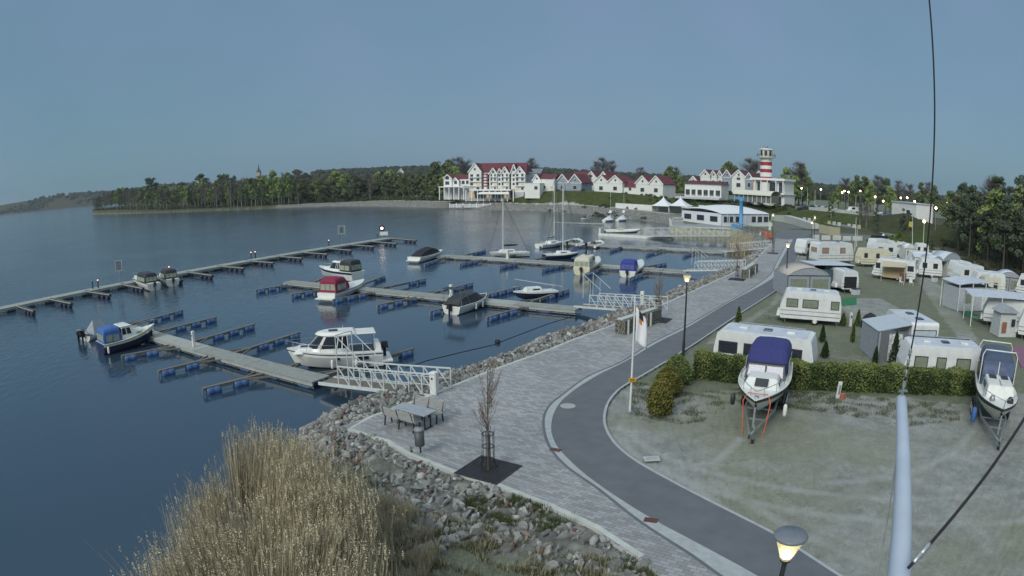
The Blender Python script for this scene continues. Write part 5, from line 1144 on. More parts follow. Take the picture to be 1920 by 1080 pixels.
def awning_tent(label, t, L0, L1, side, depth, zh, zl, m, wallm, name='awning', panels=2, group='caravan awnings', openp=()):
    """tent joined to the long side of a caravan: side -1 in front of it (y<0), +1 behind"""
    W = 2.3; y0 = 0 if side < 0 else W; y1 = y0 + side * depth
    o = thing(name, label, 'awning', t.location, t.rotation_euler.z, group)
    mb = MB(); e = .06
    ya, yb = y0 + side * .02, y1 + side * .1
    mb.hexa([(L0, ya, zh), (L1, ya, zh), (L1, yb, zl), (L0, yb, zl)] if side > 0 else [(L0, yb, zl), (L1, yb, zl), (L1, ya, zh), (L0, ya, zh)], [(L0, ya, zh + e), (L1, ya, zh + e), (L1, yb, zl + e), (L0, yb, zl + e)] if side > 0 else [(L0, yb, zl + e), (L1, yb, zl + e), (L1, ya, zh + e), (L0, ya, zh + e)], m); mb.build('roof', parent=o)
    for x in (L0 + .05, L1 - .05):
        mb = MB(); mb.add([(x, ya, 0), (x, y1, 0), (x, y1, zl), (x, ya, zh)], [(0, 1, 2, 3)], wallm); w_ = mb.build('side_wall', parent=o); sm = w_.modifiers.new('s', 'SOLIDIFY'); sm.thickness = .02
    n = panels
    for k in range(n):
        a = L0 + .05 + (L1 - L0 - .1) * k / n; b = L0 + .05 + (L1 - L0 - .1) * (k + 1) / n
        if k in openp: continue
        w_ = MB().box(((a + b) / 2, y1, zl / 2), (b - a - .02, .03, zl), wallm).build('front_wall', parent=o)
        MB().box(((a + b) / 2, y1 - .02, zl * .6), ((b - a) * .7, .03, zl * .42), pane).build('window', parent=w_)
    mb = MB()
    for k in range(n + 1): x = L0 + .05 + (L1 - L0 - .1) * k / n; mb.cyl((x, y1 + side * .02, 0), (x, y1 + side * .02, zl), .025, n=6, m=steel)
    mb.bar((L0 + .05, y1 + side * .02, zl - .03), (L1 - .05, y1 + side * .02, zl - .03), .05, steel)
    mb.build('tent_frame', parent=o); return o
GZ = 1.4
# the nearest long caravan behind the hedge
A1 = caravan('longest white caravan close behind the clipped hedge, blue boat in front', (1340, 617), (1530, 639), z=4.0, H=2.15, W=2.4, wins=((.05, .24), (.30, .55), (.62, .88)), wm=panedark, hatches=3, hitch=1, front=.28)
B1 = caravan('long white caravan behind the right half of the hedge', (1699, 646), (1854, 656), z=4.0, wins=((.12, .28), (.38, .5), (.62, .80)), hatches=3, hitch=-1, front=.4)
aw = awning_tent('grey awning hidden behind the long hedge caravan', A1, .9, A1['L'] - .9, 1, 2.2, 2.62, 2.0, greycan, greycan)
aw = awning_tent('grey awning sloping off behind the caravan at the right hedge', B1, .8, B1['L'] - .5, 1, 2.2, 2.62, 2.0, greycan, greycan)
C1 = caravan('white caravan with three pale windows seen side on, beside the green mat', (1461, 592), (1576, 601), wins=((.10, .29), (.36, .62), (.82, .96)), hatches=3, stripe=mat('stripe_grey', (.12, .13, .14)))
# tent with arched roof behind it
def arch_tent(label, pa, pb, z, D, h, hs, m, wm_, wins=2, name='awning', cat='awning', group=None):
    a, L, rz = edge_frame(pa, pb, z); t = thing(name, label, cat, (a.x, a.y, GZ), rz, group); rings = []
    for y in (0, D * .5, D):
        r = [(0, y, hs * .98)]
        for k in range(1, 8): u = k / 8; r.append((L * u, y, hs + (h - hs) * sin(pi * u) ** .8))
        r.append((L, y, hs * .98)); rings.append(r)
    mb = MB(); mb.loft(rings, m, smooth=True, closed=False, caps=False); o = mb.build('roof', parent=t); q = o.modifiers.new('s', 'SOLIDIFY'); q.thickness = .05
    for y in (0.03, D - .03):
        pts = [(0, y, 0), (L, y, 0), (L, y, hs * .97)] + [(L * (8 - k) / 8, y, hs * .97 + (h - hs) * .97 * sin(pi * (8 - k) / 8) ** .8) for k in range(1, 8)] + [(0, y, hs * .97)]
        mb = MB(); mb.add(pts, [tuple(range(len(pts)))], wm_); w_ = mb.build('end_wall', parent=t); q = w_.modifiers.new('s', 'SOLIDIFY'); q.thickness = .03
        if y < .1:
            for k in range(wins): MB().box((L * (k + .5) / wins, -.02, hs * .58), (L / wins * .72, .03, hs * .5), pane).build('window', parent=w_)
    for x in (0.02, L - .02): MB().box((x, D / 2, hs / 2), (.03, D, hs), wm_).build('side_wall', parent=t)
    mb = MB()
    for k in range(wins + 1): mb.cyl((L * k / wins, -.03, 0), (L * k / wins, -.03, hs), .03, n=6, m=charcoal)
    mb.bar((0, -.03, hs), (L, -.03, hs), .05, charcoal)
    mb.build('tent_frame', parent=t); return t
beige = mat('beige_canvas', (.42, .39, .35), .8, var=.1, bump=.3)
arch_tent('beige awning with low arched roof just behind the side on caravan', (1475, 556), (1556, 556), 1.4, 4.0, 2.9, 2.1, beige, greycan)
C3 = caravan('white camper with alcove at the far end of the camping row', (1534, 488), (1600, 487), z=1.95, H=2.6, wins=((.10, .28), (.60, .75)), hitch=1, wheel_at=.3, wm=mat('curtain_pane', (.34, .22, .16), .4))
C4 = caravan('white caravan seen end on with black sheet for its open stern below a grey roof', (1577, 548), (1609, 548), z=1.5, W=4.6, Lfix=2.2, wins=(), hatches=0, hitch=-1, endwin=False, front=.2, H=1.95)
MB().box((1.1, -.02, 1.15), (1.6, .05, 1.2), black).build('stern_dark_sheet', parent=C4)  # black sheet on the closed end stands in for the shaded interior
t = awning_tent('wide pale grey awning roof over the end on caravan', C4, -2.4, 2.9, 1, 4.2, 2.6, 2.5, roofw, greycan, panels=3)
o = MB().box((-1.3, 2.0, 1.5), (2.3, .05, 1.4), teal).build('tarpaulin', loc=C4.location, rz=C4.rotation_euler.z); tag(o, 'dark teal tarpaulin hung beside the end on caravan', 'tarpaulin')
C5 = caravan('cream caravan standing behind the white one with a beige porch', (1614, 493), (1669, 495), z=1.95, m=cream, wins=((.10, .22), (.5, .62)), hatches=0, wm=panedark, rm=mat('cream_roof', (.46, .46, .40), .6))
C6 = caravan('white rounded caravan with open beige porch in the middle row', (1637, 513), (1716, 522), z=1.95, wins=((.05, .16), (.80, .95)), wm=panedark, hatches=1, front=.7)
t = thing('porch_tent', 'open beige porch tent with tan back wall on the rounded caravan', 'porch tent', C6.location, C6.rotation_euler.z); L = C6['L']
MB().hexa([(L * .22, -1.9, 1.75), (L * .78, -1.9, 1.95), (L * .78, 0, 2.3), (L * .22, 0, 2.3)], [(L * .22, -1.9, 1.8), (L * .78, -1.9, 2.0), (L * .78, 0, 2.36), (L * .22, 0, 2.36)], mat('porch_cloth', (.45, .40, .30), .8)).build('roof', parent=t)
MB().box((L * .5, -.06, 1.15), (L * .54, .06, 1.7), mat('porch_back', (.55, .42, .24), .7)).build('back_wall', parent=t)  # back wall has a warmer tan than the porch cloth
for x in (.23, .77): MB().cyl((L * x, -1.88, 0), (L * x, -1.88, 1.85), .03, n=6, m=whitedull).build('pole', parent=t)
o = MB().box((L * .72, -1.2, .55), (.9, .5, 1.1), mat('cupboard_brown', (.14, .07, .04), .6)).build('cupboard', loc=C6.location, rz=C6.rotation_euler.z); tag(o, 'brown slatted cupboard standing at the beige porch', 'cupboard')
C7 = caravan('white caravan with grey lean-to at the far right of the row', (1706, 497), (1748, 500), z=1.95, wins=((.3, .5),), hatches=1, wm=panedark)
awning_tent('pale lean-to awning on the far right caravan', C7, .2, C7['L'] - .2, -1, 1.6, 2.3, 1.9, roofw, whitedull, openp=(1,))
arch_tent('first grey dome awning right of the dark overhead wire', (1742, 518), (1771, 518), 1.4, 3.0, 2.8, 1.7, roofw, greycan, wins=1)
arch_tent('second grey dome awning joined behind the first one', (1766, 512), (1802, 512), 1.4, 3.2, 3.0, 1.8, roofw, greycan, wins=1)
C9 = caravan('white caravan with flat grey tent in the right hand column', (1790, 519), (1818, 520), z=1.95, wins=((.3, .6),), hatches=1, wm=panedark, Lfix=3.2)
awning_tent('small flat roofed grey tent attached to the column caravan', C9, -2.4, .1, 1, 2.0, 2.3, 2.1, greycan, whitedull)
# shelters with posts
def shelter(label, pa, pb, z, W, hgt, m, curve=.45, group='open shelters over the caravans', posts=4, tentw=None):
    a, L, rz = edge_frame(pa, pb, z); t = thing('shelter', label, 'shelter', (a.x, a.y, GZ), rz, group); h = z - GZ
    rings = [[(L * u, 0, h + curve * sin(pi * u)), (L * u, W, h + curve * sin(pi * u) + .1), (L * u, W, h + curve * sin(pi * u) + .16), (L * u, 0, h + curve * sin(pi * u) + .06)] for u in np.linspace(0, 1, 9)]
    MB().loft(rings, m, smooth=False).build('roof', parent=t)
    for k in range(posts):
        for y in (.05, W - .05): u = .02 + .96 * k / (posts - 1); MB().box((L * u, y, (h + curve * sin(pi * u)) / 2), (.08, .08, h + curve * sin(pi * u)), whitedull).build('post', parent=t)
    return t, L
t, L = shelter('pale arched shelter roof on white posts over a striped tent', (1799, 535), (1874, 536), 4.0, 3.4, 3, roofw, .25)
o = thing('awning', 'striped grey tent standing under the pale arched shelter', 'awning', t.location, t.rotation_euler.z)
stripem = mat('striped_canvas', (.40, .43, .46), .8, var=.3, sc=9)
MB().box((L * .5, 1.7, 1.15), (L * .93, 3.0, 2.3), stripem).build('tent_body', parent=o, bevel=.08); MB().box((L * .7, .18, 1.0), (1.1, .06, 1.8), whitedull).build('door', parent=o); MB().box((L * .28, .18, 1.3), (1.2, .06, .9), pane).build('window', parent=o)
t, L = shelter('long low grey shelter roof at the right edge over a caravan', (1822, 556), (1985, 572), 4.0, 3.6, 3, roofw, .12, posts=4)
C11 = caravan('white caravan parked under the long grey shelter roof', (1843, 598), (1990, 618), z=1.95, wins=((.17, .30), (.55, .75)), wm=panedark, hatches=1, front=.6)
t = thing('tent_hut', 'small grey canvas hut with steep sides before the right edge caravan', 'tent', tuple(at(1872, 632, GZ)), radians(-14)); 
mb = MB(); mb.tb(0, 2.0, .9, .1, 1.9, .7, 0, 2.0, mat('hut_canvas', (.46, .49, .48), .8, bump=.4), y=.9); mb.build('tent_body', parent=t); MB().hexa([(-.1, -.1, 2.0), (2.1, -.1, 2.0), (2.1, 1.9, 2.0), (-.1, 1.9, 2.0)], [(.9, -.05, 2.5), (1.2, -.05, 2.5), (1.2, 1.85, 2.5), (.9, 1.85, 2.5)], greycan).build('roof', parent=t)
MB().box((.5, -.03, .8), (.5, .03, .9), mat('rust_panel', (.25, .10, .06), .8)).build('door_panel', parent=t); MB().box((1.5, .0, 1.2), (.4, .05, .6), panedark).build('window', parent=t)
C12 = caravan('cream and white caravan cut off by the right edge of the picture', (1908, 623), (2010, 640), z=1.95, wins=((.1, .2), (.4, .6)), wm=panedark, hatches=1)
# tent and caravan seen from behind
a, b = at(1711, 605, 4.0), at(1762, 606, 4.0); d = (b - a).normalized(); rz = atan2(d.y, d.x) + pi / 2; W_ = (b - a).length
t = thing('caravan', 'white caravan seen from behind with grey tent on its left flank', 'caravan', (b.x, b.y, GZ), rz, 'caravans parked on the camping row')
z0, z1 = .42, 2.57
bo = MB().xprism([(.1, z0), (0, z0 + .2), (0, z1 - .15), (.15, z1), (4.6, z1), (4.95, z1 - .3), (5.0, z0 + .3), (4.9, z0)], 0, W_, caravanw).build('body', parent=t, bevel=.05)
MB().box((2.4, W_ / 2, z1 + .012), (4.2, W_ - .15, .03), roofw).build('roof', parent=t); w_ = MB().box((-.01, W_ / 2, 1.75), (.05, W_ * .86, .75), charcoal).build('window', parent=t, bevel=.02); MB().box((-.03, W_ / 2, 1.77), (.04, W_ * .78, .6), mat('bright_pane', (.45, .52, .55), .15)).build('pane', parent=w_)
for x in (1.2, 3.0): MB().box((x, W_ / 2, z1 + .06), (.6, .5, .08), panedark).build('roof_hatch', parent=t, bevel=.02)
for y in (.15, W_ - .15): w_ = MB().cyl((2.8, y - .1, .31), (2.8, y + .1, .31), .31, n=18, m=rubber).build('wheel', parent=t); MB().cyl((2.8, y - .12, .31), (2.8, y + .12, .31), .17, n=12, m=whitedull).build('rim', parent=w_)
o = thing('awning', 'big grey awning tent with white ornamented door and dark corner curtains', 'awning', (a.x, a.y, GZ), rz - pi / 2); dk = mat('awning_dark_cloth', (.12, .14, .15), .8)  # front wall cloth is a darker grey than the roof cloth
MB().hexa([(-2.6, -.1, 2.0), (0, -.1, 2.45), (0, 3.4, 2.45), (-2.6, 3.4, 2.0)], [(-2.6, -.1, 2.05), (0, -.1, 2.5), (0, 3.4, 2.5), (-2.6, 3.4, 2.05)], mat('awning_roof', (.40, .46, .52), .75, var=.08, bump=.3)).build('roof', parent=o)
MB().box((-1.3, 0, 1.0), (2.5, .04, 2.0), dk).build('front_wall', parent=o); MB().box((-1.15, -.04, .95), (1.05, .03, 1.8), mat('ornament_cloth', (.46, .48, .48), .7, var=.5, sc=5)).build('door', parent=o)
mb = MB(); mb.add([(-2.55, 0, 0), (-2.55, 3.3, 0), (-2.55, 3.3, 2.0), (-2.55, 0, 2.0)], [(3, 2, 1, 0)], greycan); w_ = mb.build('side_wall', parent=o); w_.modifiers.new('s', 'SOLIDIFY').thickness = .03
for x in (-2.4, -.15): MB().box((x, -.03, 1.0), (.12, .05, 2.0), greycan).build('corner_curtain', parent=o)
# dark grill tent, mats, power boxes
b = at(1630, 613, GZ); t = thing('covered_grill', 'black covered heap of garden gear left of the big grey awning', 'covered gear', (b.x, b.y, GZ)); MB().loft([[(cos(q) * r1, sin(q) * r1 * .7, z) for q in np.linspace(0, 2 * pi, 9)[:-1]] for r1, z in ((.95, 0), (.9, .5), (.55, .95), (.1, 1.15))], black, smooth=False).build('cover', parent=t); MB().box((-.5, -.62, .4), (.3, .05, .22), whitedull).build('label_patch', parent=t)
for P, lb in (([(1578, 560), (1606, 557), (1606, 571), (1576, 573)], 'green artificial turf mat beside the side on caravan'), ([(1779, 558), (1800, 556), (1838, 600), (1833, 603), (1806, 588)], 'long strip of green turf mat before the shelters')):
    mb = MB(); mb.prism([(p.x, p.y) for p in A(P, GZ + .03)], 1.3, GZ + .045, green); tag(mb.build('turf_mat'), lb, 'mat')
mb = MB(); mb.prism([(p.x, p.y) for p in A([(1896, 650), (1935, 648), (1960, 690), (1915, 688)], GZ + .02)], 1.3, GZ + .04, mat('pink_mat', (.20, .10, .15), .9, bump=.4)); tag(mb.build('turf_mat'), 'faded pink mat on the grass at the right edge', 'mat')
for px, lb, h in (((1674, 612 + 0), None, 0), ((1594, 612), 'white power post between the small conifers', 1.1)):
    if lb: b = at(*px, GZ); t = thing('power_post', lb, 'power post', (b.x, b.y, GZ)); MB().box((0, 0, .55), (.2, .2, 1.1), whitedull).build('casing', parent=t, bevel=.02); MB().box((0, -.11, .8), (.12, .03, .2), charcoal).build('socket', parent=t)
# pale barrier panels in a row, covered boat, dark vans, masts behind the row
for k, (x0, x1, y) in enumerate(((1524, 1536, 452), (1540, 1557, 453), (1561, 1577, 453), (1580, 1596, 454), (1598, 1617, 454))):
    a, L, rz = edge_frame((x0, y), (x1, y), 1.5); t = thing('barrier_panel', ['first pale panel of the row, nearest the road lamp', 'second pale panel of the row beyond the white camper', 'middle pale panel of the row of five', 'fourth pale panel, next to the longest one', 'longest pale panel at the right end of the row'][k], 'panel', (a.x, a.y, 1.35), rz, 'pale panels in a row')
    MB().box((L / 2, 0, .95), (L * .94, .08, .95), whitedull).build('panel', parent=t); 
    for x in (.1, L - .1): MB().box((x, .06, .5), (.08, .08, 1.0), steel).build('post', parent=t)
a, L, rz = edge_frame((1647, 458), (1664, 458), 1.4); t = thing('covered_boat', 'boat under a pointed white cover behind the camping row', 'boat', (a.x, a.y, 1.4), rz); MB().loft([[(0, y, .9 + q), (L / 2, y * .6, 1.2 + h_), (L, y, .9 + q)] for y, q, h_ in ((-1.8, 0, .2), (0, .1, 1.1), (1.8, 0, .3))], tent, smooth=False, closed=False, caps=False).build('boat_cover', parent=t); h_, _ = hull_mb(L, 1.6, .9, whitedull); h_.build('hull', parent=t)
def car(label, px, L=4.3, col=None, rz=0, z=None, van=False, dist=None, group='cars parked on the hillside'):
    b = gat(*px) if not dist else far(px[0], px[1], dist); z = hz(b.x, b.y); t = thing('parked_car', label, 'van' if van else 'car', (b.x, b.y, z), rz, group); col = col or charcoal; H = 1.9 if van else 1.42
    pr = [(0, .3), (-.0, .75), (.15, .95), (L * .30, 1.0), (L * .42, H), (L * .80, H), (L * .98, 1.05), (L, .75), (L, .3)] if not van else [(0, .3), (0, .9), (L * .18, 1.05), (L * .28, H), (L - .1, H), (L, 1.0), (L, .3)]
    MB().xprism(pr, -.88, .88, col).build('body', parent=t, bevel=.06)
    for s in (1, -1):
        MB().xprism([(L * .36, 1.0), (L * .45, H - .1), (L * .78, H - .1), (L * .90, 1.02)] if not van else [(L * .22, 1.1), (L * .30, H - .15), (L * .6, H - .15), (L * .6, 1.1)], s * .86, s * .895, glass).build('window', parent=t)
        for x in (L * .18, L * .80): MB().cyl((x, s * .72, .32), (x, s * .92, .32), .32, n=14, m=rubber).build('wheel', parent=t)
    return t
car('dark van parked right of the row of pale panels', (1629, 458), 4.8, black, .1, van=True)

EX = [('white caravan with dark window squeezed behind the striped tent shelter', (1826, 541), (1862, 544), dict(Lfix=4.6)), ('white caravan at the far end beside the dark van', (1640, 470), (1662, 470), dict(Lfix=4.4)), ('grey white caravan between the rounded one and the lean-to caravan', (1722, 512), (1744, 514), dict(Lfix=3.6)), ('white caravan cut by the right edge behind the grey shelter roof', (1905, 545), (1950, 552), dict()),
 ('white caravan with grey roof between the cream one and the rounded one', (1640, 480), (1668, 481), dict(Lfix=4.6)), ('small pale caravan at the back by the covered boat', (1668, 474), (1700, 476), dict()), ('white caravan beyond the bright willow at the back of the camp', (1716, 478), (1741, 480), dict()),
 ('white caravan half hidden by the first dome awning', (1748, 497), (1772, 499), dict()), ('pale caravan behind the arched shelter', (1800, 527), (1826, 528), dict(Lfix=4.2)), ('cream caravan behind the shelter posts at the right', (1838, 552), (1876, 556), dict(m=cream)), ('white caravan far back beside the road lamp fence', (1509, 474), (1529, 473), dict(Lfix=4.0))]
for lb, a, b, kw in EX: caravan(lb, a, b, z=1.95, wins=((.15, .35), (.6, .8)), wm=panedark, hatches=1, **kw)
arch_tent('low grey awning joined to the pale caravan at the back', (1650, 486), (1672, 487), 1.4, 2.6, 2.5, 1.8, roofw, greycan, wins=1)
arch_tent('small white tent with curved roof at the back by the willow', (1697, 486), (1716, 487), 1.4, 2.6, 2.6, 1.8, tent, whitedull, wins=1)
arch_tent('grey tent with curved roof behind the long grey shelter', (1868, 548), (1912, 553), 1.4, 3.0, 2.7, 2.0, roofw, greycan, wins=2)
# slatted fence and shrubs at the head of the camping row, garden chairs and tables
def chair(label, px, rz):
    b = at(*px, GZ); t = thing('garden_chair', label, 'chair', (b.x, b.y, 1.38), rz, 'white garden chairs at the caravans')
    MB().box((0, 0, .42), (.48, .46, .05), whitedull).build('seat', parent=t); MB().box((0, .23, .72), (.46, .05, .6), whitedull).build('backrest', parent=t)
    for x in (-.2, .2):
        for y in (-.2, .2): MB().cyl((x, y, 0), (x, y, .42), .02, n=6, m=whitedull).build('leg', parent=t)
chair('white garden chair left of the brown cupboard at the beige porch', (1690, 535), .4); chair('white garden chair right of the brown cupboard', (1708, 536), -.3)
b = at(1800, 535, GZ)
for px, lb in (((1752, 528), 'low grey box beside the first dome awning'), ((1641, 500), 'grey storage box left of the rounded caravan'), ((1604, 552), 'small white box at the corner of the end on caravan')):
    b = at(*px, GZ); t = thing('storage_box', lb, 'box', (b.x, b.y, 1.38), .3, 'storage boxes between the caravans'); MB().box((0, 0, .3), (.9, .6, .6), wallb).build('box_body', parent=t, bevel=.02); MB().box((0, 0, .63), (.96, .66, .07), charcoal).build('lid', parent=t)
a, L, rz = edge_frame((1512, 492), (1524, 462), 1.4); t = thing('slatted_fence', 'dark slatted fence between the road and the far camping row', 'fence', (a.x, a.y, 1.38), rz)
mb = MB(); x = 0
while x < L: mb.box((x, 0, .75), (.22, .04, 1.3), charcoal); x += .34
mb.build('slats', parent=t); MB().box((L / 2, .05, .4), (L, .05, .1), charcoal).build('rail', parent=t); MB().box((L / 2, .05, 1.2), (L, .05, .1), charcoal).build('rail', parent=t)
# ------------------------------------------------------------------ hedges and small conifers
hedgem = leafmat('hedge_leaves', (.038, .070, .020), (.22, .265, .09), .7)
hedgey = leafmat('hedge_leaves_yellow', (.05, .07, .015), (.24, .21, .06), .7)
conm = leafmat('conifer_leaves', (.012, .028, .012), (.055, .080, .030), .7)
conm2 = leafmat('conifer_leaves_light', (.035, .06, .012), (.12, .16, .05), .7)
def leaf_tris(P, s, r, up=.3):
    n = len(P); u = r.normal(size=(n, 3)); u /= np.linalg.norm(u, axis=1)[:, None]; v = np.cross(u, r.normal(size=(n, 3))); v /= np.linalg.norm(v, axis=1)[:, None] + 1e-9
    s = s * r.uniform(.6, 1.3, n)[:, None]
    V = np.stack([P - u * s, P + v * s * .7, P + u * s, P - v * s * .7], 1); return V.reshape(-1, 3), np.arange(n * 4).reshape(-1, 4)
def hedge(label, a, b, w, h, m, seed, dens=520, z=1.36):
    a = Vector(a); b = Vector(b); d = b - a; L = d.length; r = np.random.default_rng(seed); t = thing('hedge', label, 'hedge', (a.x, a.y, z), atan2(d.y, d.x), 'clipped hedge pieces round the boat yard')
    per = 2 * h + w; n = int(L * per * dens) + int(2 * w * h * dens)
    s = r.uniform(0, per, n); x = r.uniform(-.05, L + .05, n); y = np.where(s < h, -w / 2, np.where(s < h + w, s - h - w / 2, w / 2)); zz = np.where(s < h, s, np.where(s < h + w, h, s - h - w))
    e = r.random(n) < .1; x = np.where(e, np.where(r.random(n) < .5, 0, L), x); y = np.where(e, r.uniform(-w / 2, w / 2, n), y); zz = np.where(e, r.uniform(0, h, n), zz)
    bump = .10 * np.sin(x * 2.1 + 1.3 * np.sin(x * 1.1)) + .07 * np.sin(x * 5.3 + y * 3) + .05 * np.sin(zz * 6 + x * 3)
    # round shoulders
    k = np.clip((zz - h * .75) / (h * .25), 0, 1); y = y * (1 - .18 * k ** 2) * (1 + bump); zz = zz * (1 + bump * .55) - .10 * np.abs(y / (w / 2)) ** 3 * (zz > h * .9)
    P = np.stack([x, y, np.maximum(zz, .02)], 1) + r.normal(0, .045, (n, 3)) - np.stack([0 * x, y * r.uniform(0, .25, n), 0 * x], 1)
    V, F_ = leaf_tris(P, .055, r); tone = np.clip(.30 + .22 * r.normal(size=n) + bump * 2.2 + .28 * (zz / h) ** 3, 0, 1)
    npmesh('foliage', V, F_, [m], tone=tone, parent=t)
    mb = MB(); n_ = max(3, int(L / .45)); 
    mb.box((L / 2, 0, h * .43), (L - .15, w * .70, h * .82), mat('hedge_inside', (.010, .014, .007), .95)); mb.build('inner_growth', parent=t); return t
SHR = [((1236, 776), 1.75, .62, 1, 'yellow green tapering shrub nearest the flagpole'), ((1250, 742), 1.55, .75, 2, 'rounded yellowish shrub in the middle of the three by the second lamp'), ((1268, 718), 1.6, .85, 3, 'widest rounded green shrub of the three, touching the second lamp post')]
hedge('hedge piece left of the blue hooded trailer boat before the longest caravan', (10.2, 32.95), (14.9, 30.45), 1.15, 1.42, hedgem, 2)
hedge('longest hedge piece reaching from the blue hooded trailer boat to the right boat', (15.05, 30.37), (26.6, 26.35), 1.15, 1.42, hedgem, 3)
def conifer_mesh(seed, h, w, n, m, trunk=True):
    r = np.random.default_rng(seed); t = bpy.data.objects.new('proto', None)
    u = r.random(n) ** .75; zz = h * (.04 + .96 * u); a = r.uniform(0, 2 * pi, n); R = w * (1 - u) ** .7 * (.82 + .25 * np.sin(a * 5 + zz * 6)) * r.uniform(.6, 1.05, n) * (np.minimum(u / .08, 1) ** .5)
    P = np.stack([np.cos(a) * R, np.sin(a) * R, zz], 1); V, F_ = leaf_tris(P, .05 + .02 * h * .3, r); return V, F_, np.clip(.35 + .25 * r.normal(size=n), 0, 1)
def conifer(label, px, h, w, m=conm, seed=1, z=1.38, name='small_conifer', n=1500):
    b = at(px[0], px[1], 1.4); t = thing(name, label, 'conifer', (b.x, b.y, z), 0, 'small conifers of the camping row'); V, F_, T = conifer_mesh(seed, h, w, n, m); npmesh('crown', V, F_, [m], tone=T, parent=t); MB().cyl((0, 0, 0), (0, 0, h * .7), .04, .015, 6, bark).build('trunk', parent=t); return t
for k, (px, h, w, m, lb) in enumerate([((1384, 607), 1.35, .33, conm2, 'small conifer alone at the road side before the side on caravan'), ((1541, 641), 1.25, .30, conm, 'dark small conifer at the right end of the longest caravan, upper one'), ((1546, 670), 1.1, .36, conm, 'dark small conifer at the right end of the longest caravan, lower one'),
    ((1640, 682), 1.15, .26, conm, 'thin dark conifer behind the middle of the long hedge'), ((1673, 695), 2.45, .48, conm, 'tallest dark conifer left of the right hand hedge caravan'), ((1598, 642), 1.35, .22, conm2, 'thin light green conifer before the white power post'),
    ((1580, 611), 1.05, .38, conm2, 'light green conifer at the stern corner of the side on caravan'), ((1608, 611), 1.35, .34, conm2, 'light green conifer left of the black covered gear'), ((1742, 652), 1.5, .36, conm, 'dark conifer between the two caravans right of the overhead wire'), ((1226, 768), .8, .30, conm2, 'tiny yellowish conifer beside the tapering shrub at the flagpole')]):
    conifer(lb, px, h, w, m, seed=k + 20)
def shrub(label, px, h, w, seed, m):
    b = at(px[0], px[1], 1.4); r = np.random.default_rng(seed); n = 5200; t = thing('shrub', label, 'shrub', (b.x, b.y, 1.37), 0, 'three shrubs between flagpole and second lamp')
    u = r.random(n) ** .8; a = r.uniform(0, 2 * pi, n); R = w * (np.sin(pi * np.clip(.22 + .78 * u, 0, 1)) ** .6) * (1 + .12 * np.sin(3 * a + seed) + .08 * np.sin(7 * a + u * 9)) * np.sqrt(r.uniform(.45, 1, n))
    P = np.stack([np.cos(a) * R, np.sin(a) * R, h * (.02 + u * (.92 + .08 * np.sin(5 * a)))], 1) + r.normal(0, .03, (n, 3)); V, F_ = leaf_tris(P, .05, r)
    npmesh('foliage', V, F_, [m], tone=np.clip(.3 + .2 * r.normal(size=n) + .35 * u ** 2, 0, 1), parent=t); MB().tube([(0, 0, 0), (.03, 0, h * .5), (0, .02, h * .8)], [.05, .035, .01], 6, bark).build('stem', parent=t)
for px, h, w, sd_, lb in SHR: shrub(lb, px, h, w, sd_, hedgey if sd_ < 3 else hedgem)
# ------------------------------------------------------------------ boats on trailers
def trailer(label, loc, rz, L, tongue):
    t = thing('boat_trailer', label, 'boat trailer', loc, rz, 'trailers under the two boats')
    mb = MB(); z = .52
    for s in (1, -1): mb.bar((.3, s * .75, z), (L * .62, s * .72, z), .08, steel, .12); mb.bar((L * .62, s * .72, z), (tongue, 0, z), .08, steel, .12)
    for x in (.4, L * .3, L * .62, L * .82): w = .75 if x <= L * .62 else .35; mb.bar((x, -w, z), (x, w, z), .07, steel)
    mb.build('frame', parent=t)
    for x in (L * .26, L * .36):
        for s in (1, -1):
            w_ = MB().cyl((x, s * .92, .33), (x, s * 1.14, .33), .33, n=20, m=rubber).build('wheel', parent=t); MB().cyl((x, s * 1.13, .33), (x, s * 1.155, .33), .19, n=14, m=whitedull).build('rim', parent=w_)
    for s in (1, -1):
        MB().tube([(L * .16, s * 1.03, .5), (L * .20, s * 1.03, .72), (L * .31, s * 1.03, .76), (L * .42, s * 1.03, .72), (L * .46, s * 1.03, .5)], .06, 6, charcoal).build('mudguard', parent=t)
        MB().bar((.3, s * .45, .72), (L * .62, s * .40, .78), .10, wood, .07).build('bunk', parent=t)
    mb = MB(); x = tongue - 1.1; mb.bar((x, 0, z), (x, 0, 1.45), .08, steel); mb.bar((x, 0, 1.4), (x - .3, 0, 1.5), .1, rubber); mb.build('winch_post', parent=t)
    MB().cyl((tongue - .55, .12, 0), (tongue - .55, .12, .85), .035, n=8, m=steel).build('jockey_wheel', parent=t); MB().cyl((tongue - .55, .06, .1), (tongue - .55, .18, .1), .1, n=10, m=rubber).build('jockey_tyre', parent=t)
    MB().box((tongue + .05, 0, z + .02), (.3, .09, .1), charcoal).build('hitch', parent=t, bevel=.02); return t
bw = at(1416, 757, 3.05); st = at(1452, 668, 2.9); d = (st - bw); d.z = 0; d.normalize(); L = 7.0; s0 = bw + d * L; rz = atan2(-d.y, -d.x); Z0 = 2.12
trailer('galvanised trailer with orange straps under the blue hooded boat', (s0.x, s0.y, 1.38), rz, L, L + .9)
t = thing('trailer_boat', 'white sports boat with navy hood standing on its trailer before the hedge', 'boat', (s0.x, s0.y, Z0), rz, 'boats standing on trailers')
h, ST = hull_mb(L, 2.5, .95, white, whitedull, charcoal, deck=white, sheer=.12, full=2.3, draft=.45, rake=.16); h.build('hull', parent=t); rubrail(ST, white, .04, .02).build('rub_rail', parent=t)
canopy(t, .3, 3.0, 1.1, .95, 1.45, navy, slope=.3)
mb = MB(); mb.tb(2.85, 3.6, 1.02, 2.9, 3.25, .92, .95, 1.65, charcoal); ws = mb.build('windscreen', parent=t, bevel=.02)
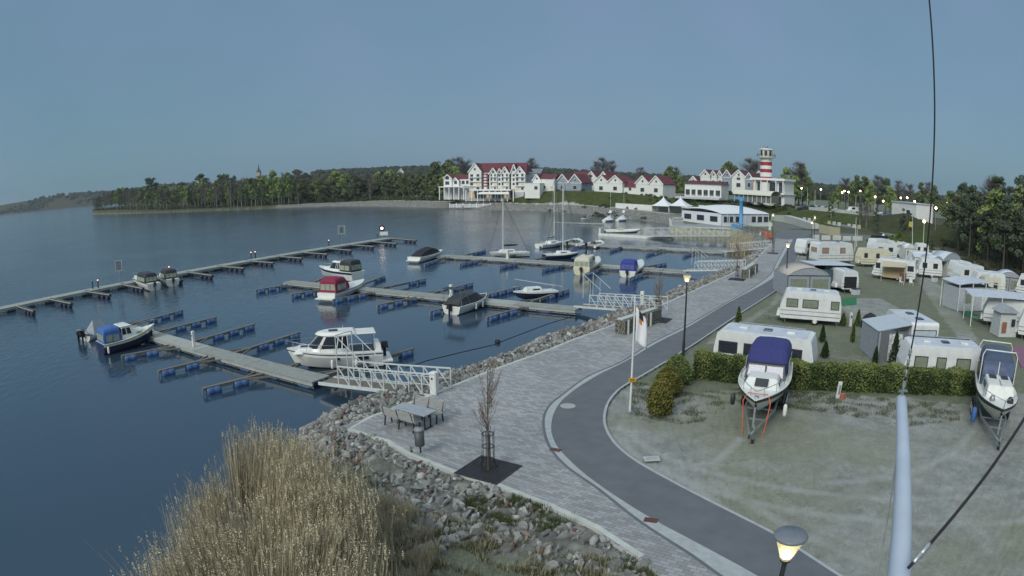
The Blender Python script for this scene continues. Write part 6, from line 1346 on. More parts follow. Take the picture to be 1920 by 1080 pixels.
for s in (-1, 1): mb = MB(); mb.hexa([(3.53, s * .05, 1.1), (3.53, s * .88, 1.1), (3.56, s * .88, 1.1), (3.56, s * .05, 1.1)][::s], [(3.27, s * .05, 1.58), (3.27, s * .84, 1.58), (3.32, s * .84, 1.58), (3.32, s * .05, 1.58)][::s], mat('screen_glass', (.10, .13, .22), .08)); mb.build('pane', parent=ws)
MB().tb(3.5, 5.3, .92, 3.55, 4.6, .68, .98, 1.36, white).build('cabin', parent=t, bevel=.07)
MB().box((4.95, 0, 1.26), (.5, .62, .03), panedark, R=Matrix.Rotation(.45, 3, 'Y')).build('hatch', parent=t)
for s in (1, -1): MB().box((4.3, s * .83, 1.15), (.9, .05, .14), panedark, R=Matrix.Rotation(0, 3, 'Z')).build('window', parent=t)
bow_rail(ST, .42, .5).build('bow_rail', parent=t); fenders(t, [(5.0, 1.25, .1)]); 
for c in [c for c in t.children_recursive if c.name.startswith('fender')]: pass
MB().lathe([(0, -.3), (.1, -.25), (.13, 0), (.1, .25), (0, .3)], (4.6, -1.32, .2), 10, charcoal).build('fender', parent=t)
for s in (1, -1): MB().tube([(6.2, s * .45, 1.12), (6.35, s * .62, .8), (6.5, s * .50, -.5), (6.6, s * .42, -1.30)], .022, 5, orange).build('strap', parent=t)
MB().tube([(6.2, -.45, 1.13), (6.35, 0, 1.16), (6.2, .45, 1.13)], .022, 5, orange).build('strap', parent=t); MB().box((6.75, 0, 1.12), (.35, .18, .1), steel).build('anchor', parent=t, bevel=.02)
bw = at(1880, 777, 2.95); st = at(1856, 700, 2.9); d = (st - bw); d.z = 0; d.normalize(); L = 6.6; s0 = bw + d * L; rz = atan2(-d.y, -d.x)
trailer('galvanised trailer under the cabin boat at the right edge', (s0.x, s0.y, 1.38), rz, L, L + .9)
t = thing('trailer_boat', 'cream cabin boat with dark blue framed hood on a trailer at the right edge', 'boat', (s0.x, s0.y, Z0), rz, 'boats standing on trailers')
h, ST = hull_mb(L, 2.35, .95, mat('cream_hull', (.62, .62, .52), .35, dirt=.2, sc=2), whitedull, charcoal, deck=whitedull, sheer=.12, full=3.0, draft=.45, rake=.18); h.build('hull', parent=t); rubrail(ST, charcoal, .03, -.04).build('rub_rail', parent=t)
slate = mat('slate_hood', (.06, .09, .15), .7, bump=.3)
canopy(t, .2, 2.5, 1.0, .95, 1.75, slate, slope=.1, panes=True, pm=panedark)
mb = MB()
for x in (.3, 2.48): mb.tube([(x, 1.04, .95), (x, 1.03, 2.5), (x, .9, 2.76), (x, -.9, 2.76), (x, -1.03, 2.5), (x, -1.04, .95)], .035, 6, whitedull)
mb.build('hood_frame', parent=t)
w_ = MB().box((2.56, 0, 1.85), (.04, 1.85, .75), mat('screen_glass', (.10, .13, .22), .08)).build('windscreen', parent=t); MB().box((2.6, 0, 1.85), (.05, .05, .78), whitedull).build('window_frame', parent=w_)
MB().tb(2.4, 4.9, .85, 2.5, 4.5, .72, .95, 1.55, whitedull).build('cabin', parent=t, bevel=.06)
for y in (.35, -.35): MB().box((3.0, y, 1.57), (.6, .42, .04), panedark).build('hatch', parent=t)
for s in (1, -1): MB().box((3.4, s * .80, 1.28), (.8, .05, .26), teal).build('window', parent=t)
MB().box((4.0, 0, 1.57), (1.0, .04, .05), steel).build('grab_rail', parent=t); mb = MB()
for y in (.5, -.45): mb.lathe([(0, 0), (.16, .02), (.2, .15), (.1, .32), (0, .35)], (5.3, y, 1.02), 9, charcoal)
MB().lathe([(0, 0), (.18, .02), (.2, .15), (.1, .3), (0, .33)], (5.35, .5, 1.0), 9, charcoal).build('rope_coil', parent=t); MB().lathe([(0, 0), (.14, .02), (.17, .12), (.1, .26), (0, .3)], (5.3, -.5, 1.0), 9, steel).build('anchor_winch', parent=t)
MB().lathe([(0, -.42), (.13, -.36), (.15, 0), (.13, .3), (0, .38)], (4.5, -1.22, .0), 10, blue).build('fender', parent=t)
bow_rail(ST, .4, .7).build('bow_rail', parent=t)
# ------------------------------------------------------------------ buildings on the far shore
roofd = mat('dark_red_roof', (.085, .022, .030), .7, var=.2, sc=2)
trim = mat('white_trim', (.74, .76, .74), .6, var=.03)
fwin = mat('far_window', (.045, .055, .07), .15, var=.4, sc=.8)
warm = mat('warm_window', (.30, .22, .12), .4, emit=.25, ecol=(1.0, .70, .38))
def fr(xl, xr, dl, dr, y=360):
    a, b = far(xl, y, dl), far(xr, y, dr); d = (b - a).xy; return a, d.length, atan2(d.y, d.x)
def zy(x, y, d): return far(x, y, d).z
def gable(p, x0, x1, y0, y1, zb, ze, zr, wall, roof, part='wall', ov=.35, th=.22, tr=True):
    """volume with its gable towards -y"""
    xm = (x0 + x1) / 2; mb = MB(); P = [(x0, zb), (x1, zb), (x1, ze), (xm, zr), (x0, ze)]; mb.xprism(P, y0, y1, wall); o = mb.build(part, parent=p)
    sl = (zr - ze) / (xm - x0); r = MB()
    for s, xa in ((-1, x0), (1, x1)):
        xo = xa + s * ov; zo = ze - sl * ov
        a = [(xo, y0 - ov, zo + .02), (xm, y0 - ov, zr + .02), (xm, y1 + ov * .3, zr + .02), (xo, y1 + ov * .3, zo + .02)]
        if s > 0: a = [a[1], a[0], a[3], a[2]]
        r.hexa(a, [(q[0], q[1], q[2] + th) for q in a], roof)
    r.build('roof', parent=p)
    if tr:
        t_ = MB()
        for s, xa in ((-1, x0), (1, x1)): t_.bar((xa + s * ov, y0 - ov - .05, ze - sl * ov + .05), (xm, y0 - ov - .05, zr + .08), .12, trim, .36)
        t_.build('bargeboard', parent=p)
    return o
def win(p, x, z, w, h, y=-.03, m=None, fr_=True):
    o = MB().box((x, y - .03, z), (w, .08, h), trim).build('window', parent=p)
    MB().box((x, y - .08, z), (w - .18, .05, h - .18), m or fwin).build('pane', parent=o)
def house(label, xl, xr, dl, dr, yb, ye, yr, depth, n=2, wall=wallw, roof=roofred, name='gabled_house', cat='house', group='gabled holiday houses on the far bank', ground_w=1.3, low=1.6, lit=False):
    a, L, rz = fr(xl, xr, dl, dr); dm = (dl + dr) / 2; xm = (xl + xr) / 2; zb, ze, zr = zy(xm, yb, dm), zy(xm, ye, dm), zy(xm, yr, dm)
    t = thing(name, label, cat, (a.x, a.y, zb - low), rz, group); ze -= zb - low; zr -= zb - low; w = L / n
    for k in range(n):
        g = gable(t, w * k + .0, w * (k + 1), -.01 * k, depth, 0, ze, zr, wall, roof)
        xm_ = w * (k + .5); win(t, xm_, low + 1.3, min(1.9, w * .4), 1.7, m=warm if lit else None); win(t, xm_ + .1, ze + (zr - ze) * .28, .9, 1.0)
        if ze - low > 4.2: win(t, xm_, low + 3.9, min(1.6, w * .35), 1.4)
    MB().box((L / 2, -.06, ze - .35), (L, .16, .22), trim).build('cornice', parent=t)
    return t, L, ze, zr, low
RD = [((1043, 1090), (272, 266), (357, 341.5, 327), wallg, 'grey boarded twin gabled house right of the hotel'), ((1114, 1167), (262, 255), (359, 341, 329), wallw, 'white twin gabled house in the middle of the bank'), ((1192, 1243), (254, 247), (362.5, 344, 330), wallw, 'white twin gabled house nearest the white pagoda tents')]
for (xl, xr), (dl, dr), (yb, ye, yr), wl, lb in RD: house(lb, xl, xr, dl, dr, yb, ye, yr, 9.5, wall=wl)
house('small white house with glowing wall lamp between the hotel and the grey house', 999, 1014, 274, 272, 356, 338, 327, 9, n=1)
# long roof behind it
def ridge_block(label, xl, xr, dl, dr, yb, ye, yr, depth, wall, roof, nw=4, rows=1, name='house', cat='house', group='gabled holiday houses on the far bank', low=1.2, lit=()):
    """volume whose ridge runs along the front"""
    a, L, rz = fr(xl, xr, dl, dr); dm = (dl + dr) / 2; xm = (xl + xr) / 2; zb = zy(xm, yb, dm) - low; ze, zr = zy(xm, ye, dm) - zb, zy(xm, yr, dm) - zb
    t = thing(name, label, cat, (a.x, a.y, zb), rz, group); MB().box((L / 2, depth / 2, ze / 2), (L, depth, ze), wall).build('wall', parent=t)
    o = .3; MB().add([(-o, -o, ze), (L + o, -o, ze), (L + o, depth + o, ze), (-o, depth + o, ze), (-o, depth / 2, zr), (L + o, depth / 2, zr)], [(0, 1, 5, 4), (2, 3, 4, 5), (0, 4, 3), (1, 2, 5), (3, 2, 1, 0)], roof).build('roof', parent=t)
    for r in range(rows):
        for k in range(nw): win(t, L * (k + .5) / nw, low + 1.4 + r * 2.8, min(1.2, L / nw * .5), 1.3, m=warm if k in lit else None)
    return t, L, ze, zr, low
ridge_block('white house with long red roof just left of the grey boarded house', 1014, 1040, 272, 270, 357, 335.5, 326, 8, wallw, roofred, nw=2, lit=(1,))
ridge_block('low red roofed link house between the two white twin gabled ones', 1170, 1193, 256, 254, 361, 351, 338, 8, wallw, roofred, nw=1, low=.6)
house('white gabled house set behind the middle twin gabled house', 1100, 1118, 285, 283, 350, 333, 321.5, 10, n=1)
house('second white gabled house peeking above the middle twin gabled house', 1124, 1139, 283, 281, 350, 332, 322, 10, n=1)
ridge_block('red roofed house behind the grey boarded twin house', 1072, 1104, 284, 282, 350, 333, 321.5, 9, wallw, roofred, nw=2)
# white right hand row
for xl, xr, d, yb, ye, yr, wl, lb in ((1313, 1331, 262, 348, 329, 318.5, wallw, 'leftmost white house of the tall row beside the lighthouse'), (1331, 1344, 261, 348, 330, 320, wallw, 'narrow white house second in the tall row by the lighthouse'), (1344, 1355.5, 260, 348, 330, 320.5, wallw, 'narrow white house third in the tall row by the lighthouse'), (1354, 1372, 256, 350, 331, 319, wallg, 'grey boarded house in the middle of the row by the lighthouse'), (1372, 1397, 253, 353, 331, 319, wallw, 'widest white house with dark attic window in the row by the lighthouse'), (1397, 1412, 250, 353, 335, 324.5, wallg, 'small grey house touching the lighthouse restaurant')):
    t, L, ze, zr, low = house(lb, xl, xr, d, d - 2, yb, ye, yr, 10, n=1, wall=wl, roof=roofd, group='row of tall houses beside the lighthouse')
house('little white gable left of the tall row above the restaurant roof', 1290, 1309, 258, 257, 349, 342, 330.5, 8, n=1, roof=roofd, group='row of tall houses beside the lighthouse')
house('white gabled roof tucked behind the lighthouse shaft', 1413, 1432, 258, 258, 348, 331, 320.5, 8, n=1, roof=roofd, group='row of tall houses beside the lighthouse')
# restaurant
a, L, rz = fr(1284, 1352, 244, 238); zb = zy(1318, 369, 241); t = thing('restaurant', 'long low white restaurant with dark red roof strip and lit posts', 'restaurant', (a.x, a.y, zb - .8), rz)
zt = zy(1318, 345, 241) - zb + .8; MB().box((L / 2, 4, zt / 2), (L, 8, zt), wallw).build('wall', parent=t); MB().hexa([(-.4, -.6, zt), (L + .4, -.6, zt), (L + .4, 8.4, zt), (-.4, 8.4, zt)], [(1.2, 1.5, zt + 1.2), (L - 1.2, 1.5, zt + 1.2), (L - 1.2, 6, zt + 1.2), (1.2, 6, zt + 1.2)], roofd).build('roof', parent=t)
for k in range(6): x = L * (k + .5) / 6; w_ = MB().box((x, -.05, 2.3), (L / 6 * .68, .1, 2.2), fwin).build('window', parent=t); MB().box((x + L / 12, -.15, 2.3), (.35, .2, 3.0), trim).build('column', parent=t)
for k in (2, 5): MB().box((L * k / 6 - .3, -.3, 2.2), (.25, .1, 1.6), warm).build('lit_panel', parent=t)
mb = MB(); mb.box((L / 2, -3.0, .35), (L + 3, 5.5, .7), wallb); mb.build('terrace', parent=t)
mb = MB()
for k in range(24): mb.box(((L + 3) * k / 23 - 1.5, -5.6, 1.15), (.07, .07, .9), trim)
mb.box((L / 2, -5.6, 1.6), (L + 3, .08, .08), trim); mb.build('railing', parent=t)
a, L, rz = fr(1378, 1446, 232, 222); zb = zy(1412, 377, 227); t = thing('glass_veranda', 'curved pale awning roof over the glazed veranda below the houses', 'veranda', (a.x, a.y, zb - .4), rz)
zt = zy(1412, 364, 227) - zb; MB().box((L / 2, 2.5, zt / 2), (L, 4.6, zt), mat('veranda_glass', (.16, .18, .17), .2, var=.3)).build('glazing', parent=t)
MB().loft([[(x, 2.5 + cos(q) * 3.3, zt + .1 + sin(q) * 1.7) for q in np.linspace(0, pi, 10)] for x in (-.5, L * .5, L + .5)], mat('awning_cream', (.58, .58, .50), .7), smooth=True, closed=False, caps=False).build('roof', parent=t); 
for k in range(9): MB().box((L * k / 8, -.1, zt / 2), (.18, .18, zt), trim).build('post', parent=t)
# lighthouse and its podium
a, L, rz = fr(1409, 1471, 242, 236); zb = zy(1440, 384, 239); zt = zy(1440, 335, 239) - zb; t = thing('lighthouse_restaurant', 'white two storey glazed building at the foot of the striped lighthouse', 'building', (a.x, a.y, zb - .5), rz)
z1 = zt * .47; MB().box((L / 2, 5, z1 / 2), (L, 10, z1), wallw).build('wall', parent=t); MB().box((L / 2, 5.3, (z1 + zt) / 2), (L - .6, 9, zt - z1), wallw).build('upper_wall', parent=t); MB().box((L / 2, 4.6, zt + .3), (L + .8, 11, .8), trim).build('roof', parent=t); MB().box((L / 2, 4.2, z1 + .1), (L + .8, 11.4, .35), trim).build('terrace', parent=t)
for k, (u, w) in enumerate(((.06, .06), (.22, .13), (.40, .13), (.62, .2), (.86, .1))):
    w_ = MB().box((L * u, .72, z1 + (zt - z1) * .48), (L * w, .2, (zt - z1) * .72), fwin if k not in (0,) else warm).build('window', parent=t); MB().box((L * u, -.1, z1 * .5), (L * w, .2, z1 * .62), fwin if k not in (3,) else warm).build('window', parent=t)
for u in (.13, .31, .5, .76, .97): MB().box((L * u, -.5, zt * .72), (.35, .35, zt * .52), trim).build('column', parent=t)
b = far(1441, 360, 239); zs = zb; T_ = lambda y: zy(1441, y, 239); t = thing('lighthouse', 'red and white banded lighthouse with glazed lookout above the harbour houses', 'lighthouse', (b.x, b.y + 2.5, 0), rz); R = 2.38
t.location.z = 0
sh = None
for k, (y0, y1, m) in enumerate(((384, 342, wallw), (342, 331.5, red), (331.5, 323.5, wallw), (323.5, 317, red), (317, 310.5, wallw), (310.5, 303.5, red), (303.5, 296.5, wallw))):
    MB().lathe([(R * (1 - .012 * k), T_(y0)), (R * (1 - .012 * (k + 1)), T_(y1))], n=28, m=m).build('tower_band', parent=t)
z0, z1, z2 = T_(297.5), T_(294.5), T_(280); MB().lathe([(2.2, z0), (3.7, z0 + .35), (3.7, z1), (0, z1)], n=8, m=wallb, smooth=False).build('balcony', parent=t)
mb = MB()
for k in range(16): q = 2 * pi * k / 16; q2 = 2 * pi * (k + 1) / 16; mb.bar((3.6 * cos(q), 3.6 * sin(q), z1), (3.6 * cos(q), 3.6 * sin(q), z1 + 1.1), .07, charcoal); mb.bar((3.6 * cos(q), 3.6 * sin(q), z1 + 1.1), (3.6 * cos(q2), 3.6 * sin(q2), z1 + 1.1), .07, charcoal); mb.bar((3.6 * cos(q), 3.6 * sin(q), z1 + .55), (3.6 * cos(q2), 3.6 * sin(q2), z1 + .55), .04, charcoal)
mb.build('railing', parent=t)
lc = MB().lathe([(2.55, z1), (2.6, z2 - .15)], n=8, m=mat('lookout_wall', (.62, .60, .46), .6), smooth=False).build('lookout', parent=t); 
for k in range(8):
    q = pi / 8 + pi / 4 * k; MB().box((2.38 * cos(q), 2.38 * sin(q), (z1 + z2) / 2), (.14, 1.1, (z2 - z1) * .66), fwin, rz=q).build('window', parent=lc)
MB().lathe([(3.0, z2 - .15), (3.0, z2), (1.6, z2 + .35), (0, z2 + .4)], n=8, m=trim, smooth=False).build('roof', parent=t); mb = MB(); mb.box((0, 0, z2 + .75), (1.1, 1.1, .9), steel); mb.cyl((0, 0, z2 + 1), (0, 0, z2 + 2.6), .04, n=6, m=steel); mb.build('antenna', parent=t)
# hotel
dH = 277; a, L, rz = fr(878, 984, 281, 274); zb = zy(930, 377, 277); Z = lambda y: zy(930, y, 277) - zb; t = thing('hotel', 'big white waterside hotel with many gables and long red roof', 'hotel', (a.x, a.y, zb - .6), rz); t.location.z = zb; u = lambda x: (x - 878) / 106 * L
MB().box((L / 2, 9, Z(323) / 2), (L, 12, Z(323)), wallb).build('wall', parent=t)
MB().add([(-.3, 2.6, Z(322)), (L + .3, 2.6, Z(322)), (L + .3, 15.4, Z(322)), (-.3, 15.4, Z(322)), (1, 9, Z(304.5)), (L - 1, 9, Z(304.5))], [(0, 1, 5, 4), (2, 3, 4, 5), (0, 4, 3), (1, 2, 5), (3, 2, 1, 0)], roofred).build('roof', parent=t)
gl = [(878, 902, 0.5, 305.5, 321), (917, 931, 1.2, 315, 325), (930, 941, 1.9, 316, 326), (938, 954, 1.0, 313, 325), (957, 967, 1.8, 308.5, 322), (965, 984, .4, 313, 325)]
for x0, x1, y0, yr, ye in gl:
    gable(t, u(x0), u(x1), y0, 8, 0, Z(ye), Z(yr), wallw, roofred, part='wing_wall'); n = 2 if x1 - x0 > 13 else 1
    for r, yy in enumerate((328.5, 336.5, 345, 353.5)):
        for k in range(n): win(t, u(x0) + (u(x1) - u(x0)) * (k + .5) / n, Z(yy), (u(x1) - u(x0)) / n * .5, 1.25, y=y0 - .03, m=warm if (k + r) % 7 == 3 else None)
    win(t, u((x0 + x1) / 2), Z(yr + (ye - yr) * .72), 1.0, 1.1, y=y0 - .03)
    for yy in (332, 340.5, 349):
        if n == 2: MB().box((u((x0 + x1) / 2), y0 - .45, Z(yy)), (u(x1) - u(x0) - .5, .9, .16), trim).build('balcony', parent=t)
for x in (906, 913, 955.5):
    for yy in (328.5, 336.5, 345): win(t, u(x), Z(yy), 1.0, 1.2, y=2.97)
mb = MB(); mb.lathe([(.9, Z(356)), (.9, Z(325))], (u(909), 1.9, 0), 12, wallw); so2 = mb.build('stair_tower', parent=t)
for yy in (328, 333.5, 339, 344.5, 350): MB().lathe([(1.05, Z(yy)), (1.05, Z(yy) + .5)], (u(909), 1.9, 0), 12, red).build('red_band', parent=so2)
MB().box((u(925), -1.8, Z(356)), (L * .72, 6.5, .5), trim).build('terrace', parent=t); 
for k in range(9): MB().box((u(880 + k * 11), -4.6, Z(356) / 2), (.4, .4, Z(356)), trim).build('column', parent=t)
for k in range(8): MB().box((u(885.5 + k * 11), -1.0, Z(366)), (L / 10 * .8, .1, 2.6), fwin if k % 3 else warm).build('window', parent=t)
MB().box((u(930), 1.2, Z(368.5) / 1), (L, 4.0, .01 + Z(360)), wallb).build('ground_floor', parent=t)
mb = MB(); mb.hexa([(u(905), -7.4, Z(364)), (u(962), -7.4, Z(364)), (u(962), -4.9, Z(364)), (u(905), -4.9, Z(364))], [(u(903), -7.6, Z(363)), (u(963), -7.6, Z(363)), (u(960), -4.9, Z(359.5)), (u(908), -4.9, Z(359.5))], trim); mb.build('awning', parent=t)
# annex on the left
a, L, rz = fr(832, 878, 287, 281); zb = zy(855, 374, 284); Zq = lambda y: zy(855, y, 284) - zb; t = thing('hotel_annex', 'lower red roofed annex with two small gables left of the hotel', 'annex', (a.x, a.y, zb), rz)
ww = L / 46
MB().box((L / 2, 6, Zq(336) / 2), (L, 8, Zq(336)), wallw).build('wall', parent=t); MB().add([(-.2, 1.8, Zq(336)), (L, 1.8, Zq(336)), (L, 10.2, Zq(336)), (-.2, 10.2, Zq(336)), (1, 6, Zq(327.5)), (L, 6, Zq(327.5))], [(0, 1, 5, 4), (2, 3, 4, 5), (0, 4, 3), (1, 2, 5), (3, 2, 1, 0)], roofred).build('roof', parent=t)
gable(t, 0, ww * 15, 0, 6, 0, Zq(334), Zq(327.5), wallw, roofred, part='wing_wall'); gable(t, ww * 15, ww * 27, .8, 6, 0, Zq(339.5), Zq(333.5), wallw, roofred, part='wing_wall')
for x, y, w in ((7, 333, 2.0), (7, 343, 2.2), (21, 342, 1.6), (33, 342, 1.6), (41, 342, 1.6)): win(t, ww * x, Zq(y), w, 1.7, y=-.03 if x < 15 else (.77 if x < 27 else 1.97))
MB().box((ww * 23, -2.0, Zq(350)), (L, 6, .4), trim).build('terrace', parent=t)
for k in range(6): MB().box((ww * (2 + 9 * k), -4.6, Zq(350) / 2), (.35, .35, Zq(350)), trim).build('column', parent=t)
# pale garden wall and white fence in front of the hotel
a, L, rz = fr(843, 958, 274, 268); zb = hz(far(900, 370, 270).x, far(900, 370, 270).y); t = thing('white_fence', 'white picket fence along the promenade below the hotel', 'fence', (a.x, a.y, zb), rz)
mb = MB(); x = 0
while x < L: mb.box((x, 0, .75), (.30, .06, 1.5), trim); x += .55
mb.build('pickets', parent=t); MB().box((L / 2, .06, .35), (L, .05, .12), trim).build('rail', parent=t); MB().box((L / 2, .06, 1.25), (L, .05, .12), trim).build('rail', parent=t)
for k in range(10): MB().box((L * k / 9, 0, .95), (.35, .3, 1.9), trim).build('post', parent=t)
for k in range(7):
    x = 852 + k * 15; b = far(x, 368, 272); zg = hz(b.x, b.y); um = thing('parasol', ['closed white parasol at the left end of the hotel terrace', 'closed parasol behind the second fence bay', 'closed parasol before the left hotel gable', 'closed parasol in the middle of the hotel terrace', 'closed parasol right of the terrace middle', 'closed parasol under the narrow hotel gables', 'closed parasol at the right end of the hotel terrace'][k], 'parasol', (b.x, b.y, zg), 0, 'closed parasols before the hotel'); MB().cyl((0, 0, 0), (0, 0, 3.0), .05, n=6, m=steel).build('pole', parent=um); MB().lathe([(0, 1.1), (.28, 1.2), (.18, 2.6), (0, 3.2)], n=8, m=greycan).build('cloth', parent=um)
ridge_block('flat grey office block with small dormers behind the right end of the hotel', 985, 1013, 292, 290, 352, 325, 316, 8, wallb, mat('grey_roof', (.16, .19, .21), .7), nw=3, rows=2, name='office_building', cat='building', group=None)
a, L, rz = fr(984, 1012, 268, 266); zb = zy(998, 362, 267); t = thing('garden_building', 'flat roofed white garden building between the hotel and the green bank', 'building', (a.x, a.y, zb - 2.2), rz); zt = zy(998, 344, 267) - zb + 2.2; MB().box((L / 2, 3.5, zt / 2), (L, 7, zt), wallw).build('wall', parent=t); MB().box((L / 2, 3.5, zt + .1), (L + .3, 7.3, .25), trim).build('roof', parent=t); win(t, L * .75, zt - 1.8, 1.6, 1.5)
# tents, hall, pavilion
for px, d, lb in (((1221, 1256), 212, 'left white pagoda tent with pointed roof'), ((1253, 1288), 209, 'right white pagoda tent with pointed roof')):
    a, L, rz = fr(px[0], px[1], d + 1, d - 1, 395); zb = hz(a.x + 3, a.y + 3) - .05; t = thing('pagoda_tent', lb, 'tent', (a.x, a.y, zb), rz, 'white pagoda tents'); xm = (px[0] + px[1]) / 2; ze = zy(xm, 386.5, d) - zb; zp = zy(xm, 366.5, d) - zb; rings = []
    for k in range(9): f = k / 8; s = (1 - f) ** 1.0; q = .5 * L * max(.012, (1 - f) ** 1.9 * .98 + .02 * (1 - f)) + (.25 if k == 0 else 0); zz = ze + (zp - ze) * f; rings.append([(L / 2 - q, L / 2 - q, zz), (L / 2 + q, L / 2 - q, zz), (L / 2 + q, L / 2 + q, zz), (L / 2 - q, L / 2 + q, zz)])
    MB().loft(rings, tent, smooth=False).build('roof', parent=t)
    for x in (.1, L - .1):
        for y in (.1, L - .1): MB().box((x, y, ze / 2), (.14, .14, ze), trim).build('pole', parent=t)
    MB().box((L / 2, L - .1, ze / 2), (L - .3, .05, ze * .96), tent).build('back_wall', parent=t)
a, L, rz = fr(1286, 1332, 200, 186, 400); zb = hz(a.x, a.y) - .05; t = thing('beach_bar', 'low white beach bar with flat awning between the pagoda tents and the hall', 'beach bar', (a.x, a.y, zb), rz); zt = zy(1308, 391, 193) - zb
MB().box((L / 2, 3.5, zt * .45), (L, 4, zt * .9), wallb).build('wall', parent=t); MB().box((L / 2, 2.2, zt), (L + .6, 7.5, .28), tent).build('awning', parent=t)
for k in range(8): MB().box((L * k / 7, -1.3, zt / 2), (.12, .12, zt), trim).build('post', parent=t)
for k in range(6): MB().box((L * (k + .5) / 6, 1.45, zt * .5), (L / 8, .08, zt * .5), [fwin, warm][k == 4]).build('window', parent=t)
mb = MB(); 
for x, w in ((L * .3, 1.6), (L * .62, 2.4)): MB().box((x, 3, zt + .55), (w, 1.2, .7), whitedull).build('roof_unit', parent=t, bevel=.05)
P0, P1, P2 = at(1351, 424, 1.6), at(1440, 423, 1.6), at(1330, 412, 1.6); d = (P1 - P0).xy; L = d.length; rz = atan2(d.y, d.x); D = min(16, max(9, (P2 - P0).length)); t = thing('event_hall', 'white vaulted event hall with window bands behind the blue crane', 'hall', (P0.x, P0.y, 1.45), rz)
ze = zy(1395, 404, 158) - 1.45; zt = zy(1380, 387, 164) - 1.45; MB().box((L / 2, D / 2, ze * .5), (L, D, ze), tent).build('wall', parent=t)
rings = []
for k in range(11):
    f = k / 10; y = -.3 + (D + .6) * f; z = ze + (zt - ze) * sin(pi * f) ** .75; rings.append([(-.3 + 1.2 * sin(pi * f) * 0, y, z), (L * .12, y, z + .0), (L * .5, y, z + .02), (L + .3, y, z)])
ring2 = [[(L * g - .3 + .6 * g, -.3 + (D + .6) * k / 10, ze + (zt - ze) * sin(pi * k / 10) ** .75 * (.25 + .75 * sin(pi * min(max(g, .02), .98)) ** .45)) for k in range(11)] for g in np.linspace(0, 1, 13)]
MB().loft(ring2, tent, smooth=True, closed=False, caps=False).build('roof', parent=t)
for k, (u0, w) in enumerate(((.06, .09), (.18, .07), (.30, .07), (.62, .10), (.76, .10), (.90, .10))): MB().box((L * u0 + L * w / 2, -.04, ze * .56), (L * w, .08, ze * .45), fwin).build('window', parent=t)
for k in range(9): MB().box((L * k / 8, -.08, ze / 2), (.14, .12, ze), trim).build('post', parent=t)
for k in range(3): MB().box((-.04, D * (k + .5) / 3, ze * .55), (.08, D * .18, ze * .42), panedark).build('window', parent=t)
MB().box((L / 2, -1.4, .45), (L + 1, .12, .9), trim).build('parapet', parent=t)
a, L, rz = fr(1155, 1224, 228, 214, 392); zb = hz(a.x, a.y); o = MB().box((L / 2, 0, .9), (L, .5, 2.2), wallw).build('garden_wall', loc=(a.x, a.y, hz(a.x + 4, a.y - 4) - .2), rz=rz); tag(o, 'long low white wall left of the pagoda tents', 'wall')
# blue crane
b = at(1389, 427, 1.6); t = thing('slewing_crane', 'blue slewing boat crane standing before the white hall', 'crane', (b.x, b.y, 1.45), radians(170)); s_ = (b.xy).length / 1200
MB().lathe([(.9, 0), (.9, .25), (.50, .35), (.48, 6.6), (.6, 6.7), (.6, 7.1), (0, 7.15)], n=20, m=cranebl).build('column', parent=t); MB().hexa([(-.6, -.3, 7.1), (2.3, -.2, 7.2), (2.3, .2, 7.2), (-.6, .3, 7.1)], [(-.6, -.3, 7.7), (2.3, -.2, 7.6), (2.3, .2, 7.6), (-.6, .3, 7.7)], cranebl).build('jib', parent=t); MB().box((1.2, 0, 6.8), (1.0, .6, .5), charcoal).build('hoist', parent=t); MB().cyl((2.3, 0, 7.2), (2.3, 0, 5.6), .04, n=5, m=charcoal).build('chain', parent=t); MB().box((1.6, -.6, .5), (1.4, .8, .9), cranebl).build('drive_box', parent=t); 
# quay
mb = MB(); q = [(p.x, p.y) for p in QW[1:4]] ; Q = QW[1:4] + [at(1262, 415, 1.7).to_2d(), at(1345, 417, 1.7).to_2d(), at(1392, 432, 1.7).to_2d(), QW[0]]
o = poly_obj('quay', [Vector(p) for p in Q], -1.2, 1.72, mat('quay_paving', (.26, .28, .28), .8, dirt=.3), mat('sheet_pile', (.36, .37, .27), .7, var=.25, sc=1.5)); struct(o)
for (p, q_) in ((QW[1], QW[2]), (QW[2], QW[3])):
    d = Vector(q_) - Vector(p); n = int(d.length / 1.1); mb = MB()
    for k in range(n): c = Vector(p) + d * (k + .5) / n; nn = Vector((d.y, -d.x)).normalized(); nn = -nn if nn.dot(c) > 0 else nn; mb.box((c.x + nn.x * .12, c.y + nn.y * .12, .2), (.45, .30, 2.6), MATS['sheet_pile'], rz=atan2(d.y, d.x))
    mb.bar((p[0], p[1], 1.78), (q_[0], q_[1], 1.78), .7, concrete, .25); struct(mb.build('quay_wall'))
a, b = at(1262, 415, 1.7), at(1350, 416, 1.7); d = b - a; rz = atan2(d.y, d.x); L = d.length; t = thing('quay_barrier', 'pale concrete barrier with panels on the back of the quay', 'barrier', (a.x, a.y, 1.6), rz); MB().box((L / 2, 0, 1.0), (L, .3, .5), concrete).build('rail', parent=t)
for k in range(10): MB().box((L * k / 9, 0, .5), (.35, .3, 1.0), concrete).build('post', parent=t)
MB().box((L / 2, .1, .4), (L, .05, .7), wallb).build('panel', parent=t)
a, b = at(1345, 417, 1.7), at(1440, 441, 1.6); d = b - a; rz = atan2(d.y, d.x); L = d.length; t = thing('ramp_railing', 'dark sloping handrail down the slipway ramp', 'railing', (a.x, a.y, 1.6), rz); mb = MB()
for z in (.55, 1.1): mb.bar((0, 0, z), (L, 0, z - .1), .08, charcoal)
for k in range(12): mb.bar((L * k / 11, 0, 0), (L * k / 11, 0, 1.1), .07, charcoal)
mb.build('rail', parent=t)
b = at(1441, 446, 1.5); t = thing('warning_barrier', 'orange plastic barrier at the road end of the slipway', 'barrier', (b.x, b.y, 1.42), .3); mb = MB()
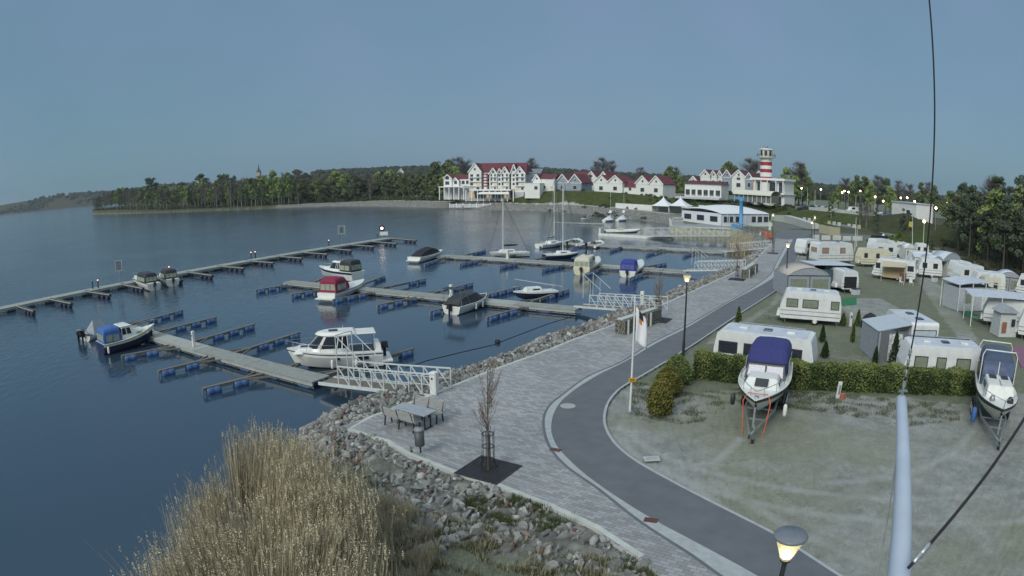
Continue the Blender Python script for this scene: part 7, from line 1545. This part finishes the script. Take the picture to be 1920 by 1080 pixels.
for z in (.35, .85): mb.box((0, 0, z), (1.5, .25, .32), orange)
mb.box((-.5, 0, .5), (.25, .3, 1.0), orange); mb.box((.5, 0, .5), (.25, .3, 1.0), orange); mb.build('panel', parent=t, bevel=.03)
b = at(1431, 441, 1.5); t = thing('warning_barrier', 'pinkish red plastic barrier left of the orange one', 'barrier', (b.x, b.y, 1.42), .1); mb = MB(); mb.box((0, 0, .8), (2.2, .2, .35), mat('pink_plastic', (.62, .10, .12), .5)); mb.box((-.8, 0, .4), (.2, .3, .8), whitedull); mb.box((.8, 0, .4), (.2, .3, .8), whitedull); mb.build('panel', parent=t)
b = at(1443, 440, 1.5); t = thing('information_board', 'tall narrow white board behind the orange barrier', 'sign', (b.x, b.y, 1.42)); MB().box((0, 0, 2.0), (.55, .08, 1.8), whitedull).build('panel', parent=t); MB().cyl((0, .05, 0), (0, .05, 2.6), .05, n=6, m=steel).build('post', parent=t)
# retaining walls, ramps and parking on the right hillside
def wall_line(label, pts, dist, h, w=.4, m=concrete, name='retaining_wall'):
    P = [far(x, y, d) for (x, y), d in zip(pts, dist)]; mb = MB(); n = len(P); c = P[0]
    for i in range(n - 1):
        a, b = P[i], P[i + 1]; za, zb_ = a.z, b.z; u_ = (b - a).xy.normalized(); nn = Vector((-u_.y, u_.x)) * w
        mb.hexa([(a.x - c.x, a.y - c.y, za - 2.5), (b.x - c.x, b.y - c.y, zb_ - 2.5), (b.x + nn.x - c.x, b.y + nn.y - c.y, zb_ - 2.5), (a.x + nn.x - c.x, a.y + nn.y - c.y, za - 2.5)], [(a.x - c.x, a.y - c.y, za + h), (b.x - c.x, b.y - c.y, zb_ + h), (b.x + nn.x - c.x, b.y + nn.y - c.y, zb_ + h), (a.x + nn.x - c.x, a.y + nn.y - c.y, za + h)], m)
    o = mb.build(name, loc=(c.x, c.y, 0)); o.location.z = 0; return tag(o, label, 'wall', 'pale retaining walls on the hillside')
wall_line('upper pale retaining wall rising below the parked cars', [(1478, 396), (1510, 394), (1549, 396), (1585, 401), (1612, 408), (1636, 414)], (226, 217, 209, 205, 201, 198), 1.1)
wall_line('lower pale ramp wall curving up from the white hall', [(1446, 404), (1470, 405), (1492, 411), (1521, 421)], (206, 198, 186, 168), .25, w=2.2)
wall_line('short sandy stone seat wall on the grass between the roads', [(1536, 424), (1556, 428), (1573, 430)], (160, 155, 152), .4, m=mat('sand_stone', (.42, .40, .26), .85), name='seat_wall')
struct(ribbon('x', [gat(x, y).to_2d() for x, y in ((1530, 406), (1580, 411), (1640, 418), (1690, 428))], [gat(x, y).to_2d() for x, y in ((1520, 414), (1575, 421), (1630, 427), (1680, 434))], 1.6, 2.2, mat('hill_road', (.22, .25, .27), .8)).build('hill_road'))
cols = [charcoal, mat('silver_paint', (.42, .45, .48), .3, .3), whitedull, mat('green_paint', (.03, .12, .08), .3), mat('blue_paint', (.06, .09, .16), .3)]
for k, (x, y, d, c, lb) in enumerate([(1497, 387, 214, 0, 'dark car at the left end of the row above the retaining wall'), (1509, 385, 218, 3, 'dark green car second in the row above the retaining wall'), (1523, 384, 222, 1, 'silver car in the middle of the row above the retaining wall'), (1536, 386, 220, 1, 'silver car right of the middle above the retaining wall'), (1549, 388, 216, 2, 'white car at the right end of the row above the retaining wall'), (1590, 384, 215, 2, 'white van alone behind the lamp posts'), (1645, 397, 200, 1, 'silver car beneath the lamps at the far right'), (1660, 399, 198, 4, 'blue grey car next to the low clubhouse'), (1676, 399, 198, 0, 'dark car nearest to the low clubhouse')]):
    car(lb, (x, y), 4.4, cols[c], .2, dist=d, van='van' in lb)
a, L, rz = fr(1672, 1718, 190, 178, 395); b = far(1695, 395, 184); zb = hz(b.x, b.y); t = thing('clubhouse', 'low white clubhouse with lit corner between the dark trees', 'building', (a.x, a.y, zb), rz); zt = max(3.2, zy(1695, 380, 184) - zb); MB().box((L / 2, 3, zt / 2), (L, 6, zt), wallw).build('wall', parent=t); MB().box((L / 2, 3, zt + .1), (L + .5, 6.5, .3), wallb).build('roof', parent=t); win(t, L * .7, zt * .5, 2.2, 1.4); MB().box((L * .2, -.05, zt * .7), (.8, .1, .6), warm).build('lit_window', parent=t)
for k in range(12):
    x0 = 1506 + k * 9.3; b = gat(x0 + 2, 413 + k * 1.4)
    if k in (4, 8): continue
    t = thing('planter_box', ['first', 'second', 'third', 'fourth', '', 'sixth', 'seventh', 'eighth', '', 'tenth', 'eleventh', 'twelfth'][k] + ' pale block counted from the left along the hillside road', 'block', (b.x, b.y, b.z - .1), -.2, 'pale blocks along the hillside road'); MB().box((0, 0, .5), (.95, .6, 1.0), [concrete, wallb, MATS['sand_stone']][k % 3]).build('block', parent=t, bevel=.05)
lampfar = mat('far_lamp_glow', (1, .8, .5), emit=7, ecol=(1.0, .78, .46))
for k, (x, y, d) in enumerate([(1503, 353, 232), (1539, 355, 236), (1579, 361, 222), (1583.5, 358, 240), (1591, 360, 228), (1613, 358, 236), (1641, 369, 205), (1656, 377, 196), (1689, 371, 214), (1701, 370.5, 206), (1715, 377.5, 196), (1755, 390, 160), (1776, 379, 190), (1886, 407, 150), (1733, 415, 128)]):
    b = far(x, y, d); zg = hz(b.x, b.y); w = ['just right of the lighthouse building', 'above the parked silver cars', 'left one of the close trio', 'highest one of the close trio', 'right one of the close trio', 'alone left of the tall pale post', 'on the tallest pale post', 'low before the bushes', 'left above the clubhouse', 'middle above the clubhouse', 'at the right end of the clubhouse', 'right of the overhead wire against the wood', 'high above the dark wood edge', 'glowing far inside the dark wood', 'on the tall pale pole beyond the bright green willow'][k]
    t = thing('hillside_lamp', 'lit lamp on the hillside ' + w, 'street lamp', (b.x, b.y, zg), 0, 'lit lamps on the hillside'); h = b.z - zg
    MB().cyl((0, 0, 0), (0, 0, h - .2), .09, .06, 8, [steel, paleal][k in (6, 14)]).build('pole', parent=t); MB().lathe([(0, h - .32), (.24, h - .2), (.30, h), (.2, h + .2), (0, h + .28)], n=10, m=lampfar).build('bulb', parent=t); MB().lathe([(.42, h + .28), (.1, h + .42), (0, h + .44)], n=10, m=charcoal).build('lamp_cap', parent=t)
for k, (x0, y0, y1, d) in enumerate([(1603, 408, 462, 118), (1711, 405, 470, 116), (1528, 356, 376, 225), (1514, 352, 375, 225), (1604, 366, 402, 205), (1607, 430, 441, 128)]):
    a = far(x0, y1, d); a.z = hz(a.x, a.y); zt = far(x0, y0, d).z; t = thing('mast_pole', ['slim pale pole behind the white camper', 'leaning pale pole with small yellow flag left of the tall lamp', 'slim pale pole over the parked cars', 'slim pale pole nearest the lighthouse building', 'slim pale pole between the lamp trio and the single lamp', 'short white post beside the last pale panel'][k], 'pole', tuple(a), 0, 'slim pale poles on the hillside'); MB().cyl((0, 0, 0), (0 if k != 1 else -.4, 0, zt - a.z), .09, .05, 8, paleal).build('pole', parent=t)
    if k == 1: MB().box((-.75, 0, (zt - a.z) * .80), (.9, .05, .9), mat('yellow_cloth', (.5, .45, .08), .7), R=Matrix.Rotation(.2, 3, 'Y')).build('flag', parent=t)
# village houses and church beyond the wood
for x, y, d, lb in ((711, 331, 520, 'white village house among the trees, the leftmost of three'), (722, 330, 530, 'sandy gabled village house right beside the white one'), (746, 326, 560, 'small bright village house higher on the wooded hill')):
    b = far(x, y, d); t = thing('village_house', lb, 'house', (b.x, b.y, b.z - 4), .2, 'village houses on the wooded hill'); gable(t, 0, 5, 0, 8, 0, 5.5, 8.8, [wallw, mat('sand_wall', (.45, .38, .28), .8)][x == 722], mat('brown_roof', (.13, .08, .07), .8)); win(t, 2.5, 3.5, 1, 1.2)
b = far(485, 330, 640); t = thing('church', 'village church tower with pointed spire above the tree tops', 'church', (b.x, b.y, b.z - 12), 0); S0 = 640 / 1200; MB().box((0, 0, 8), (4.2, 4.2, 16), mat('church_wall', (.40, .38, .30), .8)).build('tower', parent=t); MB().lathe([(3.0, 16), (1.6, 17.8), (.9, 19), (0, 24)], n=8, m=mat('slate_roof', (.05, .055, .065), .6), smooth=False).build('spire', parent=t); MB().box((0, 8, 5.5), (7, 13, 11), MATS['church_wall']).build('nave', parent=t)
# ------------------------------------------------------------------ trees
leafg = leafmat('leaf_green', (.058, .088, .036), (.23, .28, .12), .75)
leafd = leafmat('leaf_dark', (.044, .062, .040), (.16, .19, .11), .8)
leafl = leafmat('leaf_light', (.11, .155, .045), (.34, .44, .15), .75)
leafb = leafmat('leaf_bare', (.08, .075, .072), (.22, .205, .19), .85)
leafp = leafmat('needle_dark', (.038, .058, .040), (.145, .185, .115), .8)
def tree_proto(name, kind, seed, h, n, leaf, m, tm, trunk_r=.16, cw=.30, c0=.25, shape='oval'):
    r = np.random.default_rng(seed); rd = random.Random(seed); t = bpy.data.objects.new(name, None); COL.objects.link(t)
    mb = MB(); lean = rd.uniform(-.03, .03) * h
    top = Vector((lean, lean * .5, h * .93)); mb.tube([(0, 0, -.4), (lean * .2, 0, h * .3), (lean * .6, lean * .3, h * .62), top], [trunk_r * 1.25, trunk_r, trunk_r * .6, trunk_r * .12], 7, tm)
    cl = []; nc = 34 if kind != 'bare' else 60; limbs = []
    for k in range(nc):
        u = rd.random() ** .8; z = h * (c0 + (1 - c0) * u)
        prof = {'oval': sin(pi * min(1, .12 + .88 * u) ** .85) ** .6, 'cone': (1 - u) ** .7 + .08, 'column': .55 + .45 * sin(pi * u) ** .5, 'fan': .35 + .75 * u ** .7 * (1 - u ** 6), 'pine': .35 + .65 * sin(pi * (.25 + .7 * u))}[shape]
        R = h * cw * prof * rd.uniform(.35, 1.0); a = rd.uniform(0, 2 * pi); c = Vector((cos(a) * R + lean * z / h, sin(a) * R, z)); cl.append((c, h * cw * rd.uniform(.20, .38)))
        if k % (1 if kind == 'bare' else 2) == 0:
            z0 = z - R * rd.uniform(.5, 1.0); z0 = max(z0, h * .12); mb.tube([(lean * z0 / h, 0, z0), (c.x * .45, c.y * .45, (z0 + z) / 2 - .05 * h * .2), c], [trunk_r * .38, trunk_r * .22, trunk_r * .07], 4, tm); limbs.append((Vector((0, 0, z0)), c))
    mb.build('trunk', parent=t)
    if kind == 'bare':
        V = []
        for k in range(n):
            a, b = limbs[rd.randrange(len(limbs))]; p = a.lerp(b, rd.uniform(.35, 1.05)); d = Vector((rd.gauss(0, 1), rd.gauss(0, 1), rd.gauss(.7, .6))).normalized() * h * rd.uniform(.05, .12); w = d.cross(Vector((rd.gauss(0, 1), rd.gauss(0, 1), rd.gauss(0, 1)))).normalized() * leaf; V += [p - w, p + w, p + d + w * .3, p + d - w * .3]
        V = np.array([tuple(v) for v in V]); F_ = np.arange(len(V)).reshape(-1, 4); T = r.beta(2, 2, len(F_))
    else:
        ci = r.integers(0, nc, n); C_ = np.array([tuple(c) for c, _ in cl])[ci]; R_c = np.array([q for _, q in cl])[ci][:, None]
        q = r.normal(size=(n, 3)); q /= np.linalg.norm(q, axis=1)[:, None]; P = C_ + q * R_c * (r.random((n, 1)) ** .33) * np.array([1, 1, .72 if shape != 'column' else 1.3]); V, F_ = leaf_tris(P, leaf, r)
        ct = r.uniform(.15, .75, nc); T = np.clip(ct[ci] + .15 * r.normal(size=n), 0, 1)
    npmesh('crown', V, F_, [m], tone=T, parent=t); t.location = (0, 0, -200); kids_of(t); return t
PR_ = dict(
 birch=[tree_proto('birch_tree', 'leaf', s, 15, 2000, .32, leafl if s < 63 else leafg, birchbark, .12, .14, .25, 'column') for s in (61, 62, 63)],
 broad=[tree_proto('broadleaf_tree', 'leaf', s, 14, 2600, .36, m, bark, .22, .30, .18, 'oval') for s, m in ((71, leafg), (72, leafg), (73, leafd), (74, leafl))],
 bare=[tree_proto('bare_tree', 'bare', s, 13, 2600, .035, leafb, bark, .22, .36, .25, 'fan') for s in (81, 82)],
 barebirch=[tree_proto('bare_tree', 'bare', s, 15, 1700, .03, leafb, birchbark, .13, .17, .22, 'column') for s in (85,)],
 pine=[tree_proto('pine_tree', 'leaf', s, 13, 4200, .20, leafp, bark, .15, .20, .33, 'pine') for s in (91, 92, 93)],
 spruce=[tree_proto('spruce_tree', 'leaf', s, 10, 2600, .22, leafp, bark, .14, .22, .06, 'cone') for s in (95,)],
 willow=[tree_proto('willow_tree', 'leaf', s, 5, 2600, .10, leafmat('leaf_bright', (.06, .11, .02), (.17, .24, .05)), bark, .10, .30, .12, 'oval') for s in (97,)])
USED = set()
def tree(kind, x, y, h, label, group, rnd, z=None, base=None, name=None):
    P = PR_[kind]; p = P[rnd.randrange(len(P))]; h0 = {'birch': 15, 'broad': 14, 'bare': 13, 'barebirch': 15, 'pine': 13, 'spruce': 10, 'willow': 5}[kind]
    z = hz(x, y) if z is None else z; s = h / h0; c = dup(p, (x, y, z - .1), rnd.uniform(0, 6.28), sc=(s * rnd.uniform(.85, 1.15), s * rnd.uniform(.85, 1.15), s)); tag(c, label, 'tree', group); return c
rnd = random.Random(12)
shx = [(150, 401), (175, 402), (300, 399), (400, 395.5), (480, 392), (560, 388.5), (620, 386.5), (700, 386.5), (780, 388.5), (830, 390), (870, 391.5)]
shd = [at(x, y, 0).xy.length for x, y in shx]
def sd(x): return float(np.interp(x, [q[0] for q in shx], shd))
XY = lambda x, d: far(x, 400, d).xy
LG = 'trees of the wooded peninsula'
hgts = []
for k in range(62):      # front row: birches, fresh green and bare
    x = 176 + (560 - 176) * (k + rnd.uniform(-.3, .3)) / 61; d = sd(x) + rnd.uniform(6, 16); p = XY(x, d); kd = rnd.choices(['birch', 'barebirch', 'broad'], [7, 3, 1])[0]
    tree(kd, p.x, p.y, rnd.uniform(11, 16), {'birch': 'slender birch with fresh leaves in the front row of the wooded peninsula', 'barebirch': 'slender leafless birch in the front row of the wooded peninsula', 'broad': 'dense round tree standing in the front row of the wooded peninsula'}[kd], LG, rnd)
for k in range(58):
    x = 182 + (560 - 182) * (k + rnd.uniform(-.4, .4)) / 57; d = sd(x) + rnd.uniform(22, 70); p = XY(x, d); kd = rnd.choices(['broad', 'barebirch', 'bare', 'birch'], [5, 2, 2, 2])[0]
    tree(kd, p.x, p.y, rnd.uniform(12, 17) + (3 if x > 380 else 0), {'birch': 'taller birch standing behind the front row of the peninsula wood', 'barebirch': 'leafless birch standing behind the front row of the peninsula wood', 'broad': 'dense dark tree standing behind the front row of the peninsula wood', 'bare': 'spreading leafless tree behind the front row of the peninsula wood'}[kd], LG, rnd)
for x, h, kd, lb in ((283, 24, 'broad', 'round dark crown rising alone at the left of the peninsula wood'), (377, 26, 'broad', 'big round crown above the middle of the peninsula wood'), (421, 26, 'broad', 'widest round crown right of the middle of the peninsula wood'), (555, 27, 'pine', 'dark pine group leader right of the church spire'), (570, 24, 'pine', 'second dark pine right of the church spire'), (540, 23, 'pine', 'dark pine closest to the church spire'), (630, 24, 'broad', 'broad crown between the pines and the bare trees'), (690, 22, 'bare', 'wide leafless crown on the skyline of the peninsula'), (722, 22, 'bare', 'small leafless crown on the skyline right of the wide one'), (340, 20, 'pine', 'dark pointed tree between the first two round crowns')):
    d = sd(x) + 75; p = XY(x, d); c = tree(kd, p.x, p.y, h * d / 560, lb, LG, rnd); c.scale[0] *= 1.35; c.scale[1] *= 1.35
LG2 = 'trees above the stone shore left of the hotel'
for k in range(60):
    x = 566 + (862 - 566) * (k + rnd.uniform(-.4, .4)) / 59; d = sd(x) + rnd.choice([16, 22, 34, 50]) + rnd.uniform(0, 14); p = XY(x, d); kd = rnd.choices(['broad', 'birch', 'bare', 'barebirch'], [6, 2, 1, 1])[0]
    if x > 820 and d < 305: d = 318; p = XY(x, d)
    tree(kd, p.x, p.y, rnd.uniform(9, 14.5) + (2 if d - sd(x) > 34 else 0), {'birch': 'light green birch above the stone shore left of the hotel', 'barebirch': 'leafless birch above the stone shore left of the hotel', 'broad': 'dense bushy tree above the stone shore left of the hotel', 'bare': 'leafless spreading tree above the stone shore left of the hotel'}[kd], LG2, rnd)
for x, y, d, kd, lb in ((820, 304, 345, 'broad', 'dark crown just left of the hotel'), (838, 306, 330, 'broad', 'fresh green round crown left of the hotel'), (858, 297, 350, 'bare', 'highest leafless crown behind the left end of the hotel'), (872, 302, 352, 'bare', 'leafless crown touching the left hotel gable'), (845, 300, 365, 'broad', 'dark tree behind the fresh green crown'), (996, 298, 320, 'bare', 'lone leafless tree right behind the hotel'), (1130, 297, 315, 'bare', 'big leafless tree behind the middle holiday houses'), (1146, 303, 318, 'bare', 'smaller leafless tree next to the big one behind the holiday houses'), (1118, 304, 320, 'bare', 'leafless tree left of the big one behind the holiday houses'),
    (1200, 315, 330, 'bare', 'tiny leafless tree on the ridge above the link house'), (1256, 314, 300, 'broad', 'leafy tree above the right holiday houses'), (1268, 315, 305, 'bare', 'leafless tree beside the leafy one above the right houses'), (1275, 330, 290, 'broad', 'bushy tree between the holiday houses and the restaurant'), (1265, 338, 280, 'broad', 'low bushy tree right of the last twin gabled house'), (1365, 306, 300, 'broad', 'tree behind the white row, above the narrow houses'), (1376, 311, 300, 'broad', 'small tree behind the grey boarded house'), (1405, 299, 300, 'bare', 'wide leafless tree left of the lighthouse'), (1418, 302, 298, 'bare', 'leafless tree touching the lighthouse from behind'),
    (1472, 318, 270, 'broad', 'small dark tree right of the lighthouse'), (1497, 306, 262, 'bare', 'tall loose tree right of the lighthouse'), (1504, 312, 266, 'broad', 'leafy tree with loose crown right of the lighthouse'), (1490, 332, 255, 'broad', 'bushy tree behind the lighthouse building'), (1515, 340, 258, 'broad', 'low bushy tree above the parked cars')):
    p = XY(x, d); z = hz(p.x, p.y); zt = far(x, y, d).z; tree(kd, p.x, p.y, max(5, zt - z), lb, 'skyline trees behind the buildings', rnd)
for x, y, d, kd, lb in ((1585, 335, 262, 'bare', 'leafless tree over the lamp trio'), (1606, 331, 258, 'broad', 'broad green tree over the lamp trio'), (1620, 333, 262, 'broad', 'second broad tree right of the lamp trio'), (1645, 331, 258, 'bare', 'fan shaped leafless tree on the right skyline'), (1660, 334, 250, 'broad', 'leafy tree beside the fan shaped leafless one'), (1684, 340, 255, 'bare', 'loose leafless tree left of the clubhouse'), (1704, 346, 262, 'bare', 'thin leafless tree above the clubhouse'), (1725, 344, 235, 'broad', 'dark bushy tree right above the clubhouse'), (1740, 343, 232, 'bare', 'leafless tree behind the overhead wire'), (1752, 350, 228, 'broad', 'dark tree right of the overhead wire'), (1780, 358, 215, 'broad', 'small round tree before the dark wood'), (1572, 348, 262, 'broad', 'bushy tree left of the lamp trio'), (1632, 345, 240, 'broad', 'low green tree under the fan shaped one'), (1596, 352, 240, 'broad', 'low dark tree behind the lamp trio'), (1668, 352, 225, 'broad', 'green tree close above the silver cars')):
    p = XY(x, d); z = hz(p.x, p.y); zt = far(x, y, d).z; tree(kd, p.x, p.y, max(5, zt - z), lb, 'skyline trees over the hillside lamps', rnd)
for x, yb, yt, kd, lb in ((1558, 419, 362, 'birch', 'young drooping birch standing before the upper retaining wall'), (1612, 424, 375, 'barebirch', 'thin young tree with pale trunk right of the drooping birch'), (1624, 428, 380, 'barebirch', 'second thin young tree with pale trunk right of the drooping birch'), (1642, 430, 390, 'spruce', 'small dark tree at the end of the retaining wall'), (1692, 442, 392, 'spruce', 'dark spruce above the bright willow'), (1706, 440, 400, 'spruce', 'dark spruce right behind the leaning pole'), (1735, 432, 372, 'birch', 'feathery light green tree by the overhead wire')):
    b = gat(x, yb); d = b.xy.length; zt = far(x, yt, d).z; tree(kd, b.x, b.y, zt - b.z, lb, 'single trees on the grassy hillside', rnd, z=b.z)
b = gat(1683, 480); tree('willow', b.x, b.y, 4.4, 'bright green willow bush between the caravan rows', None, rnd, z=b.z); b = gat(1672, 472); tree('willow', b.x, b.y, 3.2, 'smaller bright green bush left of the willow', None, rnd, z=b.z)
WG = 'trees of the dark wood right of the camping row'
pts = []
for k in range(400):
    x = rnd.uniform(1748, 1990); yb = rnd.uniform(440, 522); b = gat(x, yb)
    if x < 1760 + (yb - 440) * 1.15: continue
    if sdist(np.array([b.x]), np.array([b.y]), RISE)[0] < .5: continue
    if any((b - q).length < 4.2 for q in pts): continue
    pts.append(b)
    if len(pts) >= 46: break
for k, b in enumerate(pts):
    kd = rnd.choices(['pine', 'broad'], [5, 2])[0]; d = b.xy.length
    tree(kd, b.x, b.y, min(15, rnd.uniform(9.5, 12.5) * (1 if d > 100 else .82)), {'pine': 'tall dark pine in the wood right of the camping row', 'broad': 'dense leafy tree in the wood right of the camping row'}[kd], WG, rnd, z=b.z)
for x, yt, d, kd, lb in ((1822, 350, 135, 'pine', 'highest pine top of the dark wood'), (1858, 335, 128, 'bare', 'leafless tree towering over the dark wood'), (1868, 362, 124, 'broad', 'round leafy crown in the dark wood'), (1800, 362, 140, 'broad', 'leafy crown at the left top of the dark wood'), (1915, 350, 112, 'broad', 'dark tree cut off by the right edge of the picture')):
    p = XY(x, d); z = hz(p.x, p.y); zt = far(x, yt, d).z; tree(kd, p.x, p.y, zt - z, lb, WG, rnd)
# distant forest on the hills: one mass of crowns
r = np.random.default_rng(8); N_ = 16000; azr = r.uniform(-.98, .98, N_); R_ = np.where(azr < -.5, r.uniform(1450, 2150, N_), 430 + 740 * r.random(N_) ** .8)
X, Y = R_ * np.sin(azr), R_ * np.cos(azr); H_, D_, _, _, _, _ = HH(X, Y); k = (D_ > 8) & (np.sin(X * .013) * np.sin(Y * .011 + 1) + r.random(N_) > .1); X, Y, H_, R_ = X[k], Y[k], H_[k], R_[k]
bm = bmesh.new(); bmesh.ops.create_icosphere(bm, subdivisions=1, radius=1.0); V0 = np.array([v.co[:] for v in bm.verts]); F0 = np.array([[v.index for v in f.verts] for f in bm.faces]); bm.free()
n = len(X); s = r.uniform(3.2, 6.0, n) * np.where(R_ > 1300, 1.5, 1.0); V = V0[None] * s[:, None, None] * r.uniform(.75, 1.25, (n, len(V0), 1)) * np.array([1, 1, .95]); V = V + np.stack([X, Y, H_ + s * .35], 1)[:, None, :]
F_ = (F0[None] + (np.arange(n) * len(V0))[:, None, None]).reshape(-1, 3); T = np.clip(np.repeat(r.uniform(0, .8, n), len(F0)) + r.normal(0, .08, n * len(F0)), 0, 1)
o = npmesh('distant_forest', V.reshape(-1, 3), F_, [leafmat('far_forest', (.016, .024, .016), (.060, .070, .042), .9)], tone=T); tag(o, 'dark wood covering the hills on the horizon', 'forest', None, 'stuff')
# undergrowth along the peninsula, the bank and the wood edge
def scrub(label, pts, hs, m, leafs, per, seed, name='undergrowth'):
    r = np.random.default_rng(seed); P = np.repeat(np.array([(x, y, z) for x, y, z in pts]), per, 0); h = np.repeat(hs, per); n = len(P)
    q = r.normal(size=(n, 3)); q /= np.linalg.norm(q, axis=1)[:, None]; q[:, 2] = np.abs(q[:, 2]); Q = P + q * (h * r.random(n) ** .4)[:, None] * np.array([1.3, 1.3, 1]); V, F_ = leaf_tris(Q, leafs, r)
    T = np.clip(np.repeat(r.uniform(.1, .8, len(pts)), per) + .12 * r.normal(size=n), 0, 1); o = npmesh(name, V, F_, [m], tone=T); return tag(o, label, 'undergrowth', None, 'stuff')
pp = []
for k in range(420):
    x = rnd.uniform(172, 860); p = XY(x, sd(x) + (rnd.uniform(9, 30) if x < 560 else rnd.uniform(14, 34))); pp.append((p.x, p.y, hz(p.x, p.y)))
scrub('low bushes and young growth below the peninsula trees', pp, np.array([rnd.uniform(1.2, 3.2) for _ in pp]), leafmat('scrub', (.035, .050, .022), (.13, .14, .07), .85), .30, 90, 4)
pp = []
for k in range(300):
    x = rnd.uniform(990, 1490); a0 = gat(x, 378); 
    b = gat(x, float(np.interp(x, [985, 1100, 1260, 1310, 1440, 1490], [rnd.uniform(366, 380), rnd.uniform(366, 382), rnd.uniform(376, 386), rnd.uniform(379, 388), rnd.uniform(386, 398), rnd.uniform(388, 402)]))); pp.append((b.x, b.y, hz(b.x, b.y)))
scrub('low dark green bushes covering the bank below the houses', pp, np.array([rnd.uniform(.5, 1.1) for _ in pp]), leafmat('bank_scrub', (.020, .036, .012), (.075, .09, .035), .85), .22, 60, 5)
pp = []
for k in range(150):
    x = rnd.uniform(1745, 1930); y = rnd.uniform(455, 545); b = gat(x, y)
    if sdist(np.array([b.x]), np.array([b.y]), RISE)[0] > 0: pp.append((b.x, b.y, hz(b.x, b.y)))
scrub('tangled undergrowth on the slope below the dark wood', pp, np.array([rnd.uniform(.5, 1.6) for _ in pp]), leafmat('wood_scrub', (.020, .030, .012), (.10, .10, .055), .85), .12, 160, 6)
b = at(400, 935, .1); scrub('small green bush at the edge of the reeds', [(b.x + q, b.y + w, .0) for q, w in ((0, 0), (.4, -.2), (.8, -.5), (-.1, -.5))], np.array([.4, .3, .3, .25]), hedgem, .045, 160, 7, name='green_bush')
for L_ in PR_.values():
    for p in L_:
        for c in list(p.children_recursive): bpy.data.objects.remove(c)
        bpy.data.objects.remove(p)

# ------------------------------------------------------------------ air
hm = bpy.data.materials.new('haze_air'); hm.use_nodes = True; n = hm.node_tree; n.nodes.clear(); o_ = n.nodes.new('ShaderNodeOutputMaterial'); v = n.nodes.new('ShaderNodeVolumePrincipled')
v.inputs['Color'].default_value = (.74, .84, .92, 1); v.inputs['Density'].default_value = .00013; v.inputs['Anisotropy'].default_value = .2; n.links.new(v.outputs[0], o_.inputs['Volume'])
mb = MB(); mb.box((0, 1650, 27), (8800, 6000, 60), hm); o = mb.build('haze'); o['kind'] = 'stuff'; o['label'] = 'faint blue evening haze over the lake and hills'; o['category'] = 'haze'
S.cycles.volume_bounces = 0
